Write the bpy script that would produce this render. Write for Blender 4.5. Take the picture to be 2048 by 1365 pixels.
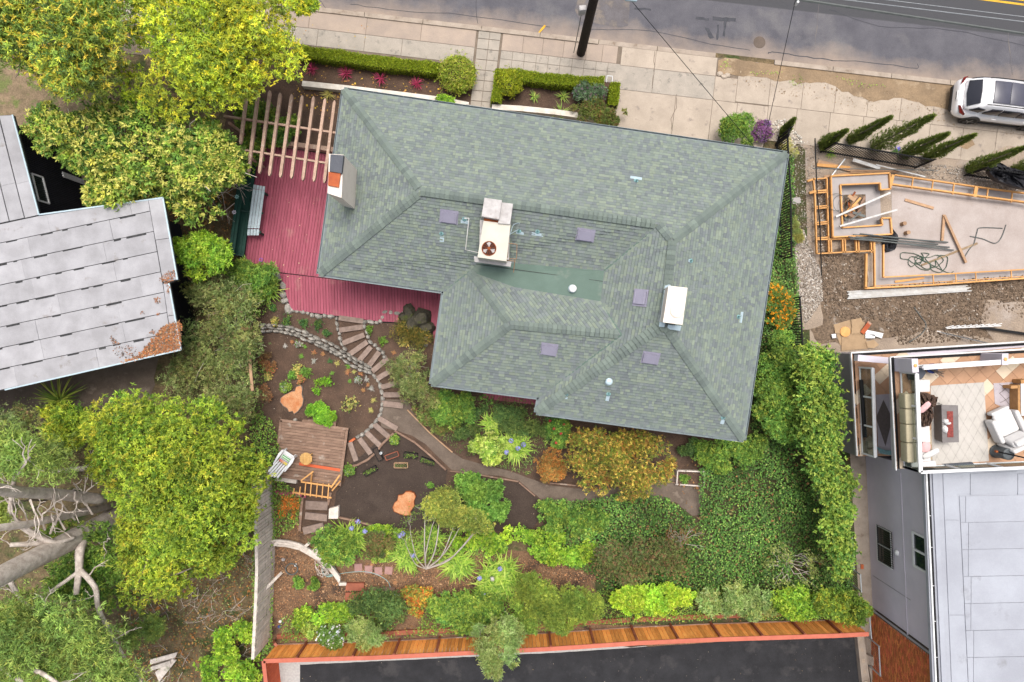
import bpy, math, random
import numpy as np
from mathutils import Vector
from mathutils.geometry import tessellate_polygon
random.seed(7); RNG = np.random.default_rng(11)
for o in list(bpy.data.objects): bpy.data.objects.remove(o)
C = bpy.context.scene.collection
scene = bpy.context.scene
# ------------------------------------------------------------------ camera, sky, sun, exposure
H = 34.0; FP = 1365.33; CX, CY = 1024.0, 682.5
cd = bpy.data.cameras.new('camera'); cam = bpy.data.objects.new('camera', cd); C.objects.link(cam)
cam.location = (0, 0, H); cam.rotation_euler = (0, 0, 0)
cd.lens = 24; cd.sensor_width = 36; cd.clip_start = 0.5; cd.clip_end = 2000
scene.camera = cam
SD = Vector((0.06, 0.26, 0.96)).normalized()
w = bpy.data.worlds.new('World'); scene.world = w; w.use_nodes = True
nt = w.node_tree; bg = nt.nodes['Background']; sky = nt.nodes.new('ShaderNodeTexSky')
sky.sky_type = 'NISHITA'; sky.sun_disc = False
sky.sun_elevation = math.asin(SD.z); sky.sun_rotation = math.atan2(SD.x, SD.y)
sky.air_density = 1.0; sky.dust_density = 6.0; sky.ozone_density = 1.0
hsv = nt.nodes.new('ShaderNodeHueSaturation'); hsv.inputs['Saturation'].default_value = .45; nt.links.new(sky.outputs[0], hsv.inputs['Color']); nt.links.new(hsv.outputs[0], bg.inputs[0]); bg.inputs[1].default_value = 0.15
sl = bpy.data.lights.new('sun', 'SUN'); sl.energy = 1.8; sl.angle = math.radians(28); sl.color = (1.0, 0.955, 0.90)
so = bpy.data.objects.new('sun', sl); C.objects.link(so); so.rotation_euler = SD.to_track_quat('Z', 'Y').to_euler()
so.location = (20, 20, 60)
scene.view_settings.view_transform = 'Standard'; scene.view_settings.look = 'None'
scene.view_settings.exposure = 0.46; scene.view_settings.gamma = 1.0

# ------------------------------------------------------------------ helpers
def W(px, py, z=0.0):
    d = (H - z) / FP
    return Vector(((px - CX) * d, -(py - CY) * d, z))
def k_at(z): return FP / (H - z)          # pixels per metre of the photograph at that height

class M:
    def __init__(s): s.v = []; s.f = []; s.c = []
    def poly(s, pts, col=None):
        b = len(s.v); s.v += [tuple(p) for p in pts]; s.f.append(tuple(range(b, b + len(pts)))); s.c.append(col)
    def prism(s, base, top, col=None, cap=True):
        n = len(base); b = len(s.v); s.v += [tuple(p) for p in base] + [tuple(p) for p in top]
        for i in range(n):
            j = (i + 1) % n; s.f.append((b + i, b + j, b + n + j, b + n + i)); s.c.append(col)
        if cap:
            s.f.append(tuple(b + n + i for i in range(n))); s.c.append(col)
            s.f.append(tuple(b + n - 1 - i for i in range(n))); s.c.append(col)
    def slab(s, pts, z0, z1, col=None):        # pts: pixel outline measured at height z1
        t = [W(x, y, z1) for x, y in pts]; s.prism([(p.x, p.y, z0) for p in t], t, col)
    def beam(s, p, q, wd, ht, col=None, up=(0, 0, 1)):
        p = Vector(p); q = Vector(q); d = (q - p)
        if d.length < 1e-6: return
        d.normalize(); u = Vector(up)
        if abs(d.dot(u)) > .98: u = Vector((0, 1, 0))
        sd = d.cross(u).normalized() * wd / 2; uu = sd.cross(d).normalized() * ht / 2
        a = [p - sd - uu, p + sd - uu, p + sd + uu, p - sd + uu]; b = [x + (q - p) for x in a]
        s.prism(a, b, col)
    def box(s, c, sx, sy, sz, rot=0.0, col=None):   # c = centre of the base
        ca, sa = math.cos(rot), math.sin(rot); c = Vector(c)
        pts = [Vector((c.x + x * ca - y * sa, c.y + x * sa + y * ca, c.z)) for x, y in ((-sx/2, -sy/2), (sx/2, -sy/2), (sx/2, sy/2), (-sx/2, sy/2))]
        s.prism(pts, [p + Vector((0, 0, sz)) for p in pts], col)
    def tube(s, pts, rad, n=6, col=None, caps=True):
        pts = [Vector(p) for p in pts]; m = len(pts)
        if not hasattr(rad, '__len__'): rad = [rad] * m
        rings = []
        for i, p in enumerate(pts):
            d = (pts[min(i + 1, m - 1)] - pts[max(i - 1, 0)]).normalized()
            u = Vector((0, 0, 1)) if abs(d.z) < .9 else Vector((1, 0, 0))
            a = d.cross(u).normalized(); b = d.cross(a)
            base = len(s.v)
            for j in range(n):
                t = 2 * math.pi * j / n; s.v.append(tuple(p + (a * math.cos(t) + b * math.sin(t)) * rad[i]))
            rings.append(base)
        for i in range(m - 1):
            for j in range(n):
                jj = (j + 1) % n
                s.f.append((rings[i] + j, rings[i] + jj, rings[i + 1] + jj, rings[i + 1] + j)); s.c.append(col)
        if caps:
            s.f.append(tuple(rings[0] + j for j in range(n))[::-1]); s.c.append(col)
            s.f.append(tuple(rings[-1] + j for j in range(n))); s.c.append(col)
    def lathe(s, c, prof, n=16, col=None, axis=None, cap=True):
        c = Vector(c); base = len(s.v); ax = Vector(axis).normalized() if axis else Vector((0, 0, 1))
        u = ax.orthogonal().normalized(); v = ax.cross(u)
        for r, h in prof:
            for j in range(n):
                t = 2 * math.pi * j / n; s.v.append(tuple(c + (u * math.cos(t) + v * math.sin(t)) * r + ax * h))
        for i in range(len(prof) - 1):
            for j in range(n):
                jj = (j + 1) % n; a = base + i * n; b = a + n
                s.f.append((a + j, a + jj, b + jj, b + j)); s.c.append(col)
        if cap:
            s.f.append(tuple(base + j for j in range(n))[::-1]); s.c.append(col)
            s.f.append(tuple(base + (len(prof) - 1) * n + j for j in range(n))); s.c.append(col)
    def rock(s, c, rx, ry, rz, rot=0, col=None, n=7, rnd=None):
        rnd = rnd or random; c = Vector(c); base = len(s.v); ca, sa = math.cos(rot), math.sin(rot)
        for lv, (rr, zz) in enumerate(((1.0, 0.0), (.97, .55), (.6, 1.0))):
            for j in range(n):
                t = 2 * math.pi * j / n; r = rr * rnd.uniform(.82, 1.1)
                x = math.cos(t) * rx * r; y = math.sin(t) * ry * r
                s.v.append((c.x + x * ca - y * sa, c.y + x * sa + y * ca, c.z + rz * zz * rnd.uniform(.85, 1.1)))
        for i in range(2):
            for j in range(n):
                jj = (j + 1) % n; a = base + i * n; b = a + n; s.f.append((a + j, a + jj, b + jj, b + j)); s.c.append(col)
        s.f.append(tuple(base + 2 * n + j for j in range(n))); s.c.append(col)
    def build(s, name, mat, parent=None, smooth=False, **props):
        off = parent_loc(parent)
        me = bpy.data.meshes.new(name); me.from_pydata([(a - off[0], b - off[1], c - off[2]) for a, b, c in s.v], [], s.f)
        if any(c is not None for c in s.c):
            at = me.attributes.new('Col', 'FLOAT_COLOR', 'FACE')
            arr = np.array([(c[0], c[1], c[2], 1) if c is not None else (.5, .5, .5, 1) for c in s.c], dtype=np.float32).ravel()
            at.data.foreach_set('color', arr)
        if smooth: me.polygons.foreach_set('use_smooth', [True] * len(me.polygons))
        return link(name, me, mat, parent, **props)

WL = {}
def parent_loc(p):
    return WL.get(p.name, (0, 0, 0)) if p else (0, 0, 0)
def link(name, me, mat, parent=None, **props):
    o = bpy.data.objects.new(name, me); C.objects.link(o)
    if mat:
        for m in (mat if isinstance(mat, (list, tuple)) else [mat]): me.materials.append(m)
    if parent:
        o.parent = parent; WL[o.name] = parent_loc(parent)
    for a, b in props.items(): o[a] = b
    return o
def T(name, label, cat, p=(0, 0, 0), group=None, kind=None):
    o = bpy.data.objects.new(name, None); C.objects.link(o); o.location = p; o.empty_display_size = .2
    WL[o.name] = tuple(p)
    if kind: o['kind'] = kind
    else: o['label'] = label; o['category'] = cat
    if label: o['label'] = label
    if group: o['group'] = group
    return o
def one(m, name, mat, label, cat, p, group=None, smooth=False, kind=None):   # a thing that is a single mesh, origin at p
    class P: pass
    me_off = p
    me = bpy.data.meshes.new(name); me.from_pydata([(a - p[0], b - p[1], c - p[2]) for a, b, c in m.v], [], m.f)
    if any(c is not None for c in m.c):
        at = me.attributes.new('Col', 'FLOAT_COLOR', 'FACE')
        at.data.foreach_set('color', np.array([(*(c or (.5, .5, .5)), 1) for c in m.c], dtype=np.float32).ravel())
    if smooth: me.polygons.foreach_set('use_smooth', [True] * len(me.polygons))
    o = link(name, me, mat); o.location = p; WL[o.name] = tuple(p)
    o['label'] = label
    if kind: o['kind'] = kind
    if cat: o['category'] = cat
    if group: o['group'] = group
    return o
def copy_tree(o, loc, rz=0, label=None, scale=1, group=None):
    r = o.copy(); C.objects.link(r); r.location = loc; r.rotation_euler = (0, 0, rz); r.scale = (scale,) * 3
    if label: r['label'] = label
    if group: r['group'] = group
    for ch in o.children:
        c = ch.copy(); C.objects.link(c); c.parent = r
        for g in ch.children:
            d = g.copy(); C.objects.link(d); d.parent = c
    return r

# ------------------------------------------------------------------ materials
def nd(t, kind, **kw):
    n = t.nodes.new(kind)
    for a, b in kw.items(): setattr(n, a, b)
    return n
def mk(name, c1, c2=None, scale=3.0, rough=.85, bump=.15, rnd=.0, vcol=False, metal=0.0, fine=.15, fscale=40, rot=0, stretch=None,
       c3=None, s3=.8, t3=.6, trans=0.0, spec=.3, bscale=None, contrast=(.35, .65), alpha=1, coat=0):
    m = bpy.data.materials.new(name); m.use_nodes = True; t = m.node_tree; p = t.nodes['Principled BSDF']; L = t.links.new
    geo = nd(t, 'ShaderNodeNewGeometry'); src = geo.outputs['Position']
    if stretch:
        mp = nd(t, 'ShaderNodeMapping'); mp.inputs['Rotation'].default_value = (0, 0, rot); mp.inputs['Scale'].default_value = stretch
        L(src, mp.inputs[0]); src = mp.outputs[0]
    def noise(sc, det=5, vec=src):
        n = nd(t, 'ShaderNodeTexNoise'); n.inputs['Scale'].default_value = sc; n.inputs['Detail'].default_value = det
        n.inputs['Roughness'].default_value = .6; L(vec, n.inputs['Vector']); return n
    def mix(a, b, f, mode='MIX'):
        x = nd(t, 'ShaderNodeMix', data_type='RGBA', blend_type=mode)
        for s_, v_ in ((x.inputs[0], f), (x.inputs[6], a), (x.inputs[7], b)):
            if hasattr(v_, 'links') or hasattr(v_, 'is_linked'): L(v_, s_)
            elif isinstance(v_, (int, float)): s_.default_value = v_
            else: s_.default_value = (*v_[:3], 1)
        return x.outputs[2]
    def ramp(f, a, b):
        r = nd(t, 'ShaderNodeMapRange'); r.inputs[1].default_value = a; r.inputs[2].default_value = b; L(f, r.inputs[0]); return r.outputs[0]
    if vcol:
        at = nd(t, 'ShaderNodeAttribute', attribute_name='Col'); col = at.outputs['Color']
        if c2 is not None: col = mix(col, c2, 0.0)
    else: col = mix(c1, c2 or [x * .75 for x in c1], ramp(noise(scale).outputs[0], *contrast))
    if c3 is not None: col = mix(col, c3, ramp(noise(s3, 6, geo.outputs['Position']).outputs[0], t3, t3 + .1))
    if fine:
        g = ramp(noise(fscale, 3).outputs[0], .25, .75)
        cb = nd(t, 'ShaderNodeMapRange'); cb.inputs[3].default_value = 1 - fine; cb.inputs[4].default_value = 1 + fine; L(g, cb.inputs[0])
        x = nd(t, 'ShaderNodeVectorMath', operation='SCALE'); L(col, x.inputs[0]); L(cb.outputs[0], x.inputs['Scale']); col = x.outputs[0]
    if rnd:
        oi = nd(t, 'ShaderNodeObjectInfo'); cb = nd(t, 'ShaderNodeMapRange'); cb.inputs[3].default_value = 1 - rnd; cb.inputs[4].default_value = 1 + rnd
        L(oi.outputs['Random'], cb.inputs[0]); x = nd(t, 'ShaderNodeVectorMath', operation='SCALE'); L(col, x.inputs[0]); L(cb.outputs[0], x.inputs['Scale']); col = x.outputs[0]
    L(col, p.inputs['Base Color'])
    p.inputs['Roughness'].default_value = rough; p.inputs['Metallic'].default_value = metal; p.inputs['Specular IOR Level'].default_value = spec
    if coat: p.inputs['Coat Weight'].default_value = coat; p.inputs['Coat Roughness'].default_value = .05
    if bump:
        b = nd(t, 'ShaderNodeBump'); b.inputs['Strength'].default_value = bump; b.inputs['Distance'].default_value = .05
        L(noise(bscale or fscale * .5, 6).outputs[0], b.inputs['Height']); L(b.outputs[0], p.inputs['Normal'])
    if trans:
        tr = nd(t, 'ShaderNodeBsdfTranslucent'); ms = nd(t, 'ShaderNodeMixShader'); ms.inputs[0].default_value = trans
        L(col, tr.inputs[0]); L(p.outputs[0], ms.inputs[1]); L(tr.outputs[0], ms.inputs[2]); L(ms.outputs[0], t.nodes['Material Output'].inputs[0])
    return m
def glass(name, col=(.02, .03, .03), alpha=None):
    m = bpy.data.materials.new(name); m.use_nodes = True; t = m.node_tree; p = t.nodes['Principled BSDF']
    p.inputs['Base Color'].default_value = (*col, 1); p.inputs['Roughness'].default_value = .06; p.inputs['Specular IOR Level'].default_value = .6
    if alpha is not None:
        tr = nd(t, 'ShaderNodeBsdfTransparent'); tr.inputs[0].default_value = (.82, .86, .84, 1)
        ms = nd(t, 'ShaderNodeMixShader'); ms.inputs[0].default_value = alpha
        t.links.new(tr.outputs[0], ms.inputs[1]); t.links.new(p.outputs[0], ms.inputs[2]); t.links.new(ms.outputs[0], t.nodes['Material Output'].inputs[0])
    return m
MT = dict(
 leaf=mk('leaf', (1, 1, 1), vcol=True, fine=.0, bump=0, rough=.55, trans=.25, spec=.25),
 bark=mk('bark', (.22, .18, .15), (.12, .10, .085), scale=8, rough=.95, bump=.5, fscale=30),
 palebark=mk('pale_bark', (.60, .53, .47), (.38, .32, .275), scale=4, rough=.95, bump=.5, fscale=25),
 soil=mk('soil', (.105, .065, .045), (.062, .040, .029), scale=1.3, rough=.98, bump=.7, fine=.4, fscale=22, bscale=14, c3=(.10, .066, .046), s3=.7, t3=.56),
 darksoil=mk('dark_soil', (.060, .043, .034), (.044, .031, .025), scale=1.2, rough=.98, bump=.5, fine=.35, fscale=25, bscale=16, c3=(.062, .045, .036), s3=.8, t3=.55),
 mulch=mk('mulch', (.21, .125, .07), (.13, .075, .045), scale=2, rough=.98, bump=.8, fine=.5, fscale=14, bscale=14, c3=(.065, .042, .03), s3=.7, t3=.52),
 path=mk('path_dirt', (.155, .12, .095), (.105, .08, .062), scale=1.5, rough=.98, bump=.3, fine=.2, fscale=30, c3=(.19, .15, .12), s3=1.5, t3=.6),
 dry=mk('dry_ground', (.25, .18, .115), (.15, .115, .07), scale=2.2, rough=.98, bump=.6, fine=.4, fscale=14, c3=(.13, .15, .05), s3=1.2, t3=.52),
 underwood=mk('leaf_litter_ground', (.17, .12, .065), (.08, .065, .035), scale=1.5, rough=.98, bump=.8, fine=.5, fscale=12, c3=(.05, .065, .02), s3=.9, t3=.52),
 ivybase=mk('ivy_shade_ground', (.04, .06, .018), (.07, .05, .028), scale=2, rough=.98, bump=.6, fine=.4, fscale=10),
 site=mk('site_dirt', (.32, .255, .195), (.23, .18, .14), scale=1.0, rough=.98, bump=.5, fine=.25, fscale=18, c3=(.33, .28, .24), s3=.5, t3=.55),
 rubble=mk('rubble_ground', (.175, .125, .085), (.105, .075, .052), scale=2.5, rough=.98, bump=1.0, fine=.5, fscale=9, bscale=7, c3=(.27, .235, .20), s3=2.2, t3=.58),
 pit=mk('pit_slab', (.40, .35, .325), (.33, .28, .255), scale=.8, rough=.95, bump=.15, fine=.08, fscale=20, c3=(.27, .22, .185), s3=.5, t3=.60),
 verge=mk('verge_dirt', (.27, .19, .115), (.19, .135, .085), scale=1.0, rough=.98, bump=.4, fine=.2, fscale=20, c3=(.33, .25, .165), s3=.9, t3=.56),
 slab=mk('concrete_slab', (.40, .335, .27), (.335, .28, .225), scale=1.2, rough=.95, bump=.15, rnd=.05, fine=.12, fscale=35, c3=(.24, .20, .17), s3=2.2, t3=.60),
 slabpink=mk('pink_concrete_slab', (.345, .275, .22), (.29, .235, .195), scale=1.2, rough=.95, bump=.15, rnd=.05, fine=.12, fscale=35, c3=(.24, .20, .17), s3=1.6, t3=.64),
 slabgrey=mk('grey_concrete_slab', (.36, .315, .265), (.29, .26, .22), scale=1.6, rough=.95, bump=.15, rnd=.05, fine=.14, fscale=35, c3=(.20, .18, .155), s3=2.6, t3=.58),
 joint=mk('joint_dirt', (.19, .15, .115), rough=.98, bump=.2),
 kerb=mk('kerb_concrete', (.36, .30, .245), (.27, .22, .175), scale=2, rough=.95, bump=.2, fine=.15, c3=(.2, .15, .11), s3=2, t3=.6),
 asphalt=mk('fresh_asphalt', (.026, .026, .029), (.015, .015, .017), scale=1.2, rough=.8, bump=.5, fine=.4, fscale=60, bscale=50, c3=(.042, .040, .041), s3=.9, t3=.56),
 aggregate=mk('exposed_aggregate', (.42, .41, .39), (.33, .32, .31), scale=10, rough=.95, bump=.3, fine=.2, fscale=60),
 deck=mk('red_deck_paint', (.33, .078, .115), (.26, .058, .085), scale=2.0, rough=.7, bump=.12, rnd=.07, fine=.08, fscale=30, rot=.145, stretch=(3, .5, 1), c3=(.33, .12, .13), s3=1.2, t3=.60),
 redwood=mk('weathered_wood', (.27, .175, .125), (.17, .105, .075), scale=2.5, rough=.9, bump=.3, rnd=.12, fine=.25, fscale=25, rot=-.15, stretch=(.6, 3, 1), c3=(.34, .28, .23), s3=2.5, t3=.6),
 sleeper=mk('step_timber', (.27, .20, .165), (.19, .14, .115), scale=5, rough=.92, bump=.3, rnd=.12, fine=.2, fscale=40),
 greywood=mk('silvered_wood', (.66, .59, .52), (.48, .42, .37), scale=4, rough=.92, bump=.25, rnd=.12, fine=.18, fscale=40, c3=(.24, .25, .16), s3=2, t3=.62),
 pergola=mk('peeling_pergola_wood', (.46, .32, .24), (.34, .225, .17), scale=6, rough=.9, bump=.3, rnd=.08, fine=.2, fscale=30, c3=(.52, .43, .35), s3=5, t3=.60),
 cedar=mk('stained_cedar', (.95, .42, .11), (.80, .28, .06), scale=5, rough=.7, bump=.15, rnd=.3, fine=.2, fscale=35, rot=0, stretch=(3, .6, .6)),
 railpaint=mk('salmon_rail_paint', (.46, .135, .085), (.40, .11, .07), scale=3, rough=.75, bump=.1, rnd=.03, fine=.08),
 redboard=mk('red_board_paint', (.60, .125, .045), (.50, .09, .035), scale=3, rough=.7, bump=.1, rnd=.08, fine=.1),
 brownboard=mk('brown_board_paint', (.30, .095, .055), (.22, .07, .04), scale=3, rough=.7, bump=.1, rnd=.08, fine=.1),
 lumber=mk('new_lumber', (.62, .33, .12), (.52, .26, .09), scale=5, rough=.8, bump=.1, rnd=.12, fine=.15, fscale=40),
 oldlumber=mk('old_lumber', (.42, .27, .16), (.33, .20, .12), scale=5, rough=.85, bump=.15, rnd=.2, fine=.2),
 whitepipe=mk('white_plastic', (.54, .54, .53), (.44, .42, .39), scale=4, rough=.5, bump=.03, fine=.05, rnd=.06),
 white=mk('white_paint', (.66, .66, .66), (.58, .58, .58), scale=3, rough=.6, bump=.04, fine=.05),
 cream=mk('cream_stucco', (.70, .635, .56), (.64, .575, .505), scale=3, rough=.85, bump=.06, fine=.06, c3=(.55, .47, .40), s3=1.6, t3=.68),
 whitewall=mk('white_garden_wall', (.66, .61, .54), (.50, .45, .38), scale=3, rough=.9, bump=.15, fine=.12),
 black=mk('black_iron', (.012, .012, .013), rough=.7, bump=.1, spec=.2, fine=.1),
 rubber=mk('rubber', (.02, .02, .021), rough=.8, bump=.1),
 tarp=mk('black_tarp', (.012, .012, .015), (.018, .018, .022), scale=2, rough=.55, bump=.4, bscale=3, spec=.3), chairwhite=mk('chair_enamel', (.82, .82, .82), rough=.5, bump=0, fine=.04),
 steel=mk('galvanised_steel', (.45, .47, .48), (.36, .38, .39), scale=6, rough=.45, metal=.6, bump=.05),
 zinc=mk('pale_flashing', (.42, .52, .56), (.36, .45, .50), scale=5, rough=.45, metal=.2, bump=.05, fine=.08),
 teal=mk('teal_sealant', (.20, .36, .37), (.16, .28, .28), scale=5, rough=.8, bump=.1),
 acbody=mk('ac_enamel', (.50, .47, .40), (.45, .42, .355), scale=2, rough=.55, bump=.03, fine=.06, c3=(.50, .43, .33), s3=2.5, t3=.66),
 duct=mk('duct_metal', (.44, .42, .41), (.33, .31, .30), scale=4, rough=.6, bump=.05, fine=.12, c3=(.30, .26, .24), s3=2.5, t3=.6),
 rust=mk('rust', (.30, .08, .02), (.16, .045, .018), scale=8, rough=.9, bump=.3),
 terracotta=mk('rusty_cap', (.40, .105, .035), (.30, .07, .03), scale=3, rough=.85, bump=.1, c3=(.38, .31, .24), s3=2, t3=.60),
 slatecap=mk('dark_slate_cap', (.075, .08, .095), (.06, .065, .08), scale=4, rough=.6, bump=.1),
 ventpaint=mk('mauve_vent_paint', (.235, .225, .285), (.215, .205, .265), scale=3, rough=.6, bump=.03, fine=.05),
 shingle=mk('shingle', (1, 1, 1), vcol=True, rough=.85, bump=.25, fine=.16, fscale=70, bscale=60, spec=.35),
 roofmat=mk('green_roof_felt', (.115, .165, .138), (.10, .145, .12), scale=1.2, rough=.95, bump=.15, fine=.10, fscale=60, c3=(.15, .185, .155), s3=.9, t3=.58),
 gutter=mk('gutter_paint', (.20, .24, .25), (.16, .19, .20), scale=4, rough=.6, bump=.03),
 wallpaint=mk('house_wall_paint', (.45, .42, .38), rough=.9, bump=.1),
 rollroof=mk('pale_roll_roofing', (.35, .345, .36), (.27, .265, .275), scale=1.1, rough=.9, bump=.12, rnd=.08, fine=.07, fscale=30, c3=(.23, .21, .20), s3=1.6, t3=.63),
 eastroof=mk('grey_cap_sheet', (.335, .35, .39), (.28, .29, .325), scale=.55, rough=.85, bump=.06, rnd=.03, fine=.06, fscale=30, c3=(.235, .24, .26), s3=.8, t3=.62),
 seam=mk('black_seam', (.02, .02, .022), (.05, .05, .05), scale=5, rough=.8),
 siding=mk('black_siding', (.018, .019, .026), (.013, .014, .019), scale=3, rough=.7, bump=.05),
 stucco=mk('grey_stucco', (.55, .505, .56), (.50, .46, .51), scale=1, rough=.9, bump=.06, fine=.04),
 stuccodark=mk('darker_grey_stucco', (.33, .31, .32), (.28, .265, .275), scale=1.5, rough=.9, bump=.06),
 brick=mk('brick', (.56, .15, .055), (.38, .09, .035), scale=9, rough=.9, bump=.2, fine=.25, fscale=20, vcol=False),
 mortar=mk('mortar', (.42, .33, .25), (.33, .26, .20), scale=6, rough=.95, bump=.2),
 stone=mk('garden_stone', (.34, .315, .28), (.20, .185, .16), scale=7, rough=.95, bump=.4, rnd=.18, fine=.25, fscale=20),
 boulder=mk('mossy_boulder', (.085, .075, .05), (.045, .042, .032), scale=3, rough=.95, bump=1, bscale=6, fine=.3, fscale=16, c3=(.06, .07, .02), s3=2, t3=.55),
 stump=mk('fresh_cut_wood', (.50, .27, .14), (.42, .155, .06), scale=3, rough=.9, bump=.3, fine=.2, fscale=18, c3=(.24, .12, .07), s3=4, t3=.62),
 greenpaint=mk('dark_green_paint', (.010, .052, .038), (.008, .040, .030), scale=3, rough=.6, bump=.06, rnd=.1, fine=.12),
 bluewood=mk('pale_blue_painted_wood', (.50, .59, .62), (.40, .48, .51), scale=6, rough=.75, bump=.15, rnd=.06, fine=.12, fscale=30),
 tan=mk('tan_fabric', (.40, .35, .24), (.35, .31, .21), scale=5, rough=.95, bump=.1),
 whitefab=mk('white_fabric', (.58, .565, .555), (.54, .525, .515), scale=3, rough=.95, bump=.08, fine=.04),
 pink=mk('pink_fabric', (.62, .38, .38), (.58, .35, .35), scale=3, rough=.95, bump=.08),
 fur=mk('brown_fur', (.10, .06, .04), (.035, .022, .018), scale=14, rough=1, bump=.8, fscale=30),
 rug=mk('cream_rug', (.46, .43, .395), (.42, .395, .36), scale=3, rough=1, bump=.1, fine=.06, fscale=60),
 rugline=mk('rug_line', (.44, .41, .38), rough=1, bump=0),
 rugmauve=mk('mauve_rug', (.40, .36, .38), (.36, .32, .34), scale=3, rough=1, bump=.1),
 rugdark=mk('brown_grey_rug', (.135, .11, .10), (.11, .09, .08), scale=12, rough=1, bump=.1, fine=.2, fscale=40),
 tile=mk('terracotta_tile', (.43, .25, .15), (.36, .205, .12), scale=1.5, rough=.7, bump=.05, rnd=.10, fine=.06),
 tilepale=mk('pale_tile', (.60, .49, .37), (.55, .44, .32), scale=1.5, rough=.7, bump=.05, rnd=.04, fine=.06),
 stonegrey=mk('grey_stone_table', (.17, .155, .15), (.14, .125, .12), scale=4, rough=.7, bump=.08, fine=.12),
 redglass=mk('red_glass_gravel', (.28, .05, .035), (.12, .02, .018), scale=20, rough=.4, bump=.6, fscale=60),
 darkpot=mk('dark_grey_pot', (.085, .095, .10), (.065, .073, .078), scale=3, rough=.5, bump=.04),
 bluepot=mk('blue_glazed_pot', (.03, .055, .22), rough=.3, bump=.02),
 wood=mk('warm_wood', (.42, .23, .09), (.33, .17, .065), scale=6, rough=.6, bump=.1, fine=.15),
 slatwood=mk('honey_slats', (.60, .36, .13), (.50, .28, .09), scale=6, rough=.7, bump=.1, rnd=.08, fine=.15),
 carpaint=mk('white_car_paint', (.80, .79, .80), (.79, .78, .79), scale=1, rough=.3, bump=0, fine=0, spec=.5, coat=.6),
 carglass=glass('car_glass', (.018, .018, .026)),
 carroof=mk('glass_roof', (.04, .04, .06), (.06, .06, .085), scale=1, rough=.3, bump=0, fine=0, spec=.6),
 cartrim=mk('car_trim', (.02, .02, .022), rough=.5, bump=0),
 tail=mk('tail_light', (.22, .012, .012), rough=.15, bump=0, spec=.6),
 alloy=mk('alloy', (.25, .25, .25), rough=.35, metal=.7, bump=0),
 windowglass=glass('window_glass', (.012, .022, .020)),
 clearglass=glass('balustrade_glass', (.05, .06, .06), .22),
 card=mk('cardboard', (.36, .25, .15), (.29, .20, .12), scale=3, rough=.95, bump=.1, rnd=.12, fine=.1),
 hose=mk('green_hose', (.05, .09, .06), rough=.5, bump=0), palehose=mk('pale_green_hose', (.30, .42, .40), (.22, .33, .31), scale=8, rough=.5, bump=0),
 greypipe=mk('grey_conduit', (.11, .12, .115), rough=.5, bump=0),
 poletar=mk('creosoted_pole', (.030, .019, .014), (.018, .012, .010), scale=6, rough=.9, bump=.4),
 line=mk('white_line_paint', (.6, .6, .58), (.35, .35, .35), scale=8, rough=.8, bump=.1), yellow=mk('yellow_line_paint', (.62, .36, .03), (.5, .28, .03), scale=5, rough=.8, bump=.1),
 tar=mk('tar_patch', (.035, .037, .045), (.055, .055, .065), scale=5, rough=.7, bump=.1),
 patch=mk('road_patch', (.125, .115, .12), (.10, .09, .092), scale=2, rough=.9, bump=.2, fine=.2, c3=(.17, .145, .125), s3=1, t3=.5),
 iron=mk('cast_iron_cover', (.12, .09, .07), rough=.7, bump=.3),
 chip=mk('chips', (1, 1, 1), vcol=True, rough=.95, bump=0, fine=.1),
 petal=mk('petals', (1, 1, 1), vcol=True, rough=.7, bump=0, fine=0, trans=.2),
 siteslab=mk('site_concrete', (.36, .33, .32), (.30, .275, .265), scale=1.2, rough=.9, bump=.08, fine=.08, c3=(.24, .215, .2), s3=.7, t3=.64),
 label=mk('print', (.05, .05, .05), rough=.6, bump=0, fine=0),
)
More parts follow.
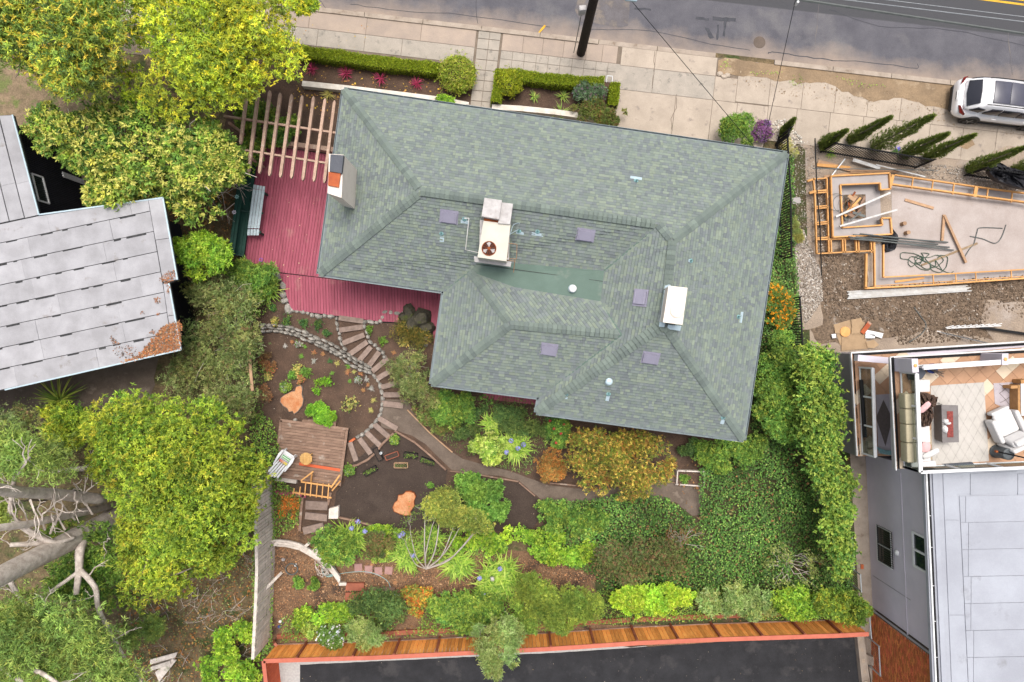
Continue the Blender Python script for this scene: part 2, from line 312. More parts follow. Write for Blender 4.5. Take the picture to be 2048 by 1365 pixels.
# road: asphalt whose dust grows towards the kerb
def road_material():
    m = mk('road_asphalt', (.105, .102, .114), (.078, .076, .088), scale=1.1, rough=.85, bump=.35, fine=.3, fscale=70, c3=(.125, .12, .126), s3=.35, t3=.56)
    t = m.node_tree; p = t.nodes['Principled BSDF']; L = t.links.new
    col = p.inputs['Base Color'].links[0].from_socket
    geo = nd(t, 'ShaderNodeNewGeometry'); dp = nd(t, 'ShaderNodeVectorMath', operation='DOT_PRODUCT')
    a = math.radians(6.6); dp.inputs[1].default_value = (math.sin(a), math.cos(a), 0); L(geo.outputs['Position'], dp.inputs[0])
    k0 = W(1237, 90); d0 = k0.x * math.sin(a) + k0.y * math.cos(a)
    n = nd(t, 'ShaderNodeTexNoise'); n.inputs['Scale'].default_value = .45; n.inputs['Detail'].default_value = 8; n.inputs['Roughness'].default_value = .65; L(geo.outputs['Position'], n.inputs['Vector'])
    ad = nd(t, 'ShaderNodeMath', operation='MULTIPLY_ADD'); L(n.outputs[0], ad.inputs[0]); ad.inputs[1].default_value = -2.6; L(dp.outputs['Value'], ad.inputs[2])
    r = nd(t, 'ShaderNodeMapRange'); r.inputs[1].default_value = d0 - 1.5; r.inputs[2].default_value = d0 - .1; r.inputs[3].default_value = 1; r.inputs[4].default_value = 0; L(ad.outputs[0], r.inputs[0])
    x = nd(t, 'ShaderNodeMix', data_type='RGBA'); x.inputs[7].default_value = (.30, .235, .185, 1); L(r.outputs[0], x.inputs[0]); L(col, x.inputs[6]); L(x.outputs[2], p.inputs['Base Color'])
    # the far lane is a newer, darker surface
    r2 = nd(t, 'ShaderNodeMapRange'); d1 = W(1800, 45); dd = d1.x * math.sin(a) + d1.y * math.cos(a)
    r2.inputs[1].default_value = dd - .03; r2.inputs[2].default_value = dd + .03; L(dp.outputs['Value'], r2.inputs[0])
    y = nd(t, 'ShaderNodeMix', data_type='RGBA'); y.inputs[7].default_value = (.058, .058, .063, 1); L(r2.outputs[0], y.inputs[0]); L(x.outputs[2], y.inputs[6]); L(y.outputs[2], p.inputs['Base Color'])
    return m
MT['road'] = road_material()

# ------------------------------------------------------------------ 2D tools
def inside(poly, x, y):
    r = np.zeros(np.shape(x), bool); n = len(poly)
    for i in range(n):
        x1, y1 = poly[i]; x2, y2 = poly[(i + 1) % n]
        if y1 == y2: continue
        cnd = ((y1 > y) != (y2 > y)) & (x < (x2 - x1) * (y - y1) / (y2 - y1) + x1); r ^= cnd
    return r
def edge_dist(poly, x, y):
    d = np.full(np.shape(x), 1e9); n = len(poly)
    for i in range(n):
        x1, y1 = poly[i]; x2, y2 = poly[(i + 1) % n]; dx, dy = x2 - x1, y2 - y1
        t = np.clip(((x - x1) * dx + (y - y1) * dy) / (dx * dx + dy * dy + 1e-9), 0, 1)
        d = np.minimum(d, np.hypot(x - x1 - t * dx, y - y1 - t * dy))
    return d
def sample_poly(poly, n, rng=RNG):
    a = np.array(poly, float); lo, hi = a.min(0), a.max(0); out = np.zeros((0, 2))
    while len(out) < n:
        q = rng.uniform(lo, hi, (n * 3 + 50, 2)); q = q[inside(poly, q[:, 0], q[:, 1])]; out = np.vstack([out, q])
    return out[:n]
def clip(sub, clp):           # Sutherland-Hodgman, 2D, convex counter-clockwise clipper
    out = sub
    for i in range(len(clp)):
        a, b = clp[i], clp[(i + 1) % len(clp)]; inp = out; out = []
        if not inp: return []
        def sd(p): return (b[0] - a[0]) * (p[1] - a[1]) - (b[1] - a[1]) * (p[0] - a[0])
        for j in range(len(inp)):
            p, q = inp[j], inp[(j + 1) % len(inp)]; dp, dq = sd(p), sd(q)
            if dp >= 0: out.append(p)
            if (dp >= 0) != (dq >= 0):
                t = dp / (dp - dq); out.append((p[0] + t * (q[0] - p[0]), p[1] + t * (q[1] - p[1])))
    return out
def area2(p): return sum(p[i][0] * p[(i + 1) % len(p)][1] - p[(i + 1) % len(p)][0] * p[i][1] for i in range(len(p))) / 2
def ccw(p): return p if area2(p) > 0 else p[::-1]
def smooth_line(pts, n=6):
    out = []; P = [Vector(p) for p in pts]
    for i in range(len(P) - 1):
        a = P[max(i - 1, 0)]; b = P[i]; c = P[i + 1]; d = P[min(i + 2, len(P) - 1)]
        for j in range(n):
            t = j / n; out.append(.5 * ((2 * b) + (c - a) * t + (2 * a - 5 * b + 4 * c - d) * t * t + (3 * b - a - 3 * c + d) * t ** 3))
    out.append(P[-1]); return out
def sheet(name, pts, z, mat, rough=0.0, parent=None, seg=14, kind='structure', label=None):
    """flat ground sheet from a pixel outline; rough = ragged edge in pixels"""
    if rough:
        q = []
        for i in range(len(pts)):
            (x1, y1), (x2, y2) = pts[i], pts[(i + 1) % len(pts)]; L = math.hypot(x2 - x1, y2 - y1); n = max(1, int(L / seg))
            for j in range(n):
                t = j / n; q.append((x1 + (x2 - x1) * t + random.uniform(-rough, rough) * (j > 0), y1 + (y2 - y1) * t + random.uniform(-rough, rough) * (j > 0)))
        pts = q
    m = M(); P = [W(x, y, z) for x, y in pts]
    for tri in tessellate_polygon([[Vector((p.x, p.y, 0)) for p in P]]):
        t = [P[i] for i in tri]
        if (t[1] - t[0]).cross(t[2] - t[0]).z < 0: t = t[::-1]
        m.poly(t)
    o = m.build(name, mat, parent)
    if not parent: o['kind'] = kind
    if label: o['label'] = label
    return o
# ------------------------------------------------------------------ ground and street
def ground_sheet():
    m = M(); s = 400; m.poly([(-s, -s, -.03), (s, -s, -.03), (s, s, -.03), (-s, s, -.03)]); return m.build('ground', MT['underwood'], kind='structure')
ground_sheet()
TH = math.radians(6.6); RO = (1237, 90)
def R(s, t): return (RO[0] + s * math.cos(TH) - t * math.sin(TH), RO[1] + s * math.sin(TH) + t * math.cos(TH))
def Rinv(x, y): dx, dy = x - RO[0], y - RO[1]; return dx * math.cos(TH) + dy * math.sin(TH), -dx * math.sin(TH) + dy * math.cos(TH)
rd = sheet('road', [R(-3500, -420), R(3500, -420), R(3500, -6), R(-3500, -6)], -.02, MT['road'])
def rquad(name, s0, s1, t0, t1, z, mat, rough=0, seg=10): return sheet(name, [R(s0, t0), R(s1, t0), R(s1, t1), R(s0, t1)], z, mat, rough, rd, seg)
# markings (px): yellow centre lines at top right, white edge lines hidden under cables
for o in (-17, -8): sheet('centre_line', [(1700, -29 + o), (2900, 125 + o), (2900, 129 + o), (1700, -25 + o)], -.012, MT['yellow'], 0, rd)
sheet('road_patch', [(1165, -40), (1262, -40), (1256, 52), (1240, 55), (1160, 44), (1150, 20)], -.012, MT['patch'], 1, rd)
for q in ([(1392, 34), (1418, 37), (1418, 42), (1391, 39)], [(1425, 33), (1472, 37), (1471, 44), (1426, 41)], [(1448, 42), (1454, 43), (1450, 74), (1445, 72)], [(1409, 55), (1418, 57), (1428, 76), (1420, 78)], [(1270, 15), (1302, 18), (1302, 22), (1268, 19)], [(1434, 50), (1438, 50), (1436, 80), (1433, 80)]):
    sheet('tar_repair', q, -.011, MT['tar'], 1.2, rd, 6)
def crack(pts, wd, z, mat, name='crack', par=None):
    m = M(); P = [(x + random.uniform(-1.5, 1.5), y + random.uniform(-1.2, 1.2)) for x, y in [tuple(v[:2]) for v in smooth_line([(a, b, 0) for a, b in pts], 5)]]
    for a, b in zip(P, P[1:]):
        d = Vector((b[0] - a[0], b[1] - a[1])); n = Vector((-d.y, d.x)).normalized() * wd / 2
        m.poly([W(a[0] - n.x, a[1] - n.y, z), W(b[0] - n.x, b[1] - n.y, z), W(b[0] + n.x, b[1] + n.y, z), W(a[0] + n.x, a[1] + n.y, z)][::-1])
    return m.build(name, mat, par or rd)
crack([(1536, 108), (1548, 104), (1600, 112), (1664, 121)], 1.6, -.011, MT['tar'])
crack([(1664, 121), (1750, 126), (1830, 137), (1835, 128)], 1.2, -.011, MT['tar'])
crack([(1180, 60), (1300, 62), (1420, 88), (1500, 100)], 1.0, -.011, MT['tar']); crack([(700, 8), (800, 22), (930, 30), (1100, 55)], 1.0, -.011, MT['tar']); crack([(1660, 20), (1760, 52), (1900, 60), (2048, 92)], 1.0, -.011, MT['tar']); crack([(640, 0), (660, 25)], 1, -.011, MT['tar']); crack([(952, -10), (955, 48)], 1, -.011, MT['tar']); crack([(1640, -5), (1630, 90)], 1, -.011, MT['patch']); crack([(2015, 60), (2025, 150)], 1, -.011, MT['patch'])
sheet('spray_mark', [(1060, 84), (1089, 50), (1092, 52), (1063, 86)], .004, MT['yellow'], .4, rd, 5)
m = M(); m.lathe(W(1519, 85, -.016), [(.30, 0), (.29, .008)], 20); m.build('valve_cover', MT['iron'], rd)
# kerb stones
kerb = T('kerb', None, None, W(1237, 90), kind='structure')
s = -2400
while s < 2400:
    ln = 118; m = M()
    if s < 190 or s > 205:
        m.slab([R(s + .6, -6), R(s + ln - .6, -6), R(s + ln - .6, 3), R(s + .6, 3)], -.03, .02 if 0 < s + 59 < 200 else .085); m.build('kerb_stone', MT['kerb'], kerb)
    s += ln
pav = T('pavement', None, None, W(1237, 120), kind='structure')
sheet('pavement_base', [R(-3000, 3), R(3000, 3), R(3000, 130), R(-3000, 130)], -.004, MT['joint'], 0, pav)
def slab(s0, s1, t0, t1, mat, jit=1.0):
    g = .4; m = M(); m.slab([R(s0 + g, t0 + g), R(s1 - g, t0 + g), R(s1 - g, t1 - g), R(s0 + g, t1 - g)], -.003, .018 + random.uniform(-.004, .004)); m.build('slab', MT[mat], pav)
A = [-2000, -1700, -1400, -1100, -900, -735, -620, -505, -395, -285]
for a, b in zip(A, A[1:]): slab(a, b, 3, 38, 'slabpink')
for a, b in zip([-2000, -1500, -1000, -800, -700, -600, -505, -430, -285], [-1500, -1000, -800, -700, -600, -505, -430, -285]): slab(a, b, 38, 72, 'slabgrey')
A = [-232, -190, -150, -108, -62, -30, 0]
for a, b in zip(A, A[1:]): slab(a, b, 3, 38, 'slabpink')
x = -232
while x < -5:
    slab(x, x + 24, 38, 55, 'slabgrey'); slab(x, x + 24, 55, 77, 'slabgrey'); x += 24
slab(8, 77, 3, 40, 'slab'); slab(77, 200, 3, 40, 'slab'); slab(0, 77, 40, 88, 'slabgrey'); slab(77, 200, 40, 88, 'slabgrey')
slab(0, 126, 88, 235, 'slab'); slab(126, 200, 88, 235, 'slab'); slab(200, 245, 40, 88, 'slab')
slab(200, 250, 88, 240, 'slab'); slab(250, 312, 88, 190, 'slab')
A = list(range(245, 3000, 66))
for a, b in zip(A, A[1:]): slab(a, b, 3, 86, 'slab')
A = [312] + list(range(370, 3000, 67))
for a, b in zip(A, A[1:]): slab(a, b, 86, 136 + (20 if b < 640 else 14), 'slab')
# verge: bare dirt drifted over the slabs beside the kerb
sheet('verge_dirt', [R(202, 8), R(215, 1), R(700, 0), R(2500, 0), R(2500, 80), R(900, 78), R(690, 55), R(640, 50), R(600, 45), R(560, 42), R(520, 55), R(480, 48), R(430, 30), R(380, 32), R(330, 36), R(290, 32), R(240, 34), R(204, 38)], .024, MT['verge'], 4, seg=12)
sheet('dirt_stain', [(1925, 275), (1945, 280), (1950, 290), (1935, 299), (1915, 292), (1912, 281)], .026, MT['verge'], 2, seg=6)
sheet('dirt_stain', [R(745, 140), R(800, 110), R(900, 105), R(1400, 108), R(1400, 190), R(745, 170)], .026, MT['site'], 4)
crack([(1310, 103), (1308, 140), (1304, 178)], 1.2, .024, MT['joint'], par=pav); crack([(1353, 190), (1352, 215), (1342, 245), (1346, 262)], 1.1, .024, MT['joint'], par=pav)
m = M()
for x, y in ((1440, 148), (1455, 151), (1448, 154)): m.rock(W(x, y, .02), .16, .12, .07, 0)
one(m, 'broken_concrete', MT['slab'], 'pale broken lumps of concrete at the dirt corner beside the driveway', 'rubble', W(1447, 150), None)
# front walk
walk = T('front_walk', None, None, W(975, 130), kind='structure')
WK = [(958, 56), (1003, 61), (983, 226), (939, 222)]
sheet('walk_base', WK, .004, MT['joint'], 0, walk)
def bil(q, u, v):
    (x0, y0), (x1, y1), (x2, y2), (x3, y3) = q
    return ((x0*(1-u)+x1*u)*(1-v)+(x3*(1-u)+x2*u)*v, (y0*(1-u)+y1*u)*(1-v)+(y3*(1-u)+y2*u)*v)
for i in range(2):
    for j in range(8):
        a, b, c, d = i/2+.012, (i+1)/2-.012, j/8+.004, (j+1)/8-.004; m = M(); m.slab([bil(WK, a, c), bil(WK, b, c), bil(WK, b, d), bil(WK, a, d)], .005, .028); m.build('slab', MT['slabgrey'], walk)

# ------------------------------------------------------------------ soils, paths and other ground sheets
sheet('front_garden_soil', [(560, 95), (952, 132), (940, 226), (700, 230), (690, 330), (440, 300), (470, 150)], .0, MT['soil'], 1)
sheet('front_garden_soil', [(993, 136), (1242, 160), (1236, 262), (983, 226)], .0, MT['soil'], 1)
sheet('garden_soil', [(500, 500), (570, 520), (590, 600), (900, 640), (920, 760), (1100, 800), (1480, 870), (1480, 980), (1410, 1040), (1180, 1040), (1100, 1080), (660, 1060), (500, 1060)], .0, MT['soil'])
sheet('dark_bed_soil', [(690, 965), (700, 930), (760, 880), (795, 862), (850, 905), (895, 940), (890, 1000), (880, 1062), (740, 1050), (664, 1035), (672, 985)], .006, MT['darksoil'], 1.5)
sheet('dark_bed_soil', [(960, 955), (1040, 966), (1085, 1003), (1080, 1040), (1060, 1062), (990, 1062)], .006, MT['darksoil'], 1.5)
sheet('mulch', [(500, 960), (604, 985), (606, 1060), (640, 1075), (800, 1070), (1010, 1100), (1190, 1118), (1215, 1150), (1180, 1160), (1230, 1250), (1700, 1240), (1700, 1290), (540, 1300), (535, 1110), (505, 1060)], .004, MT['mulch'], 2)
sheet('garden_path', [(760, 800), (815, 800), (830, 832), (862, 868), (905, 905), (925, 918), (960, 928), (1010, 940), (1068, 960), (1100, 972), (1180, 980), (1290, 972), (1340, 950), (1410, 955), (1402, 1000), (1400, 1030), (1385, 1032), (1352, 1005), (1290, 1000), (1180, 1004), (1115, 1003), (1083, 1000), (1038, 962), (1000, 952), (950, 950), (905, 942), (880, 918), (850, 888), (825, 872), (795, 862), (762, 855)], .012, MT['path'], .8)
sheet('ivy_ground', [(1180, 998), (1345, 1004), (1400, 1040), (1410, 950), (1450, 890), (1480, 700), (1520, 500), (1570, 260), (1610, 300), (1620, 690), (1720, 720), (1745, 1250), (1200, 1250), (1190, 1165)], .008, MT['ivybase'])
sheet('dry_grass', [(-300, 100), (120, 130), (230, 200), (230, 330), (180, 380), (-300, 330)], .0, MT['dry'], 3)
sheet('paved_yard', [(100, 300), (260, 330), (260, 470), (120, 470)], .004, MT['path'], 4)
sheet('paved_yard', [(-100, 700), (330, 640), (300, 800), (200, 840), (-100, 900)], .0, MT['path'], 6)
sheet('site_ground', [(1560, 262), (1640, 268), (2700, 392), (2700, 760), (1600, 760), (1600, 700)], .0, MT['site'])
sheet('rubble_ground', [(1640, 505), (1730, 508), (1735, 575), (2060, 545), (2300, 560), (2300, 740), (1880, 660), (1640, 690), (1605, 640), (1640, 600)], .006, MT['rubble'], 4)
sheet('rubble_ground', [(1585, 470), (1605, 470), (1640, 560), (1645, 650), (1600, 660)], .009, MT['site'], 3)
sheet('asphalt_lot', [(600, 1330), (1110, 1306), (1716, 1266), (1760, 1700), (600, 1700)], .008, MT['asphalt'], .5)
sheet('concrete_border', [(555, 1310), (1714, 1262), (1722, 1290), (1760, 1700), (560, 1700)], .002, MT['aggregate'])
sheet('side_passage', [(1690, 715), (1712, 705), (1760, 1240), (1830, 1700), (1712, 1700), (1722, 1268), (1705, 1000)], .014, MT['kerb'])

# ------------------------------------------------------------------ the house
EZ = 3.6
house = T('house', 'house with a large green shingled hip roof in the middle of the picture', 'house', W(1130, 560, 0))
RP = {'A': (688, 180, 0), 'B': (1573, 308, 0), 'C': (1487, 880, 0), 'D': (1073, 825, 0), 'E': (1079, 795, 0), 'F': (863, 768, 0), 'G': (888, 583, 0), 'H': (638, 548, 0),
      '1': (842, 383, 2.15), '2': (1318, 450, 2.12), '3': (1345, 482, 2.42), '4': (1328, 648, 2.42), '5': (1020, 650, 1.61), '6': (1243, 670, 1.58),
      'N': (940, 543, .54), 'S': (958, 521, .64), 'T': (1208, 542, .95), 'U': (1201, 603, .99), 'V': (1030, 575, .84)}
RV = {k: W(x, y, EZ + z) for k, (x, y, z) in RP.items()}
roof = T('roof', None, None, tuple(parent_loc(house))); del_keys = [k for k in ('category', 'label') if k in roof]
for k in del_keys: del roof[k]
roof.parent = house; roof.location = (0, 0, 0); WL[roof.name] = parent_loc(house)
FAC = ['AB321', 'A1H', 'H12TSNG', 'GN5F', 'F56E', 'DE6UT234', 'DC4'[::1], 'CB34', 'NUU65']
FAC = ['AB321', 'HA1', 'GHSNX', 'FGN5', 'EF56', 'DE6UT234', 'CD4', 'BC43', '5NVU6']
FAC[2] = 'GH12TSN'
SHC = [((.165, .200, .160), 5), ((.190, .225, .165), 4), ((.135, .160, .150), 4), ((.125, .138, .148), 3), ((.155, .175, .172), 4), ((.205, .240, .168), 2), ((.112, .124, .135), 2), ((.150, .182, .148), 5)]
MU = (.158, .188, .170); SHP = [tuple(MU[i] + (c[i] - (.150, .178, .155)[i]) * .62 for i in range(3)) for c, w_ in SHC for _ in range(w_)]
tabs = []     # (area weight, verts, faces, col)
deckm = M()
def plane_of(pts):
    c = sum(pts, Vector()) / len(pts); n = Vector()
    for i in range(len(pts)):
        a, b = pts[i] - c, pts[(i + 1) % len(pts)] - c; n += a.cross(b)
    n.normalize(); return c, (n if n.z > 0 else -n)
def lay_shingles(pts, e=.140, t=.02):
    c, n = plane_of(pts); a = (pts[1] - pts[0]); a = (a - n * a.dot(n)).normalized(); b = n.cross(a)
    if b.z < 0: a = -a; b = -b
    P2 = [((p - c).dot(a), (p - c).dot(b)) for p in pts]; Q2 = ccw(P2)
    res = [(p - c).dot(n) for p in pts]; rs = res if Q2 == P2 else res[::-1]
    tix = [list(tr) for tr in tessellate_polygon([[Vector((x, y, 0)) for x, y in Q2]])]
    tix = [tr if area2([Q2[i] for i in tr]) > 0 else tr[::-1] for tr in tix]; tris = [[Q2[i] for i in tr] for tr in tix]
    for tr in tris: pass
    P3 = [c + a * x + b * y_ + n * (r_ - .035) for (x, y_), r_ in zip(Q2, rs)]
    for tr in tix:
        q_ = [P3[i] for i in tr]; deckm.poly(q_ if (q_[1] - q_[0]).cross(q_[2] - q_[0]).z > 0 else q_[::-1])
    def resid(x, y_):
        best = None
        for tr in tix:
            (x0, y0_), (x1_, y1_), (x2_, y2_) = [Q2[i] for i in tr]; D_ = (x1_ - x0) * (y2_ - y0_) - (x2_ - x0) * (y1_ - y0_)
            if abs(D_) < 1e-9: continue
            l1 = ((x - x0) * (y2_ - y0_) - (x2_ - x0) * (y - y0_)) / D_; l2 = ((x1_ - x0) * (y - y0_) - (x - x0) * (y1_ - y0_)) / D_; l0 = 1 - l1 - l2
            s_ = min(l0, l1, l2); v = rs[tr[0]] * l0 + rs[tr[1]] * l1 + rs[tr[2]] * l2
            if best is None or s_ > best[0]: best = (s_, v)
            if s_ >= -1e-6: break
        return best[1]
    y0 = min(y for x, y in Q2); y1 = max(y for x, y in Q2); y = y0; x_lo = min(x for x, _ in Q2); x_hi = max(x for x, _ in Q2)
    def at3(x, yy, yb, th): return c + a * x + b * yy + n * (th * max(0, 1 - (yy - yb) / e) + .002 + resid(x, yy))
    mood = random.random()
    while y < y1:
        x = x_lo - random.uniform(0, .3)
        while x < x_hi:
            wd = random.choice((.10, .13, .16, .20, .26)); q = [(x + .002, y), (x + wd - .002, y), (x + wd - .002, y + e), (x + .002, y + e)]
            th = t * random.choice((.55, 1, 1.3)) ; col = random.choice(SHP); g = random.uniform(.9, 1.1); col = tuple(v * g for v in col)
            cx, cy = x + wd / 2, y + e / 2
            if x_lo <= x + wd and x <= x_hi:
                ins = [bool(inside(Q2, np.array([u]), np.array([v]))[0]) for u, v in q]
                pcs = [q] if all(ins) else [r for r in (clip(q, tr) for tr in tris) if len(r) > 2 and abs(area2(r)) > 1e-4]
                for r in pcs:
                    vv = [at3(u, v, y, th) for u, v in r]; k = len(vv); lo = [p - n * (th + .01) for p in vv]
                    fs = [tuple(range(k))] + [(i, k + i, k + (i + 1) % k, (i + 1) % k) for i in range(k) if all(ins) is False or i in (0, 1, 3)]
                    if all(ins):      # printed band at the tab head, darkened to paint in the course shadow
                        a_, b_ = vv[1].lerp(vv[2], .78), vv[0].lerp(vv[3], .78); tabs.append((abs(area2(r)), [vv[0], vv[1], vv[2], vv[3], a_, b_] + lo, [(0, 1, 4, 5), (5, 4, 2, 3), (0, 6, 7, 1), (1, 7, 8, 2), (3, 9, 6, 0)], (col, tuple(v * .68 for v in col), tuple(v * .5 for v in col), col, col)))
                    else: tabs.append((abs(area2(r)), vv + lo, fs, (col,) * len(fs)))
            x += wd
        y += e
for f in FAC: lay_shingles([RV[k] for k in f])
# closed soffit and walls
deckm.prism([RV[k] - Vector((0, 0, .16)) for k in 'HGFEDCBA'], [RV[k] - Vector((0, 0, .035)) for k in 'HGFEDCBA'])
rdk = deckm.build('roof_deck', MT['roofmat'], roof)
tabs.sort(key=lambda t_: -t_[0])
def tabmesh(lst):
    m = M()
    for _, vv, fs, col in lst:
        b = len(m.v); m.v += [tuple(p) for p in vv]
        for f, c_ in zip(fs, col): m.f.append(tuple(b + i for i in f)); m.c.append(c_)
    return m
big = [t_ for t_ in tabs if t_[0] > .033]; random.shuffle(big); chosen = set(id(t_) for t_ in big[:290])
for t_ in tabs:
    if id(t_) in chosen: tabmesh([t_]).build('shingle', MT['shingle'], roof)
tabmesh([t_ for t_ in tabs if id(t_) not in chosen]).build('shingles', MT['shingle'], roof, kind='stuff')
print('shingle tabs', len(tabs))
# felt cricket
m = M(); fp = [RV[k] for k in 'STUVN']
for tri in ('STN', 'NTV', 'TUV'):
    q = [RV[k] + Vector((0, 0, .02)) for k in tri]; m.poly(q if (q[1] - q[0]).cross(q[2] - q[0]).z > 0 else q[::-1])
m.build('felt_sheet', MT['roofmat'], roof)
m = M()
for a, b, u in (('N', 'T', .62), ):
    p0 = RV['S'].lerp(RV['N'], .35) + Vector((0, 0, .03)); p1 = RV['T'].lerp(RV['U'], .35) + Vector((0, 0, .03)); m.beam(p0, p1, .02, .01)
m.build('felt_seam', MT['seam'], roof)
# ridge caps
def caps(a, b, e=.20, wd=.27, na=None):
    d = b - a; L = d.length; d.normalize(); n_ = int(L / e); sd = d.cross(Vector((0, 0, 1))).normalized()
    for i in range(n_):
        p = a + d * (i * e); q = p + d * (e - .012); hw = wd / 2
        vs = []
        for base, up in ((p, .062), (q, .026)):
            for sx, dz in ((-hw, -hw * .38), (0, .02), (hw, -hw * .38)): vs.append(base + sd * sx + Vector((0, 0, up + dz + .02)))
        m = M(); m.v = [tuple(v) for v in vs] + [tuple(v - Vector((0, 0, .03))) for v in vs]
        g = random.uniform(.9, 1.1); col = random.choice([(.145, .178, .155), (.135, .165, .148), (.155, .19, .165), (.125, .152, .14)]); col = tuple(v * g for v in col)
        for f in ((0, 1, 4, 3), (1, 2, 5, 4), (0, 6, 7, 1), (1, 7, 8, 2), (0, 3, 9, 6), (2, 8, 11, 5), (3, 4, 10, 9), (4, 5, 11, 10)): m.f.append(f); m.c.append(col)
        m.build('ridge_cap', MT['shingle'], roof)
for a, b, wd in (('A', '1', .36), ('H', '1', .40), ('B', '3', .36), ('C', '4', .38), ('D', '4', .44), ('F', '5', .40), ('N', '5', .34)): caps(RV[a], RV[b], wd=wd)
for a, b in (('1', '2'), ('2', '3'), ('3', '4'), ('5', '6')): caps(RV[a], RV[b], wd=.36)
# valleys: dark worn strips, leaf debris
m = M()
for a, b in (('2', 'T'), ('E', '6'), ('G', 'N'), ('U', '6')): m.beam(RV[a] + Vector((0, 0, .0)), RV[b] + Vector((0, 0, .02)), .07, .02)
m.build('valley_strip', MT['roofmat'], roof, kind='stuff')
# gutters
gm = [('A', 'B'), ('B', 'C'), ('C', 'D'), ('D', 'E'), ('E', 'F'), ('F', 'G'), ('G', 'H'), ('H', 'A')]
cen = W(1100, 540, EZ)
for a, b in gm:
    p, q = RV[a], RV[b]; d = (q - p).normalized(); out = Vector((d.y, -d.x, 0)); out = -out if out.dot(p.lerp(q, .5) - cen) < 0 and a not in 'DEG' else out
    out = {'AB': Vector((.144, .989, 0)), 'BC': Vector((.989, -.147, 0)), 'CD': Vector((-.13, -.99, 0)), 'DE': Vector((-.989, .147, 0)), 'EF': Vector((-.13, -.99, 0)), 'FG': Vector((-.989, .147, 0)), 'GH': Vector((-.144, -.989, 0)), 'HA': Vector((-.989, .147, 0))}[a + b]
    m = M(); o0 = out * .0; z = Vector((0, 0, -.05))
    m.beam(p + out * .015 + z, q + out * .015 + z, .02, .10); m.beam(p + out * .11 + z, q + out * .11 + z, .018, .11); m.beam(p + out * .06 + z * 2, q + out * .06 + z * 2, .10, .012)
    n_ = max(2, int((q - p).length / 1.3))
    for i in range(n_ + 1): m.beam(p.lerp(q, i / n_) + z * .1, p.lerp(q, i / n_) + out * .12 + z * .1, .02, .012)
    m.build('gutter', MT['gutter'], house)
# walls (inset under the eaves)
wl = []; ins = {'A': (1, -1), 'B': (-1, -1), 'C': (-1, 1), 'D': (1, 1), 'E': (1, 1), 'F': (1, 1), 'G': (1, 1), 'H': (1, 1)}
u_ = Vector((.989, -.144, 0)); v_ = Vector((.144, .989, 0))
wp = [RV[k] + u_ * ins[k][0] * .5 + v_ * ins[k][1] * .5 for k in 'HGFEDCBA']
m = M(); m.prism([(p.x, p.y, -.02) for p in wp], [(p.x, p.y, EZ - .17) for p in wp]); m.build('wall', MT['wallpaint'], house)

def onroof(px, py, facet):
    pts = [RV[k] for k in facet]; c, n = plane_of(pts); o = Vector((0, 0, H)); d = (W(px, py, 0) - o).normalized()
    t = (c - o).dot(n) / d.dot(n); return o + d * t, n
def rbox(m, px, py, facet, sx, sy, h, z0=-.02, col=None):     # box square to the house, flush with the roof slope
    p, n = onroof(px, py, facet); a = (u_ - n * u_.dot(n)).normalized(); b = n.cross(a)
    base = [p + a * x * sx / 2 + b * y * sy / 2 + n * z0 for x, y in ((-1, -1), (1, -1), (1, 1), (-1, 1))]; m.prism(base, [q + n * (h - z0) for q in base], col); return p, n, a, b
# five low mauve vents
for px, py, f, sx, sy in ((898, 434, 'GH12TSN', .68, .52), (1171, 470, 'GH12TSN', .68, .50), (1281, 596, 'DE6UT234', .52, .64), (1098, 699, 'EF56', .64, .52), (1301, 716, 'CD4', .64, .50)):
    v = T('roof_vent', None, None, onroof(px, py, f)[0]); v.parent = house; hl = parent_loc(house); v.location = Vector(WL[v.name]) - Vector(hl)
    for k in ('label', 'category'):
        if k in v: del v[k]
    m = M(); rbox(m, px, py, f, sx + .1, sy + .08, .03); m.build('flange', MT['ventpaint'], v)
    m = M(); p, n, a, b = rbox(m, px, py, f, sx, sy * .86, .13, .02); m.build('hood', MT['ventpaint'], v)
    m = M(); m.beam(p + n * .14 + a * sx * .38 - b * sy * .4, p + n * .14 + a * sx * .38 + b * sy * .4, .03, .012); m.beam(p + n * .14 - a * sx * .38 - b * sy * .4, p + n * .14 - a * sx * .38 + b * sy * .4, .03, .012); m.build('fold', MT['ventpaint'], v)
def part_root(name, loc, par):
    v = bpy.data.objects.new(name, None); C.objects.link(v); v.parent = par; v.location = Vector(loc) - Vector(parent_loc(par)); WL[v.name] = tuple(loc); return v
# plumbing stacks with pale flashing
for px, py, f, fx, fy, sx, sy in ((1272, 363, 'AB321', 1272, 357, .5, .14), (883, 467, 'GH12TSN', 884, 478, .18, .26), (929, 438, 'GH12TSN', 930, 444, .36, .14), (1075, 463, 'GH12TSN', 1075, 469, .5, .12), (1038, 462, 'GH12TSN', 1040, 466, .34, .12),
                                 (1381, 522, 'BC43', 1379, 522, .14, .12), (1476, 634, 'BC43', 1482, 635, .14, .48), (1134, 789, 'CD4', 1133, 794, .10, .20), (1217, 788, 'CD4', 1215, 797, .15, .24), (1446, 835, 'CD4', 1445, 843, .16, .26)):
    p, n = onroof(px, py, f); v = part_root('vent_pipe', p, house)
    m = M(); rbox(m, fx, fy, f, sx, sy, .028); m.build('flashing', MT['zinc'], v)
    m = M(); m.lathe(p - Vector((0, 0, .02)), [(.11, 0), (.10, .04), (.05, .08)], 10); m.build('collar', MT['teal'], v)
    m = M(); m.lathe(p, [(.032, .0), (.032, .26), (.022, .26), (.022, .15)], 8); m.build('pipe', MT['teal'], v)
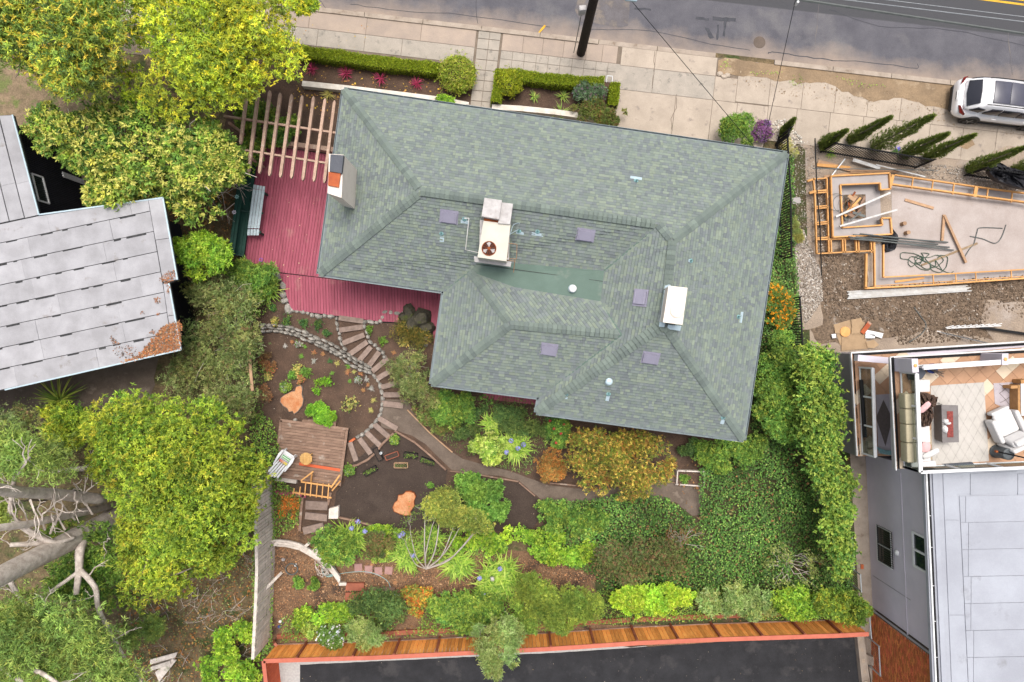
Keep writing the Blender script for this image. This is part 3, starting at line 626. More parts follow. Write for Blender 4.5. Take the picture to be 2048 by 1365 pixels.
# white round cap on felt, second cap lower right
for px, py, f, r in ((1145, 578, 'DE6UT234', .16), (1217, 763, 'CD4', .155)):
    p, n = onroof(px, py, f) if f != 'DE6UT234' else (W(px, py, EZ + .98), None); v = part_root('flue_cap', p, house)
    m = M(); m.lathe(p + Vector((0, 0, -.05)), [(r * 1.25, 0), (r * .8, .08), (r * .7, .16)], 14); m.build('flashing', MT['zinc'], v)
    m = M(); m.lathe(p + Vector((0, 0, .1)), [(r, 0), (r, .10), (r * .75, .13), (r * .15, .15)], 16); m.build('cap', MT['white'] if px == 1145 else MT['zinc'], v, smooth=False)
# chimneys
def chimney(top, z0, z1, capz):   # top: 4 px corners at z1
    t = [W(x, y, z1) for x, y in top]; c = sum(t, Vector()) / 4; v = part_root('chimney', (c.x, c.y, z0), house)
    m = M(); m.prism([(p.x, p.y, z0) for p in t], t); m.build('stack', MT['cream'], v); return v, t
zc = EZ + 3.0
cv, t = chimney([(658, 308), (687, 310), (683, 396), (655, 387)][::-1], 2.4, zc, 0)
v, _ = cv, t
m = M(); m.slab([(661, 309), (687, 311), (683, 347), (659, 343)][::-1], zc - .04, zc + .16); m.build('cap_plate', MT['slatecap'], cv)
m = M(); m.slab([(657, 344), (681, 347), (677, 375), (656, 371)][::-1], zc - .04, zc + .10); m.build('rusty_cap', MT['terracotta'], cv)
p, n = onroof(704, 355, 'HA1'); m = M(); m.poly([onroof(x, y, 'HA1')[0] + n * .035 for x, y in ((700, 330), (708, 348), (709, 365), (699, 398), (696, 402), (694, 336))][::-1])
m.v = [tuple(onroof(x, y, 'HA1')[0] + n * .035) for x, y in ((694, 332), (702, 328), (712, 352), (711, 372), (700, 404), (690, 404))]; m.f = [(0, 5, 4, 3, 2, 1)]; m.c = [None]; m.build('flashing', MT['zinc'], cv)
zc = EZ + 3.3
cv, t = chimney([(1340, 573), (1373, 577), (1363, 648), (1329, 643)][::-1], EZ + 1.5, zc, 0)
m = M(); m.slab([(1337, 572), (1375, 576), (1365, 650), (1326, 645)][::-1], zc - .02, zc + .05); m.build('coping', MT['cream'], cv)
m = M(); m.lathe(W(1354, 622, zc + .05), [(.28, 0), (.28, .05), (.25, .07), (.2, .09), (.06, .11)], 24); m.build('cowl', MT['cream'], cv)
m = M(); rbox(m, 1330, 612, 'DE6UT234', .22, 1.75, .05); rbox(m, 1348, 655, 'CD4', .55, .2, .05); m.build('flashing', MT['zinc'], cv)
# air handling unit on the roof
ac = T('air_conditioner', 'large cream rooftop air conditioner with a round rusty fan and metal duct hood', 'air conditioner', W(985, 470, EZ + 1.6))
za = EZ + 2.65
m = M(); m.slab([(967, 442), (1021, 449), (1013, 523), (955, 515)][::-1], za - .75, za)
m.build('cabinet', MT['acbody'], ac)
m = M(); m.slab([(948, 513), (1023, 524), (1021, 534), (949, 524)][::-1], za - .95, za - .80); m.slab([(960, 440), (1020, 448), (1018, 520), (958, 512)][::-1], za - 1.5, za - .80); m.build('base_frame', MT['duct'], ac)
m = M(); m.slab([(969, 396), (1004, 401), (998, 439), (963, 433)][::-1], za - .35, za + .28); m.build('intake_hood', MT['duct'], ac)
m = M(); m.slab([(1003, 405), (1026, 408), (1020, 449), (996, 447)][::-1], za - .8, za + .1); m.build('supply_duct', MT['duct'], ac)
m = M(); m.slab([(968, 437), (998, 441), (997, 447), (967, 443)][::-1], za - .2, za - .04); m.build('intake_mouth', MT['rust'], ac)
fc = W(978, 497.5, za)
fan = part_root('fan', fc, ac)
m = M(); m.lathe(fc + Vector((0, 0, .001)), [(.300, .0), (.300, .035), (.272, .035), (.272, .004)], 28, cap=False); m.build('rim', MT['rust'], fan)
m = M(); m.lathe(fc + Vector((0, 0, .003)), [(.275, 0), (.274, .003)], 28); m.build('well', mk('fan_well', (.06, .02, .012), fine=.2), fan)
for i in range(3):
    t0 = math.radians(90 + 120 * i); m = M(); pts = []
    for r, da in ((.07, -.25), (.24, -.40), (.262, 0), (.24, .40), (.07, .25)): pts.append(fc + Vector((math.cos(t0 + da) * r, math.sin(t0 + da) * r, .012 + .012 * (da > 0))))
    m.prism(pts, [p_ + Vector((0, 0, .006)) for p_ in pts]); m.build('blade', MT['duct'], fan)
m = M(); m.lathe(fc + Vector((0, 0, .01)), [(.07, 0), (.07, .04), (.03, .05)], 12)
m.build('hub', MT['rust'], fan)
m = M()
for i in range(6): t0 = math.pi * i / 6 + .2; m.beam(fc + Vector((math.cos(t0) * .28, math.sin(t0) * .28, .05)), fc - Vector((math.cos(t0) * .28, math.sin(t0) * .28, -.05)), .008, .008)
m.build('guard', MT['rust'], fan)
def pth(lst): return [W(*q) for q in lst]
m = M(); z = EZ + 1.75
m.tube(pth([(938, 437, z + .3), (931, 500, z), (958, 506, z)]), .018, 6); m.tube(pth([(928, 437, z + .3), (938, 437, z + .3)]), .02, 6); m.build('condensate_pipe', MT['whitepipe'], ac)
m = M(); m.tube(pth([(1018, 487, z + .5), (1034, 489, z + .4), (1033, 518, z), (1014, 518, z)]), .018, 6); m.tube(pth([(1030, 518, z), (1027, 545, EZ + 1.1)]), .018, 6); m.tube(pth([(1016, 486, z + .5), (1014, 522, z)]), .03, 6)
m.tube(pth([(1014, 521, z + .02), (1031, 523, z)]), .015, 6); m.build('gas_pipe', MT['oldlumber'], ac)
m = M(); m.tube([tuple(v) for v in smooth_line(pth([(1020, 470, z + .6), (1026, 452, z + .4), (1034, 447, z + .1), (1040, 447, z)]))], .015, 5); m.tube([tuple(v) for v in smooth_line(pth([(1022, 468, z + .6), (1030, 463, z + .3), (1038, 459, z)]))], .015, 5); m.build('cable', MT['zinc'], ac)
# ------------------------------------------------------------------ foliage tools
def norm(a): return a / (np.linalg.norm(a, axis=1, keepdims=True) + 1e-9)
def leaf_mesh(name, P, D, N, L, Wd, col, parent, mat=None, curl=.15):
    """P base, D direction, N face normal hint; one pointed four-sided leaf each, bent along the middle"""
    n = len(P); D = norm(D); S = norm(np.cross(D, N)); U = np.cross(S, D)
    L = L[:, None]; Wd = Wd[:, None]
    v = np.empty((n, 4, 3), np.float32)
    v[:, 0] = P; v[:, 1] = P + D * L * .5 + S * Wd * .5 + U * L * curl * .5; v[:, 2] = P + D * L; v[:, 3] = P + D * L * .5 - S * Wd * .5 + U * L * curl * .5
    off = np.array(parent_loc(parent), np.float32); v = (v - off).reshape(-1, 3)
    me = bpy.data.meshes.new(name); me.vertices.add(n * 4); me.vertices.foreach_set('co', v.ravel())
    f = np.arange(n * 4, dtype=np.int32).reshape(n, 4)
    tri = np.empty((n, 2, 3), np.int32); tri[:, 0] = f[:, [0, 1, 2]]; tri[:, 1] = f[:, [0, 2, 3]]
    me.loops.add(n * 6); me.loops.foreach_set('vertex_index', tri.ravel()); me.polygons.add(n * 2)
    me.polygons.foreach_set('loop_start', np.arange(0, n * 6, 3, dtype=np.int32)); me.polygons.foreach_set('loop_total', np.full(n * 2, 3, np.int32))
    me.update(); at = me.attributes.new('Col', 'FLOAT_COLOR', 'FACE')
    c = np.ones((n, 2, 4), np.float32); c[:, :, :3] = col[:, None, :]; at.data.foreach_set('color', c.ravel())
    return link(name, me, mat or MT['leaf'], parent)
def pal_pick(pal, n, rng): 
    w_ = np.array([p[3] if len(p) > 3 else 1 for p in pal], float); i = rng.choice(len(pal), n, p=w_ / w_.sum()); return np.array([p[:3] for p in pal])[i]
def crown(parent, blobs, nsprig, k, L, Wd, pal, rng, spread=.9, up=.35, inner=.3, jitter=.22, floor=None, drop=0.0, lowf=1.3, name='foliage', bright=(.75, 1.25), tipc=None):
    """blobs: (x, y, z, r, rz) world; sprigs of k leaves over their upper surfaces, thinner and sparser inside"""
    B = np.array(blobs, float); w_ = B[:, 3] ** 2; bi = rng.choice(len(B), nsprig, p=w_ / w_.sum()); b = B[bi]
    d = norm(rng.normal(size=(nsprig, 3))); d[:, 2] = np.where(d[:, 2] < -.25, -d[:, 2], d[:, 2]); d = norm(d)
    rad = 1 + rng.normal(size=nsprig) * jitter * .5; sh_ = rng.random(nsprig) < .09; rad[sh_] *= rng.uniform(1.08, 1.4, sh_.sum()); ins = rng.random(nsprig) < inner; rad[ins] = rng.uniform(.3, .85, ins.sum())
    c = b[:, :3] + d * np.stack([b[:, 3] * rad, b[:, 3] * rad, b[:, 4] * rad], 1)
    if floor is not None: c[:, 2] = np.maximum(c[:, 2], floor + rng.random(nsprig) * .1)
    base = pal_pick(pal, nsprig, rng)
    lf = np.sin(c[:, 0] * lowf + 1.7) * np.cos(c[:, 1] * lowf * 1.13 + .6) + np.sin(c[:, 0] * lowf * 2.3 + c[:, 1] * 1.9 * lowf)
    bt_ = rng.uniform(.78, 1.22, len(B))[bi]; hs_ = rng.uniform(-.12, .16, len(B))[bi]; base = base * np.stack([bt_ * (1 + hs_), bt_, bt_ * (1 - hs_ * .5)], 1) * 1.27
    base = base * np.clip(1 + lf * .10, .7, 1.3)[:, None] * rng.uniform(bright[0], bright[1], (nsprig, 1))
    if tipc is not None:                                # new growth on the upper, outer shoots
        m_ = (rng.random(nsprig) < tipc[3]) & (d[:, 2] > .3) & ~ins; base[m_] = np.array(tipc[:3]) * rng.uniform(.8, 1.2, (m_.sum(), 1))
    P = np.repeat(c, k, 0); n = nsprig * k; dd = np.repeat(d, k, 0); col = np.repeat(base, k, 0) * rng.uniform(.85, 1.15, (n, 1))
    D = norm(dd * .35 + rng.normal(size=(n, 3)) * spread + np.array([0, 0, up - drop])); 
    N = norm(np.array([0, 0, 1.0]) * .9 + dd * .5 + rng.normal(size=(n, 3)) * .35)
    P = P + rng.normal(size=(n, 3)) * L * .12
    return leaf_mesh(name, P, D, N, L * rng.uniform(.65, 1.3, n), Wd * rng.uniform(.7, 1.25, n), col, parent)
def fill(poly, z0, z1, r0, r1, n, rng, flat=.8):
    """round clumps filling a crown outline given in photograph pixels; taller towards the middle"""
    out = []; Q = sample_poly(poly, n * 6, rng); e = edge_dist(poly, Q[:, 0], Q[:, 1]); mx = e.max()
    for (x, y), d in zip(Q, e):
        f = min(1, d / (mx * .6 + 1e-6)); z = z0 + (z1 - z0) * (f ** .6) * rng.uniform(.5, 1); r = rng.uniform(r0, r1); rp = r * k_at(z)
        if d < rp * .75: r = max(r0 * .45, d / k_at(z) / .8); 
        if d < rp * .2 : continue
        p = W(x, y, z); out.append((p.x, p.y, z - r * flat * .5, r, r * flat))
        if len(out) >= n: break
    return out
G = lambda *a: a
PAL = dict(
 yellow=[(.44, .50, .035, 4), (.32, .41, .04, 4), (.58, .55, .045, 2), (.22, .30, .035, 3), (.12, .18, .03, 2)],
 feather=[(.22, .32, .055, 4), (.14, .22, .045, 3), (.36, .42, .05, 2.4), (.52, .50, .06, 1.6), (.09, .15, .04, 2)],
 magnolia=[(.15, .25, .04, 4), (.25, .35, .05, 2.5), (.44, .47, .08, 1), (.10, .17, .03, 3), (.06, .12, .025, 2)],
 laurel=[(.26, .35, .03, 4), (.18, .27, .03, 4), (.36, .42, .045, 3), (.09, .16, .02, 3), (.38, .37, .04, .8)],
 olive=[(.22, .26, .08, 3), (.15, .20, .06, 3), (.29, .32, .12, 2), (.20, .15, .075, 1), (.10, .14, .04, 2)],
 pine=[(.16, .25, .055, 3), (.24, .34, .07, 3), (.11, .17, .04, 2), (.32, .38, .09, 1.4)],
 green=[(.13, .24, .04, 4), (.08, .17, .03, 3), (.20, .31, .05, 3), (.28, .36, .06, 1.3)],
 lime=[(.26, .42, .035, 4), (.17, .32, .03, 3), (.34, .47, .06, 3), (.10, .21, .025, 2)],
 limeyellow=[(.36, .46, .09, 4), (.24, .35, .05, 3), (.46, .52, .15, 2), (.12, .22, .035, 2)],
 ivy=[(.085, .18, .035, 4), (.05, .115, .025, 4), (.13, .25, .045, 2.5), (.22, .30, .07, .9), (.20, .16, .06, .5)],
 dark=[(.09, .15, .04, 4), (.06, .11, .03, 3), (.14, .20, .05, 2)],
 bronze=[(.20, .19, .035, 4), (.28, .17, .04, 3), (.13, .17, .03, 3), (.34, .17, .045, 1.5), (.22, .26, .035, 3)],
 orange=[(.40, .17, .04, 3), (.28, .14, .04, 2), (.22, .17, .05, 2), (.34, .22, .06, 1)],
 redshrub=[(.13, .16, .05, 4), (.17, .12, .055, 3), (.20, .11, .055, 1), (.08, .11, .035, 3), (.15, .20, .055, 2)],
 hedge=[(.26, .33, .015, 4), (.18, .26, .015, 3), (.34, .38, .03, 2), (.12, .18, .012, 1)],
 ball=[(.22, .24, .025, 3), (.28, .24, .05, 2), (.15, .21, .02, 3), (.30, .32, .03, 1)],
 cypress=[(.26, .33, .07, 4), (.17, .24, .06, 3), (.36, .42, .10, 2)],
 purple=[(.20, .09, .22, 4), (.27, .14, .29, 2), (.12, .05, .11, 2), (.10, .13, .05, 1)],
 wisp=[(.26, .34, .10, 4), (.18, .27, .07, 3), (.34, .40, .15, 2)],
)
def limb(m, a, b, r0, r1, rng, wob=.12, n=5, seg=5):
    a = Vector(a); b = Vector(b); L = (b - a).length; pts = []
    for i in range(n + 1):
        t = i / n; q = a.lerp(b, t); 
        if 0 < i < n: q += Vector(rng.normal(size=3).tolist()) * L * wob * .35
        q.z += math.sin(t * math.pi) * L * .06; pts.append(q)
    m.tube(pts, [r0 + (r1 - r0) * i / n for i in range(n + 1)], seg, caps=False); return pts
def plant(name, label, cat, poly, z0, z1, r0, r1, nb, ns, k, L, Wd, pal, seed, base=None, stem=.05, stems=4, group=None, bark='bark', trunk='branches', nl=None, **kw):
    rng = np.random.default_rng(seed)
    if len(poly) == 3 and not hasattr(poly[0], '__len__'): cx, cy, r = poly; poly = [(cx + r * math.cos(t) * rng.uniform(.85, 1.1), cy + r * math.sin(t) * rng.uniform(.85, 1.1)) for t in np.linspace(0, 2 * math.pi, 13)[:-1]]
    flat = kw.pop('flat', .8); blobs = fill(poly, z0, z1, r0, r1, nb, rng, flat)
    if not blobs:
        c = np.mean(poly, 0); p = W(c[0], c[1], z1 * .5); blobs = [(p.x, p.y, z1 * .5, r0, r0 * .7)]
    B = np.array(blobs); 
    if base: bp = W(base[0], base[1], 0)
    else: bp = Vector((B[:, 0].mean(), B[:, 1].mean(), 0))
    root = T(name, label, cat, (bp.x, bp.y, 0), group)
    crown(root, blobs, ns, k, L, Wd, PAL[pal] if isinstance(pal, str) else pal, rng, **kw)
    if stems:
        m = M(); idx = rng.choice(len(B), min(stems, len(B)), replace=False); top = (bp.x, bp.y, z0 * .35)
        if z1 > 2.5: limb(m, (bp.x, bp.y, -.05), top, stem * 1.3, stem, rng, .05)
        else: top = (bp.x, bp.y, 0)
        for i in idx:
            pts = limb(m, top, (B[i, 0], B[i, 1], B[i, 2]), stem * .6, stem * .18, rng)
            for q in range(2):
                a = pts[rng.integers(2, len(pts))]; limb(m, a, a + Vector((rng.normal() * B[i, 3], rng.normal() * B[i, 3], B[i, 4] * .8)), stem * .22, stem * .08, rng, n=3, seg=4)
        m.build(trunk, MT[bark], root, smooth=True)
    return root
def twigs(m, p, d, L, r, rng, depth=3, fork=3, spread=.55, ends=None, seg=4):
    q = p + d * L; mid = p.lerp(q, .5) + Vector(rng.normal(size=3).tolist()) * L * .07
    m.tube([p, mid, q], [r, r * .85, r * .7], seg, caps=False)
    if depth == 0:
        if ends is not None: ends.append(q)
        return
    for i in range(fork):
        dd = (d + Vector(rng.normal(size=3).tolist()) * spread + Vector((0, 0, .1))).normalized()
        twigs(m, q if i else mid.lerp(q, .6), dd, L * rng.uniform(.6, .85), r * .62, rng, depth - 1, fork, spread, ends, seg)
def leaves_at(parent, pts, k, L, Wd, pal, rng, sc=.12, name='foliage', up=.3):
    P = np.repeat(np.array([tuple(p) for p in pts]), k, 0); n = len(P); P = P + rng.normal(size=(n, 3)) * sc
    D = norm(rng.normal(size=(n, 3)) + np.array([0, 0, up])); N = norm(rng.normal(size=(n, 3)) * .5 + np.array([0, 0, 1.]))
    return leaf_mesh(name, P, D, N, L * rng.uniform(.7, 1.3, n), Wd * rng.uniform(.7, 1.3, n), pal_pick(PAL[pal] if isinstance(pal, str) else pal, n, rng) * rng.uniform(.8, 1.2, (n, 1)), parent)
def blades(parent, c, n, L, wd, cols, rng, droop=.55, tilt=(.35, 1.2), seg=4, name='leaf_blades', r0=.06):
    m = M(); c = Vector(c)
    for i in range(n):
        t = rng.uniform(0, 2 * math.pi); el = rng.uniform(*tilt); h = Vector((math.cos(t), math.sin(t), 0)); l = L * rng.uniform(.7, 1.15); s = Vector((-h.y, h.x, 0)); t2 = rng.uniform(0, 6.283); o = c + Vector((math.cos(t2), math.sin(t2), 0)) * r0 * math.sqrt(rng.random()) + Vector((0, 0, .02))
        col = np.array(cols[rng.integers(len(cols))]) * rng.uniform(.8, 1.2); prev = None
        for j in range(seg + 1):
            u = j / seg; q = o + h * (l * u * math.cos(el) + l * u * u * .25) + Vector((0, 0, l * (u * math.sin(el) - droop * u * u))); q.z = max(q.z, .03); w_ = wd * (1 - u ** 2) * .5 + .002
            if prev is not None:
                pq, pw = prev; m.poly([pq - s * pw, pq + s * pw, q + s * w_, q - s * w_], tuple(col * (1 + .15 * u)))
            prev = (q, w_)
    return m.build(name, MT['leaf'], parent)
def flower_head(m, c, r, col, rng, n=26):
    c = Vector(c)
    for i in range(n):
        d = Vector(rng.normal(size=3).tolist()).normalized(); d.z = abs(d.z); p = c + d * r; s = d.orthogonal().normalized() * r * .28; q = d.cross(s).normalized() * r * .28
        g = rng.uniform(.75, 1.25); m.poly([p - s, p - q, p + s, p + q], tuple(v * g for v in col))
def ground_leaves(name, label, polys, dens, L, Wd, pal, seed, h=.15, hum=.25, mat=None, holes=(), group=None, cat=None, lowf=.9, thin=0):
    """a mat of leaves over the soil, as one uncountable mass"""
    rng = np.random.default_rng(seed); pts = []
    for poly in polys:
        A = abs(area2([tuple(W(x, y)[:2]) for x, y in poly])); q = sample_poly(poly, int(A * dens), rng); pts.append(q)
    q = np.vstack(pts)
    for hp in holes: q = q[~inside(hp, q[:, 0], q[:, 1])]
    X = (q[:, 0] - CX) / FP * H; Y = -(q[:, 1] - CY) / FP * H; n = len(X)
    hz = h * rng.random(n) + hum * np.clip(np.sin(X * lowf * 2.1 + 1) * np.cos(Y * lowf * 1.7) * .5 + .5 * np.sin(X * 3.3 * lowf + Y * 2.7 * lowf) * .6 + .4, 0, 1)
    if thin:
        g = np.sin(X * 1.9 + 2) * np.cos(Y * 2.3 + 1) + np.sin(X * .8 - Y * 1.1) + rng.normal(size=n) * .4; kp = g > -thin; X, Y, hz = X[kp], Y[kp], hz[kp]; n = len(X)
    P = np.stack([X, Y, hz + .01], 1) ; sc = (H - P[:, 2:3]) / H; P[:, :2] *= sc
    t = rng.uniform(0, 2 * math.pi, n); D = np.stack([np.cos(t), np.sin(t), rng.normal(size=n) * .3], 1); N = norm(rng.normal(size=(n, 3)) * .35 + np.array([0, 0, 1.]))
    col = pal_pick(PAL[pal] if isinstance(pal, str) else pal, n, rng) * rng.uniform(.9, 1.6, (n, 1)) * np.clip(1 + .22 * np.sin(X * 2.1) * np.cos(Y * 1.9) + .22 * np.sin(X * .9 + 1) * np.sin(Y * .8), .5, 1.5)[:, None]
    o = leaf_mesh(name, P, D, N, L * rng.uniform(.6, 1.3, n), Wd * rng.uniform(.7, 1.3, n), col, None); o['kind'] = 'stuff'; o['label'] = label
    if mat: o.data.materials.clear(); o.data.materials.append(mat)
    return o
def scatter_chips(name, label, polys, n, size, cols, seed, z=.02, holes=(), mat='chip', tall=.3, dens=None):
    rng = np.random.default_rng(seed); q = []
    for poly in polys:
        A = abs(area2([tuple(W(x, y)[:2]) for x, y in poly])); q.append(sample_poly(poly, int(A * n), rng))
    q = np.vstack(q)
    for hp in holes: q = q[~inside(hp, q[:, 0], q[:, 1])]
    k = len(q); P = np.stack([(q[:, 0] - CX) / FP * (H - z), -(q[:, 1] - CY) / FP * (H - z), np.full(k, z) + rng.random(k) * size * .2], 1)
    t = rng.uniform(0, 2 * math.pi, k); D = np.stack([np.cos(t), np.sin(t), rng.normal(size=k) * tall], 1); N = norm(rng.normal(size=(k, 3)) * tall + np.array([0, 0, 1.]))
    s = size * np.exp(rng.normal(size=k) * .4)
    o = leaf_mesh(name, P, D, N, s, s * rng.uniform(.4, .9, k), pal_pick(cols, k, rng) * rng.uniform(.75, 1.25, (k, 1)), None, MT[mat], curl=.2); o['kind'] = 'stuff'; o['label'] = label; return o
def pebbles(name, label, poly, n, s0, s1, cols, seed, z=0.0, power=2.0):
    """angular stones, eight faces each"""
    rng = np.random.default_rng(seed); q = sample_poly(poly, n, rng); s = s0 + (s1 - s0) * rng.random(n) ** power
    X = (q[:, 0] - CX) / FP * H; Y = -(q[:, 1] - CY) / FP * H; o6 = np.array([(1, 0, .3), (-1, 0, .3), (0, 1, .3), (0, -1, .3), (0, 0, 1), (0, 0, -.4)], float)
    v = o6[None] * rng.uniform(.6, 1.15, (n, 6, 1)) * s[:, None, None] * np.array([1, 1, .75]); t = rng.uniform(0, 6.28, n); ct, st = np.cos(t)[:, None], np.sin(t)[:, None]
    v = np.stack([v[:, :, 0] * ct - v[:, :, 1] * st + X[:, None], v[:, :, 0] * st + v[:, :, 1] * ct + Y[:, None], v[:, :, 2] + z], 2).astype(np.float32)
    tri = np.array([(0, 2, 4), (2, 1, 4), (1, 3, 4), (3, 0, 4), (2, 0, 5), (1, 2, 5), (3, 1, 5), (0, 3, 5)]); F_ = (tri[None] + (np.arange(n) * 6)[:, None, None]).astype(np.int32)
    me = bpy.data.meshes.new(name); me.vertices.add(n * 6); me.vertices.foreach_set('co', v.ravel()); me.loops.add(n * 24); me.loops.foreach_set('vertex_index', F_.ravel())
    me.polygons.add(n * 8); me.polygons.foreach_set('loop_start', np.arange(0, n * 24, 3, dtype=np.int32)); me.polygons.foreach_set('loop_total', np.full(n * 8, 3, np.int32)); me.update()
    at = me.attributes.new('Col', 'FLOAT_COLOR', 'FACE'); c = np.ones((n, 8, 4), np.float32); c[:, :, :3] = (pal_pick(cols, n, rng) * rng.uniform(.7, 1.25, (n, 1)))[:, None]; at.data.foreach_set('color', c.ravel())
    o = link(name, me, MT['chip']); o['kind'] = 'stuff'; o['label'] = label; return o
# ------------------------------------------------------------------ trees of the west side
plant('feathery_tree', 'tall feathery green tree with orange-yellow tips at the top left corner', 'tree', [(-90, -80), (250, -80), (245, 60), (238, 150), (215, 185), (130, 192), (60, 150), (0, 125), (-90, 130)], 5, 8, .7, 1.3, 60, 7600, 9, .17, .042, 'feather', 1, base=(150, 90), stem=.22, stems=10, up=.1, tipc=(.72, .56, .07, .14), lowf=.8, trunk='trunk')
plant('yellow_tree', 'yellow-green tree with bare pale twigs left of the front hedge', 'tree', [(250, -80), (575, -80), (592, 20), (588, 90), (606, 112), (585, 145), (556, 172), (510, 172), (462, 200), (400, 232), (330, 240), (250, 205), (230, 150), (245, 60)], 4.5, 7, .55, 1.1, 80, 9000, 9, .14, .042, 'yellow', 2, base=(420, 90), stem=.2, stems=16, up=.1, inner=.22, bark='palebark', trunk='trunk')
plant('overhanging_tree', 'small yellow-green tree spray hanging over the pavement at the top edge', 'tree', (612, 4, 26), 4.5, 5.2, .25, .4, 7, 260, 9, .18, .055, 'yellow', 3, stem=.02, stems=0, trunk='trunk')
plant('magnolia_tree', 'broad magnolia tree with pale yellow-green leaf tips over the black sided house', 'tree', [(50, 245), (100, 197), (160, 215), (230, 190), (330, 195), (400, 232), (440, 262), (482, 312), (487, 345), (445, 380), (395, 392), (455, 415), (432, 445), (380, 448), (340, 405), (290, 398), (255, 445), (200, 425), (155, 392), (190, 362), (170, 342), (100, 312), (55, 285)], 3.6, 5.4, .45, .8, 85, 6200, 8, .19, .07, 'magnolia', 4, base=(365, 330), stem=.15, stems=22, up=.25, inner=.2, tipc=(.64, .62, .15, .38), bark='palebark', trunk='trunk')
plant('young_tree', 'bright green young tree between the green bench and the pale roof', 'tree', [(330, 500), (350, 470), (400, 462), (450, 485), (470, 520), (440, 550), (390, 560), (360, 530)], 2.2, 3.2, .35, .55, 18, 1200, 8, .17, .05, 'lime', 5, stem=.08, stems=7, inner=.25, trunk='trunk')
plant('wispy_shrub', 'wispy grey-green shrub leaning along the old fence below the bench', 'shrub', [(370, 560), (430, 550), (500, 570), (520, 640), (515, 700), (505, 770), (510, 830), (470, 860), (400, 800), (330, 770), (310, 745), (365, 700), (365, 640)], 1.4, 2.6, .4, .75, 60, 4800, 7, .13, .03, 'olive', 6, stem=.05, stems=18, inner=.3, jitter=.5, bark='palebark')
plant('fern_shrub', 'soft green shrub at the garden corner left of the red deck', 'shrub', [(440, 540), (480, 520), (545, 530), (560, 548), (545, 580), (520, 600), (500, 640), (450, 600)], .8, 1.5, .25, .45, 22, 1400, 8, .16, .035, 'green', 7, stem=.04, stems=6)
plant('laurel_tree', 'huge rounded yellow-green laurel tree filling the lower left yard', 'tree', [(165, 830), (230, 790), (300, 780), (350, 800), (430, 800), (480, 850), (510, 880), (535, 960), (500, 1020), (510, 1080), (470, 1130), (440, 1140), (400, 1190), (340, 1200), (300, 1240), (250, 1225), (235, 1170), (240, 1080), (225, 1000), (190, 960), (170, 900)], 3.8, 7.2, .5, .95, 120, 16000, 8, .13, .045, 'laurel', 8, base=(360, 960), stem=.25, stems=16, inner=.12, up=.3, trunk='trunk')
plant('shaded_tree', 'darker green tree under the big bare trunk', 'tree', [(60, 1060), (170, 1020), (230, 1060), (245, 1150), (230, 1220), (150, 1230), (90, 1180)], 2, 3.4, .5, .9, 26, 1900, 8, .16, .05, 'green', 9, stem=.12, stems=5, trunk='trunk')
plant('yellowing_shrub', 'yellowing shrub beside the spiky flax plant under the pale roof edge', 'shrub', [(80, 820), (150, 800), (180, 830), (175, 880), (140, 900), (90, 870)], 2, 3, .4, .6, 14, 1000, 8, .16, .05, 'laurel', 10, stem=.06, stems=4)
plant('dark_thicket', 'dark olive thicket below the pale roof at the left edge', 'shrub', [(-60, 780), (60, 810), (110, 880), (200, 940), (210, 1000), (120, 960), (0, 980), (-60, 940)], 2, 3.6, .5, .9, 26, 2200, 8, .14, .03, 'olive', 11, stem=.06, stems=6)
plant('green_undergrowth', 'bright green undergrowth below the laurel tree at the bottom edge', 'shrub', [(425, 1270), (470, 1245), (515, 1235), (520, 1380), (420, 1400), (400, 1330)], .6, 1.5, .35, .55, 20, 1500, 8, .12, .06, 'lime', 12, stem=.03, stems=4)
plant('laurel_sucker', 'low olive-green regrowth at the foot of the laurel tree', 'shrub', [(235, 1235), (310, 1220), (330, 1270), (270, 1300), (235, 1290)], 1.5, 2.6, .4, .6, 12, 900, 7, .14, .03, 'pine', 13, stem=.04, stems=4)
# big bare conifer: straight leaning-looking trunk (it is upright, seen from above)
rng = np.random.default_rng(20)
bt = W(243, 1030, 0); root = T('old_cypress_tree', 'old cypress with a thick bare trunk and lichened limbs reaching out at the left edge', 'tree', tuple(bt))
m = M(); ztop = 11.5
P = [bt + Vector((-.03 * z, -.05 * z, z)) for z in (0, 1.5, 3, 5, 7, 9, ztop)]; m.tube(P, [.58, .48, .45, .42, .40, .36, .32], 14); m.build('trunk', MT['palebark'], root, smooth=True)
m = M(); m.tube([bt + Vector((-.1, .55, 0)), bt + Vector((-.2, .85, 3)), bt + Vector((-.35, 1.15, 6)), bt + Vector((-.7, 2.0, 11))], [.2, .17, .15, .12], 10); m.build('trunk', MT['palebark'], root, smooth=True)
def pix_limb(lst, r0, r1, par, mat='palebark', name='branch', n=7):
    m = M(); P = [Vector(v) for v in smooth_line([W(*q) for q in lst], 4)]; k = len(P); m.tube(P, [r0 + (r1 - r0) * i / (k - 1) for i in range(k)], n, caps=True); m.build(name, MT[mat], par, smooth=True); return P
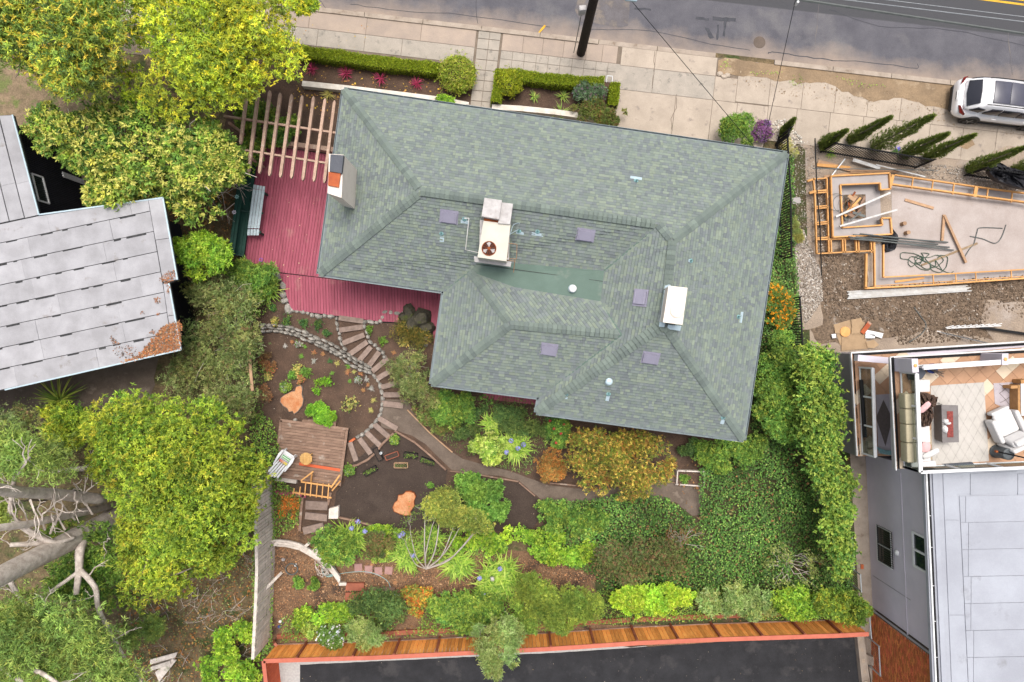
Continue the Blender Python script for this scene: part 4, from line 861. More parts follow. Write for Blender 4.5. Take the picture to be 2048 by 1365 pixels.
LB = [([(172, 1070, 3.0), (160, 1100, 3.8), (158, 1140, 4.2), (152, 1190, 4.6)], .28, .15), ([(160, 1142, 4.2), (128, 1165, 4.6), (85, 1195, 5.0), (40, 1230, 5.4)], .11, .07), ([(160, 1140, 4.2), (190, 1175, 4.6), (196, 1215, 5.0), (215, 1255, 5.4), (245, 1310, 5.8), (290, 1375, 6.0)], .15, .09),
      ([(205, 1000, 2.2), (120, 990, 4.5), (40, 985, 7.0), (-30, 975, 9)], .30, .30), ([(20, 1035, 6), (70, 1070, 5.5), (110, 1085, 5.0), (150, 1075, 4.2)], .18, .10), ([(20, 1035, 6), (25, 980, 7), (35, 940, 7.5), (60, 915, 7.8)], .14, .06),
      ([(195, 935, 2.4), (140, 940, 3.4), (85, 948, 4.2)], .16, .10), ([(90, 1085, 5), (60, 1088, 5.5), (20, 1090, 6)], .16, .12), ([(15, 1150, 6.0), (30, 1180, 6.3), (55, 1210, 6.5), (100, 1225, 6.8)], .15, .06),
      ([(-20, 1320, 7), (20, 1345, 7.2), (60, 1380, 7.4)], .16, .12), ([(30, 1330, 7), (80, 1345, 7.2), (125, 1375, 7.4)], .12, .10), ([(150, 1250, 6), (175, 1290, 6.4), (190, 1335, 6.8)], .09, .05)]
ends = []
for L_, a, b in LB: ends.append(pix_limb(L_, a * .85, b * .75, root))
m = M()
for (x, y, z, dx, dy) in ((130, 1060, 4.5, -25, -60), (110, 1050, 4.5, 20, -40), (90, 1060, 5, -8, -45), (150, 1040, 3.5, -30, -35), (60, 1075, 5.5, -15, -70), (190, 1080, 2.5, 35, 5), (100, 1068, 5, 10, -50), (45, 1060, 6, -30, -50), (175, 1010, 3, -15, -30), (185, 1030, 3, -40, -60), (35, 950, 7.5, 25, -35), (60, 1000, 7, 20, 45), (150, 985, 4, 10, 30)):
    a = W(x, y, z); b = W(x + dx, y + dy, z + .8); twigs(m, a, (b - a).normalized(), (b - a).length * .7, .05, rng, 2, 2, .4)
for pts in ends[2:]:
    for i in range(2, len(pts), 3):
        d = Vector(rng.normal(size=3).tolist()).normalized(); twigs(m, pts[i], d, .5, .03, rng, 2, 2, .5)
m.build('twig', MT['palebark'], root, kind='stuff')
bl = fill([(-60, 1190), (40, 1185), (110, 1170), (150, 1195), (215, 1240), (230, 1300), (280, 1350), (290, 1400), (-60, 1400)], 5.5, 7.5, .5, .9, 60, rng, .5) + fill([(-60, 870), (60, 860), (140, 900), (160, 960), (90, 960), (-60, 960)], 6, 8, .5, .8, 16, rng, .5)
crown(root, bl, 7500, 7, .20, .03, PAL['pine'], rng, spread=.8, up=.05, inner=.3, jitter=.6)
plant('leaning_conifer', 'feathery green conifer bough above the lower left corner', 'tree', [(-60, 1000), (30, 1010), (50, 1050), (0, 1080), (-60, 1080)], 5, 6.5, .4, .7, 8, 600, 7, .22, .04, 'pine', 22, stem=.05, stems=3, trunk='trunk')
# flax by the west house
r_ = T('flax', 'spiky yellow-green flax plant in front of the pale roofed house', 'plant', tuple(W(125, 800))); rng = np.random.default_rng(31)
blades(r_, W(122, 800, .5), 90, 1.25, .07, [(.22, .30, .04), (.34, .38, .06), (.12, .20, .03)], rng, droop=.35)
# ------------------------------------------------------------------ neighbours' ground layer
OAK = [(.30, .13, .04, 3), (.38, .22, .07, 2), (.20, .10, .05, 3), (.14, .08, .04, 3)]
scatter_chips('fallen_leaves', 'brown and orange fallen leaves under the western trees', [[(240, 1150), (510, 1090), (520, 1365), (240, 1365)], [(330, 420), (480, 360), (480, 520), (380, 620), (330, 560)]], 60, .09, OAK, 40, .01)
ground_leaves('undergrowth', 'thin green undergrowth among brown litter below the western trees', [[(-60, 780), (520, 860), (520, 1400), (-60, 1400)]], 45, .11, .045, 'olive', 41, h=.3, hum=.3, thin=.2)
ground_leaves('undergrowth', 'low green plants growing along the foot of the old grey fence', [[(500, 820), (545, 840), (560, 900), (562, 960), (600, 990), (598, 1050), (545, 1080), (545, 1320), (505, 1320), (505, 1000)]], 260, .10, .07, 'green', 42, h=.35, hum=.35)
ground_leaves('undergrowth', 'olive scrub carpeting the gap between the old fence and the wispy shrub', [[(380, 560), (500, 540), (510, 840), (430, 900), (330, 780)]], 120, .11, .04, 'olive', 43, h=.4, hum=.4)
m = M(); rng = np.random.default_rng(45)
for i in range(60):
    x, y = sample_poly([(250, 1180), (500, 1080), (512, 1365), (300, 1365)], 1, rng)[0]; a = W(x, y, .15); twigs(m, a, Vector((rng.normal(), rng.normal(), .25)).normalized(), .5, .012, rng, 2, 2, .5)
for i in range(26):
    x, y = sample_poly([(425, 330), (470, 330), (470, 410), (420, 410)], 1, rng)[0]; a = W(x, y, 1.5); twigs(m, a, Vector((rng.normal(), rng.normal(), .2)).normalized(), .6, .016, rng, 2, 2, .6)
o = m.build('fallen_twigs', MT['palebark'], None, kind='stuff'); o['label'] = 'tangle of bare pale twigs on the ground left of the old fence'
for i, q in enumerate(([(300, 1320), (355, 1305), (350, 1316), (300, 1330)], [(310, 1345), (345, 1318), (352, 1322), (318, 1365)], [(300, 1335), (340, 1322), (342, 1330), (302, 1342)])):
    m = M(); m.slab(q[::-1], .1, .16 + .05 * i); one(m, 'loose_board', MT['greywood'], ['pale grey loose board lying highest by the lower left thicket', 'grey loose board slanting to the bottom edge in the left yard', 'short grey loose board between the two others in the left yard'][i], 'board', W(*q[0]))
# ------------------------------------------------------------------ front garden
def hedge_box(name, label, pts, wd, h, seed, pal='hedge', k=(900)):
    """clipped hedge along a pixel polyline"""
    rng = np.random.default_rng(seed); P = [W(x, y, h) for x, y in pts]; root = T(name, label, 'hedge', (P[0].x, P[0].y, 0)); m = M()
    segs = list(zip(P, P[1:])); LT = sum((b - a).length for a, b in segs)
    pp, nn = [], []
    for a, b in segs:
        A0, B0 = Vector((a.x, a.y, h * .46)), Vector((b.x, b.y, h * .46)); m.beam(A0, B0, wd * .84, h * .9)
        n_ = int(k * (b - a).length); t = rng.random(n_); d = (b - a).normalized(); s = Vector((-d.y, d.x, 0)); face = rng.random(n_)
        for i in range(n_):
            c = a.lerp(b, t[i]); wv = .07 * math.sin(c.x * 3.1 + c.y * 2) + .05 * math.sin(c.x * 7.3)
            if face[i] < .6: q = c + s * rng.uniform(-.5, .5) * wd * (1 + wv); q.z = h * (1 + wv * .6) + rng.normal() * .015; nv = (0, 0, 1)
            else:
                sg = 1 if rng.random() < .5 else -1; q = c + s * sg * wd * .5 * (1 + wv + rng.normal() * .04); q.z = rng.uniform(.05, 1) * h; nv = tuple(s * sg)
            pp.append(tuple(q)); nn.append(nv)
    m.build('branches', MT['ivybase'], root); pp = np.array(pp); nn = np.array(nn, float); n = len(pp)
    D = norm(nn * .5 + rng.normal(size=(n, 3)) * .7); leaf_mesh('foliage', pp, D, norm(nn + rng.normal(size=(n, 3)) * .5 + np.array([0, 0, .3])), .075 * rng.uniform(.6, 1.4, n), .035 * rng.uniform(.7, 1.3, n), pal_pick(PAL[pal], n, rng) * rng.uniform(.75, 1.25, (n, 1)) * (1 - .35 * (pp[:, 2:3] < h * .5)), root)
    return root
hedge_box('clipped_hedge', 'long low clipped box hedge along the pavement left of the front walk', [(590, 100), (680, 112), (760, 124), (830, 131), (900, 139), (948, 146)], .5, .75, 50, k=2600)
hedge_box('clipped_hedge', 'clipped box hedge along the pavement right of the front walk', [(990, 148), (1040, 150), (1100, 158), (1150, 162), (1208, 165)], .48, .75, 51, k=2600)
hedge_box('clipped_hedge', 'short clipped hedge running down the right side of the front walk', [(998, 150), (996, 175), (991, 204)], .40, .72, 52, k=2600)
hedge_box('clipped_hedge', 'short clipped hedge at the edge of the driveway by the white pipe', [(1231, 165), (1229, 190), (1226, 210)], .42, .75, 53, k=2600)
def ball(name, label, x, y, r, h, pal, seed, n=5200, cat='shrub'):
    rng = np.random.default_rng(seed); c = W(x, y, h * .6); root = T(name, label, cat, (c.x, c.y, 0)); m = M(); m.lathe((c.x, c.y, 0), [(r * .5, 0), (r * .85, h * .3), (r * .88, h * .6), (r * .6, h * .9), (r * .1, h * .97)], 12); m.build('branches', MT['ivybase'], root)
    crown(root, [(c.x, c.y, h * .5, r, h * .5)], n // 4, 4, .085, .035, PAL[pal], rng, inner=.0, jitter=.14, lowf=3); return root
ball('round_hedge_ball', 'large round clipped bush with brownish top left of the front walk', 915, 148, .82, 1.15, 'ball', 54, 8000)
ball('round_hedge_ball', 'smaller round clipped bush right of the front walk', 1018, 165, .60, 1.0, 'hedge', 55, 5200)
for i, (x, y, s) in enumerate(((625, 140, 1), (692, 148, 1.05), (762, 158, 1.0), (834, 168, 1.0))):
    rng = np.random.default_rng(60 + i); r_ = T('red_cordyline', 'spiky crimson cordyline, ' + ['nearest the yellow tree of the four in the front bed', 'second from the yellow tree in the front bed', 'third from the yellow tree in the front bed', 'closest to the big round bush in the front bed'][i], 'plant', tuple(W(x, y)), group='red spiky plants in the front bed')
    blades(r_, W(x, y, .1), 46, .40 * s, .03, [(.34, .04, .09), (.28, .02, .07), (.50, .07, .16), (.20, .03, .05)], rng, droop=.25)
LEAFY = [(.60, .40, .05, 3), (.45, .26, .06, 3), (.35, .17, .06, 2)]
scatter_chips('fallen_leaves', 'small yellow fallen leaves dotted over the front beds', [[(600, 112), (880, 140), (930, 205), (600, 165)], [(590, 165), (690, 175), (680, 260), (585, 200)], [(590, 165), (690, 175), (660, 230), (585, 200)]], 16, .075, LEAFY, 61, .02)
scatter_chips('fallen_leaves', 'scattered yellow leaves on the pavement under the yellow tree', [[(590, 30), (760, 50), (740, 100), (590, 90)]], 3, .075, LEAFY, 62, .03)
# white garden walls
for lab, pts, wd in (('low white stucco garden wall between the front bed and the house, left of the walk', [(604, 167), (700, 177), (800, 189), (880, 199), (937, 210)], .26), ('low white stucco garden wall right of the front walk', [(984, 214), (1040, 217), (1110, 224), (1160, 231), (1230, 243)], .26)):
    m = M(); P = [W(x, y, .42) for x, y in pts]
    for a, b in zip(P, P[1:]): m.beam((a.x, a.y, .21), (b.x, b.y, .21), wd, .42)
    if 'left' in lab: m.beam((P[-1].x, P[-1].y, .21), (P[-1].x - .08, P[-1].y - .5, .21), wd, .42)
    one(m, 'garden_wall', MT['whitewall'], lab, 'wall', (P[0].x, P[0].y, 0))
m = M(); m.beam(W(1213, 165, .55), W(1214, 152, .55), .03, .03); m.beam(W(1214, 152, .55), W(1225, 153, .55), .03, .03); m.beam(W(1225, 153, .55), W(1224, 166, .55), .03, .03); m.beam(W(1214, 152, .0), W(1214, 152, .55), .03, .03); m.beam(W(1225, 153, 0), W(1225, 153, .55), .03, .03)
one(m, 'pipe_rail', MT['white'], 'small white bent pipe rail at the end of the front hedge', 'rail', W(1219, 160))
plant('shrub', 'grey-green and mauve shrub at the right end of the front bed', 'shrub', [(1148, 172), (1180, 162), (1210, 170), (1212, 200), (1180, 208), (1150, 198)], .5, .9, .2, .35, 14, 1100, 7, .09, .03, [(.10, .17, .09, 3), (.07, .13, .06, 3), (.20, .14, .17, 1), (.14, .22, .12, 2)], 63, stem=.03)
plant('shrub', 'olive-brown low shrub spilling against the front eave', 'shrub', [(1142, 210), (1170, 198), (1210, 203), (1250, 215), (1258, 235), (1245, 252), (1200, 248), (1150, 238)], .5, 1.0, .2, .4, 22, 1800, 7, .08, .03, [(.15, .19, .04, 3), (.10, .14, .03, 3), (.18, .13, .05, 2)], 64, stem=.03)
plant('shrub', 'small clipped green shrub half hidden under the front eave', 'shrub', [(855, 195), (880, 190), (915, 198), (930, 212), (890, 215)], .5, .7, .18, .3, 10, 700, 6, .08, .035, 'lime', 65, stem=.02)
plant('shrub', 'dense ground ivy under the pergola beams', 'shrub', [(480, 200), (540, 205), (590, 235), (598, 268), (560, 290), (500, 290), (470, 250)], .5, 1.3, .3, .5, 24, 1900, 7, .11, .07, 'green', 66, stem=.02)
plant('shrub', 'dark ivy at the deck corner below the pergola', 'shrub', [(485, 270), (530, 300), (500, 350), (490, 370), (480, 330)], .5, 1.4, .3, .5, 12, 800, 7, .11, .07, 'green', 166, stem=.02)
plant('round_shrub', 'rounded bright green shrub at the foot of the driveway by the right eave corner', 'shrub', [(1440, 255), (1450, 235), (1475, 229), (1500, 233), (1508, 250), (1505, 290), (1470, 290), (1445, 280)], .9, 1.3, .35, .5, 12, 2400, 6, .09, .03, 'green', 67, stem=.04, inner=.1)
plant('purple_flower_shrub', 'low shrub covered in purple flowers right of the round green shrub', 'shrub', [(1502, 255), (1520, 240), (1545, 243), (1553, 262), (1535, 282), (1505, 285)], .3, .6, .2, .3, 9, 1300, 6, .06, .03, 'purple', 68, stem=.02)
plant('yellow_shrub', 'thin yellow-flowering shrub beside the top of the iron fence', 'shrub', [(1550, 280), (1575, 270), (1598, 300), (1590, 320), (1560, 305)], .3, .6, .2, .3, 10, 420, 6, .07, .02, [(.42, .42, .14, 3), (.30, .33, .14, 2), (.45, .42, .30, 1)], 69, stem=.015)
plant('dry_grass_clump', 'pale yellow-green grass clump right of the iron fence', 'plant', [(1586, 435), (1592, 435), (1605, 470), (1602, 495), (1590, 480)], .2, .4, .15, .22, 9, 520, 7, .12, .012, [(.36, .38, .12, 3), (.26, .30, .09, 2)], 70, stem=.01, stems=0)
for i, (x, y, L, lab) in enumerate(((1068, 195, .3, 'leftmost small yellow-green strappy plant in the right front bed'), (1126, 195, .42, 'taller yellow-green strappy plant in the right front bed'), (1123, 228, .55, 'bright green strappy plant over the white wall in the right front bed'), (658, 190, .42, 'thin straw-coloured grass tuft between the pergola and the roof corner'), (1660, 308, .3, 'small lime tuft by the top corner of the leaning iron panel'))):
    rng = np.random.default_rng(75 + i); r_ = T('strappy_plant', lab, 'plant', tuple(W(x, y))); blades(r_, W(x, y, .05), 36, L, .035, [(.25, .36, .06), (.34, .40, .08), (.15, .26, .05)] if i != 3 else [(.42, .36, .10), (.30, .28, .08)], rng, droop=.3)
# cypresses beside the construction site: columns seen from above lean away from the lens
for i, (x, y, h, r, lab) in enumerate(((1562, 270, 1.7, .22, 'small dark cypress standing alone right of the purple flowers'), (1640, 293, 2.2, .32, 'low cypress at the left end of the leaning iron panel'), (1696, 283, 3.2, .33, 'slim cypress second from the left behind the iron panel'), (1745, 295, 4.2, .52, 'largest cypress in the middle behind the iron panel'), (1805, 310, 3.0, .38, 'mid height cypress right of the largest one'), (1848, 315, 3.2, .34, 'cypress at the right end of the first iron panel'), (1932, 340, 3.4, .36, 'cypress left of the black tarpaulin'), (2022, 345, 3.0, .36, 'cypress behind the black tarpaulin at the right edge'))):
    rng = np.random.default_rng(80 + i); c = W(x, y, 0); root = T('cypress', lab, 'tree', tuple(c), group='young cypresses along the construction site')
    n_ = 2600; z_ = h * rng.random(n_) ** 1.1; t_ = rng.uniform(0, 6.283, n_); lean = Vector((.10, .04, 0)) if i else Vector((-.05, .12, 0)); ra = r * np.clip(1 - (z_ / h), 0, 1) ** .75 * np.minimum(1, .45 + z_ / h * 3) * rng.uniform(.35, 1.08, n_) * (1 + .25 * np.sin(t_ * 3 + z_ * 4))
    PP = np.stack([c.x + np.cos(t_) * ra + lean.x * z_, c.y + np.sin(t_) * ra + lean.y * z_, z_ + .05], 1); PP = np.repeat(PP, 2, 0); n2 = len(PP); tt = np.repeat(t_, 2)
    DD = norm(np.stack([np.cos(tt) * .35, np.sin(tt) * .35, np.full(n2, 1.0)], 1) + rng.normal(size=(n2, 3)) * .22); NN = norm(np.stack([np.cos(tt), np.sin(tt), np.full(n2, .5)], 1) + rng.normal(size=(n2, 3)) * .4)
    leaf_mesh('foliage', PP, DD, NN, .19 * rng.uniform(.6, 1.2, n2), .032 * rng.uniform(.7, 1.3, n2), pal_pick(PAL['cypress'], n2, rng) * rng.uniform(.75, 1.3, (n2, 1)), root)
    m = M(); m.tube([c, c + Vector((0, 0, h * .9))], [.05, .012], 6); m.build('trunk', MT['bark'], root)
rng = np.random.default_rng(99)
r_ = T('blue_flower_plant', 'tiny plant with blue flowers between the two middle cypresses', 'plant', tuple(W(1792, 300))); m = M(); flower_head(m, W(1795, 297, .4), .14, (.16, .14, .55), rng, 30); m.build('flower', MT['petal'], r_); blades(r_, W(1792, 302, .05), 20, .4, .03, [(.1, .2, .05)], rng)
ground_leaves('weeds', 'green weeds sprouting in the dirt verge beside the kerb', [[(1437, 125), (1455, 120), (1462, 135), (1445, 142)], [R(270, 22), R(330, 14), R(332, 20), R(275, 30)], [R(345, 24), R(372, 16), R(375, 40), R(352, 42)], [R(540, 20), R(440, 14), R(470, 26), R(500, 30)]], 90, .09, .03, 'lime', 100, h=.12, hum=.05)
# ------------------------------------------------------------------ red deck
def in_poly_boards(root, name, outline, direction, pitch, z, th, mat, gap=.015, jit=.005, cut=None):
    """boards running along `direction` (world 2D) clipped to a convex outline given in pixels at height z"""
    Q = ccw([tuple(W(x, y, z)[:2]) for x, y in outline]); d = Vector(direction).normalized(); s = Vector((-d.y, d.x))
    lo = min(q[0] * s.x + q[1] * s.y for q in Q); hi = max(q[0] * s.x + q[1] * s.y for q in Q); al = [q[0] * d.x + q[1] * d.y for q in Q]; a0, a1 = min(al) - 1, max(al) + 1
    t = lo; n = 0
    while t < hi:
        b0, b1 = t + gap / 2, t + pitch - gap / 2
        spans = [(a0, a1)]
        if cut:
            c_ = a0 + random.uniform(.2, 1) * cut; cs = [a0]
            while c_ < a1: cs.append(c_); c_ += cut
            cs.append(a1); spans = [(u + .004, v_ - .004) for u, v_ in zip(cs, cs[1:])]
        for u, v_ in spans:
            r = [(d.x * a + s.x * b, d.y * a + s.y * b) for a, b in ((u, b0), (v_, b0), (v_, b1), (u, b1))]; r = ccw(r); r = clip(r, Q)
            if len(r) > 2 and abs(area2(r)) > .004:
                zz = z + random.uniform(-jit, jit); m = M(); m.prism([(x, y, z - th) for x, y in r], [(x, y, zz) for x, y in r]); m.build(name, MT[mat], root); n += 1
        t += pitch
    return n
DZ = .12
deck = T('deck', 'raspberry red painted board deck wrapping the left side of the green roofed house', 'deck', tuple(W(600, 480)))
in_poly_boards(deck, 'board', [(508, 288), (720, 318), (700, 562), (560, 545), (487, 520), (492, 320)], (-.144, -.989), .142, DZ, .05, 'deck')
in_poly_boards(deck, 'board', [(559, 547), (700, 563), (905, 590), (892, 650), (757, 643), (582, 620)], (.03, -1), .142, DZ, .05, 'deck')
in_poly_boards(deck, 'board', [(968, 775), (1100, 790), (1090, 812), (965, 798)], (-.13, -1), .142, DZ, .05, 'deck')
in_poly_boards(deck, 'board', [(862, 600), (900, 600), (890, 690), (868, 690)], (.03, -1), .142, DZ - .012, .05, 'deck')
m = M(); m.slab([(485, 286), (720, 316), (892, 590), (890, 652), (757, 645), (580, 622), (556, 547), (484, 522)][::-1], -.02, DZ - .06); m.build('joists', MT['black'], deck)
m = M(); m.beam(W(508, 278, .55), W(700, 304, .55), .22, .05); m.beam(W(508, 284, .3), W(700, 310, .3), .05, .5); m.build('bench_rail', MT['pergola'], deck)
scatter_chips('fallen_leaves', 'tiny pale leaves and petals lying on the red deck', [[(500, 380), (650, 400), (620, 600), (560, 540)]], 3, .045, [(.65, .45, .30), (.55, .35, .2)], 200, DZ + .01)
m = M()
for j in range(14):
    t0, t1 = 2 * math.pi * j / 14, 2 * math.pi * (j + 1) / 14; c = W(522, 520, DZ + .02); m.beam(c + Vector((math.cos(t0), math.sin(t0), 0)) * .08, c + Vector((math.cos(t1), math.sin(t1), 0)) * .08, .02, .02)
one(m, 'ring', mk('violet_plastic', (.22, .12, .55), rough=.5, bump=0), 'small violet ring lying on the red deck near its lower left corner', 'ring', W(522, 520, DZ))
# pergola: two carriers and nine rafters
pg = T('pergola', 'weathered pergola of nine pointed rafters over two long beams above the red deck', 'pergola', tuple(W(580, 290)))
PZ = 2.9
m = M(); m.beam(W(449, 233, PZ - .12), W(700, 271, PZ - .12), .09, .16); m.build('beam', MT['pergola'], pg)
m = M(); m.beam(W(484, 300, PZ - .12), W(672, 330, PZ - .12), .08, .16); m.build('beam', MT['pergola'], pg)
tops = [((494, 176), (480, 288)), ((516, 180), (496, 345)), ((539, 181), (518, 347)), ((560, 186), (538, 352)), ((583, 189), (560, 355)), ((604, 191), (582, 357)), ((627, 193), (605, 361)), ((650, 197), (627, 363)), ((669, 201), (648, 366))]
for a, b in tops:
    A_, B_ = W(*a, PZ + .06), W(*b, PZ + .06); d = (B_ - A_).normalized(); m = M(); s = Vector((-d.y, d.x, 0)) * .065; e_ = d * .12
    ol = [A_ + s * .35, A_ - s * .35, A_ + e_ - s, B_ - e_ - s, B_ - s * .35, B_ + s * .35, B_ - e_ + s, A_ + e_ + s]
    m.prism([p - Vector((0, 0, .14)) for p in ol][::-1], ol[::-1]); m.build('rafter', MT['pergola'], pg)
for x, y in ((458, 246), (487, 306), (690, 262), (676, 322)):
    p = W(x, y, PZ - .2); m = M(); m.beam((p.x, p.y, 0), (p.x, p.y, PZ - .2), .1, .1); m.build('post', MT['pergola'], pg)
# green bench with flower cut-outs, pale blue table
bn = T('bench', 'long dark green built-in wooden bench along the left edge of the red deck', 'bench', tuple(W(480, 430)))
def pbeam(root, name, a, b, wd, ht, mat): m = M(); m.beam(W(*a), W(*b), wd, ht); return m.build(name, MT[mat], root)
for i, (xa, xb, z, wd) in enumerate(((482, 459, .95, .14), (488.5, 465.5, .93, .13), (496, 472, .46, .15), (502.5, 478.5, .46, .15), (509, 485, .46, .15))): pbeam(bn, ('back_board' if i < 2 else 'seat_board'), (xa + (4 if i < 2 else 2), 318, z), (xb, 511, z), wd, .04, 'greenpaint')
pbeam(bn, 'back_panel', (486, 318, .6), (463, 511, .6), .03, .6, 'greenpaint'); pbeam(bn, 'front_panel', (512, 322, .22), (487, 516, .22), .04, .42, 'greenpaint')
for y in (330, 420, 508): x = 484 - (y - 318) * .12; pbeam(bn, 'bracket', (x - 2, y, .7), (x + 26, y + 4, .5), .06, .05, 'greenpaint')
for (x, y, lab) in ((479.5, 357, 'white daisy ornament on the green bench nearest the pergola'), (474, 394, 'mint green daisy ornament on the green bench between the two white ones'), (468.5, 425, 'white daisy ornament on the green bench farthest from the pergola')):
    c = W(x, y, 1.0); m = M()
    for j in range(7):
        t0 = 2 * math.pi * j / 7; d = Vector((math.cos(t0), math.sin(t0), .25)); s = Vector((-math.sin(t0), math.cos(t0), 0)) * .03; pts = [c + d * .02, c + d * .07 + s, c + d * .12, c + d * .07 - s]; m.prism([p - Vector((0, 0, .01)) for p in pts], pts)
    one(m, 'daisy_ornament', mk('daisy_' + ('mint' if 'mint' in lab else 'white'), (.35, .62, .58) if 'mint' in lab else (.78, .72, .80), bump=0, fine=0), lab, 'ornament', tuple(c))
tb = T('table', 'narrow pale blue slatted wooden table in front of the dark green bench', 'table', tuple(W(515, 422)))
TZ = .76
for i, x in enumerate((506.5, 512.5, 518.5, 524.5, 530)):
    if i < 4:
        pbeam(tb, 'slat', (x + 2.2, 379 + i * .8, TZ), (x - 5.8 - 2.4, 457, TZ), .125, .03, 'bluewood'); pbeam(tb, 'slat', (x + 3.2, 370 + i, TZ - .03), (x + 2.4, 378 + i, TZ - .03), .12, .03, 'bluewood'); pbeam(tb, 'slat', (x - 8.4, 459, TZ - .03), (x - 9.5, 471, TZ - .03), .12, .03, 'bluewood')
for y, x in ((385, 516), (425, 511), (463, 507)): pbeam(tb, 'cross_beam', (x - 13, y - 1, TZ - .06), (x + 15, y + 2, TZ - .06), .1, .05, 'greenpaint')
for x, y in ((505, 382), (527, 386), (496, 462), (518, 466)): p = W(x, y, TZ - .06); m = M(); m.beam((p.x, p.y, DZ), p, .08, .08); m.build('leg', MT['greenpaint'], tb)
# ------------------------------------------------------------------ stone edgings, steps and garden timber
def stones(name, label, pts, wd, h, seed, ln=(.22, .42), jit=.06, mat='stone', per=1, cat='stone edging'):
    rng = random.Random(seed); P = [Vector(v) for v in smooth_line([W(x, y, 0) for x, y in pts], 8)]; root = T(name, label, cat, tuple(P[0])); cum = [0]
    for a, b in zip(P, P[1:]): cum.append(cum[-1] + (b - a).length)
    def at(s_):
        for i in range(len(P) - 1):
            if cum[i + 1] >= s_: t = (s_ - cum[i]) / (cum[i + 1] - cum[i] + 1e-9); return P[i].lerp(P[i + 1], t), (P[i + 1] - P[i]).normalized()
        return P[-1], (P[-1] - P[-2]).normalized()
    for row in range(per):
        s_ = 0
        while s_ < cum[-1]:
            l = rng.uniform(*ln); p, d = at(min(s_ + l / 2, cum[-1])); sd = Vector((-d.y, d.x, 0)); o = (row - (per - 1) / 2) * wd / per * 1.0
            m = M(); m.rock(p + sd * (o + rng.uniform(-jit, jit)) + Vector((0, 0, -.03)), l / 2 * 1.08, wd / per / 2 * rng.uniform(.95, 1.3), h * rng.uniform(.75, 1.2), math.atan2(d.y, d.x) + rng.uniform(-.2, .2), n=8, rnd=rng); m.build('stone', MT[mat], root); s_ += l * .97
    return root
stones('stone_edging', 'straight grey stone edging beside the lower left side of the red deck', [(555, 545), (564, 570), (575, 618)], .34, .2, 300, ln=(.3, .6))
stones('stone_edging', 'grey stone edging along the bottom edge of the red deck left of the steps', [(578, 621), (610, 627), (640, 631), (668, 634)], .22, .18, 301)
stones('stone_edging', 'short stone edging with a step at the deck corner beside the mossy boulder', [(733, 643), (760, 646), (766, 636), (768, 627), (790, 626), (806, 629)], .22, .2, 302)
stones('stone_edging', 'curved grey stone edging on the left of the upper curved steps', [(672, 634), (673, 650), (678, 670), (684, 688), (694, 700)], .17, .2, 303, ln=(.2, .34))
stones('stone_edging', 'curved pale stone edging on the right of the upper curved steps', [(730, 640), (732, 662), (740, 680), (750, 692), (762, 702), (770, 715)], .2, .22, 304, ln=(.2, .34))
stones('dry_stone_wall', 'mossy dry stone wall curving from the old fence to the curved steps', [(522, 657), (560, 658), (590, 664), (620, 676), (650, 690), (680, 706), (710, 726), (735, 738)], .48, .3, 305, ln=(.22, .5), per=3, jit=.03, cat='stone wall')
stones('stone_edging', 'single row of rounded pale stones rimming the oval bed beside the curved steps', [(735, 742), (748, 752), (758, 765), (764, 785), (765, 805), (762, 825), (756, 836), (744, 852), (730, 866), (714, 876)], .19, .2, 306, ln=(.22, .40), jit=.02)
m = M(); m.slab([(697, 883), (708, 876), (711, 879), (700, 887)][::-1], 0, .12); one(m, 'brick', MT['brick'], 'single red brick at the lower end of the rounded stone row', 'brick', W(704, 881))
def timber(root, a, b, wd, ht=.14, mat='sleeper', name='tread'): m = M(); m.beam(W(*a, ht / 2), W(*b, ht / 2), wd, ht); return m.build(name, MT[mat], root)
st = T('garden_steps', 'upper flight of curved garden steps with timber treads coming down from the red deck', 'steps', tuple(W(700, 700)))
for a, b in (((678, 636), (727, 643)), ((679, 661), (727, 654)), ((686, 687), (729, 670)), ((700, 709), (735, 684)), ((718, 723), (742, 694)), ((737, 734), (759, 704)), ((745, 743), (776, 717)), ((755, 758), (789, 737)), ((763, 775), (800, 765)), ((767, 790), (800, 790))): timber(st, a, b, .25, .14)
timber(st, (764, 807), (807, 812), .28)
st2 = T('garden_steps', 'lower fan of curved timber steps between the oval bed and the dark bed', 'steps', tuple(W(735, 890)))
for a, b in (((757, 836), (795, 858)), ((748, 848), (779, 875)), ((733, 865), (762, 893)), ((719, 877), (742, 908)), ((700, 885), (713, 922))): timber(st2, a, b, .25, .14)
st3 = T('garden_steps', 'dark worn timber stair running down from the lath gate to the mulch terrace', 'steps', tuple(W(640, 1040)))
for a, b, w_ in (((612, 1010), (656, 1012), .42), ((611, 1031), (655, 1036), .34), ((607, 1062), (648, 1052), .36), ((638, 1085), (660, 1060), .22)): timber(st3, a, b, w_, .16, 'oldlumber' if False else 'sleeper')
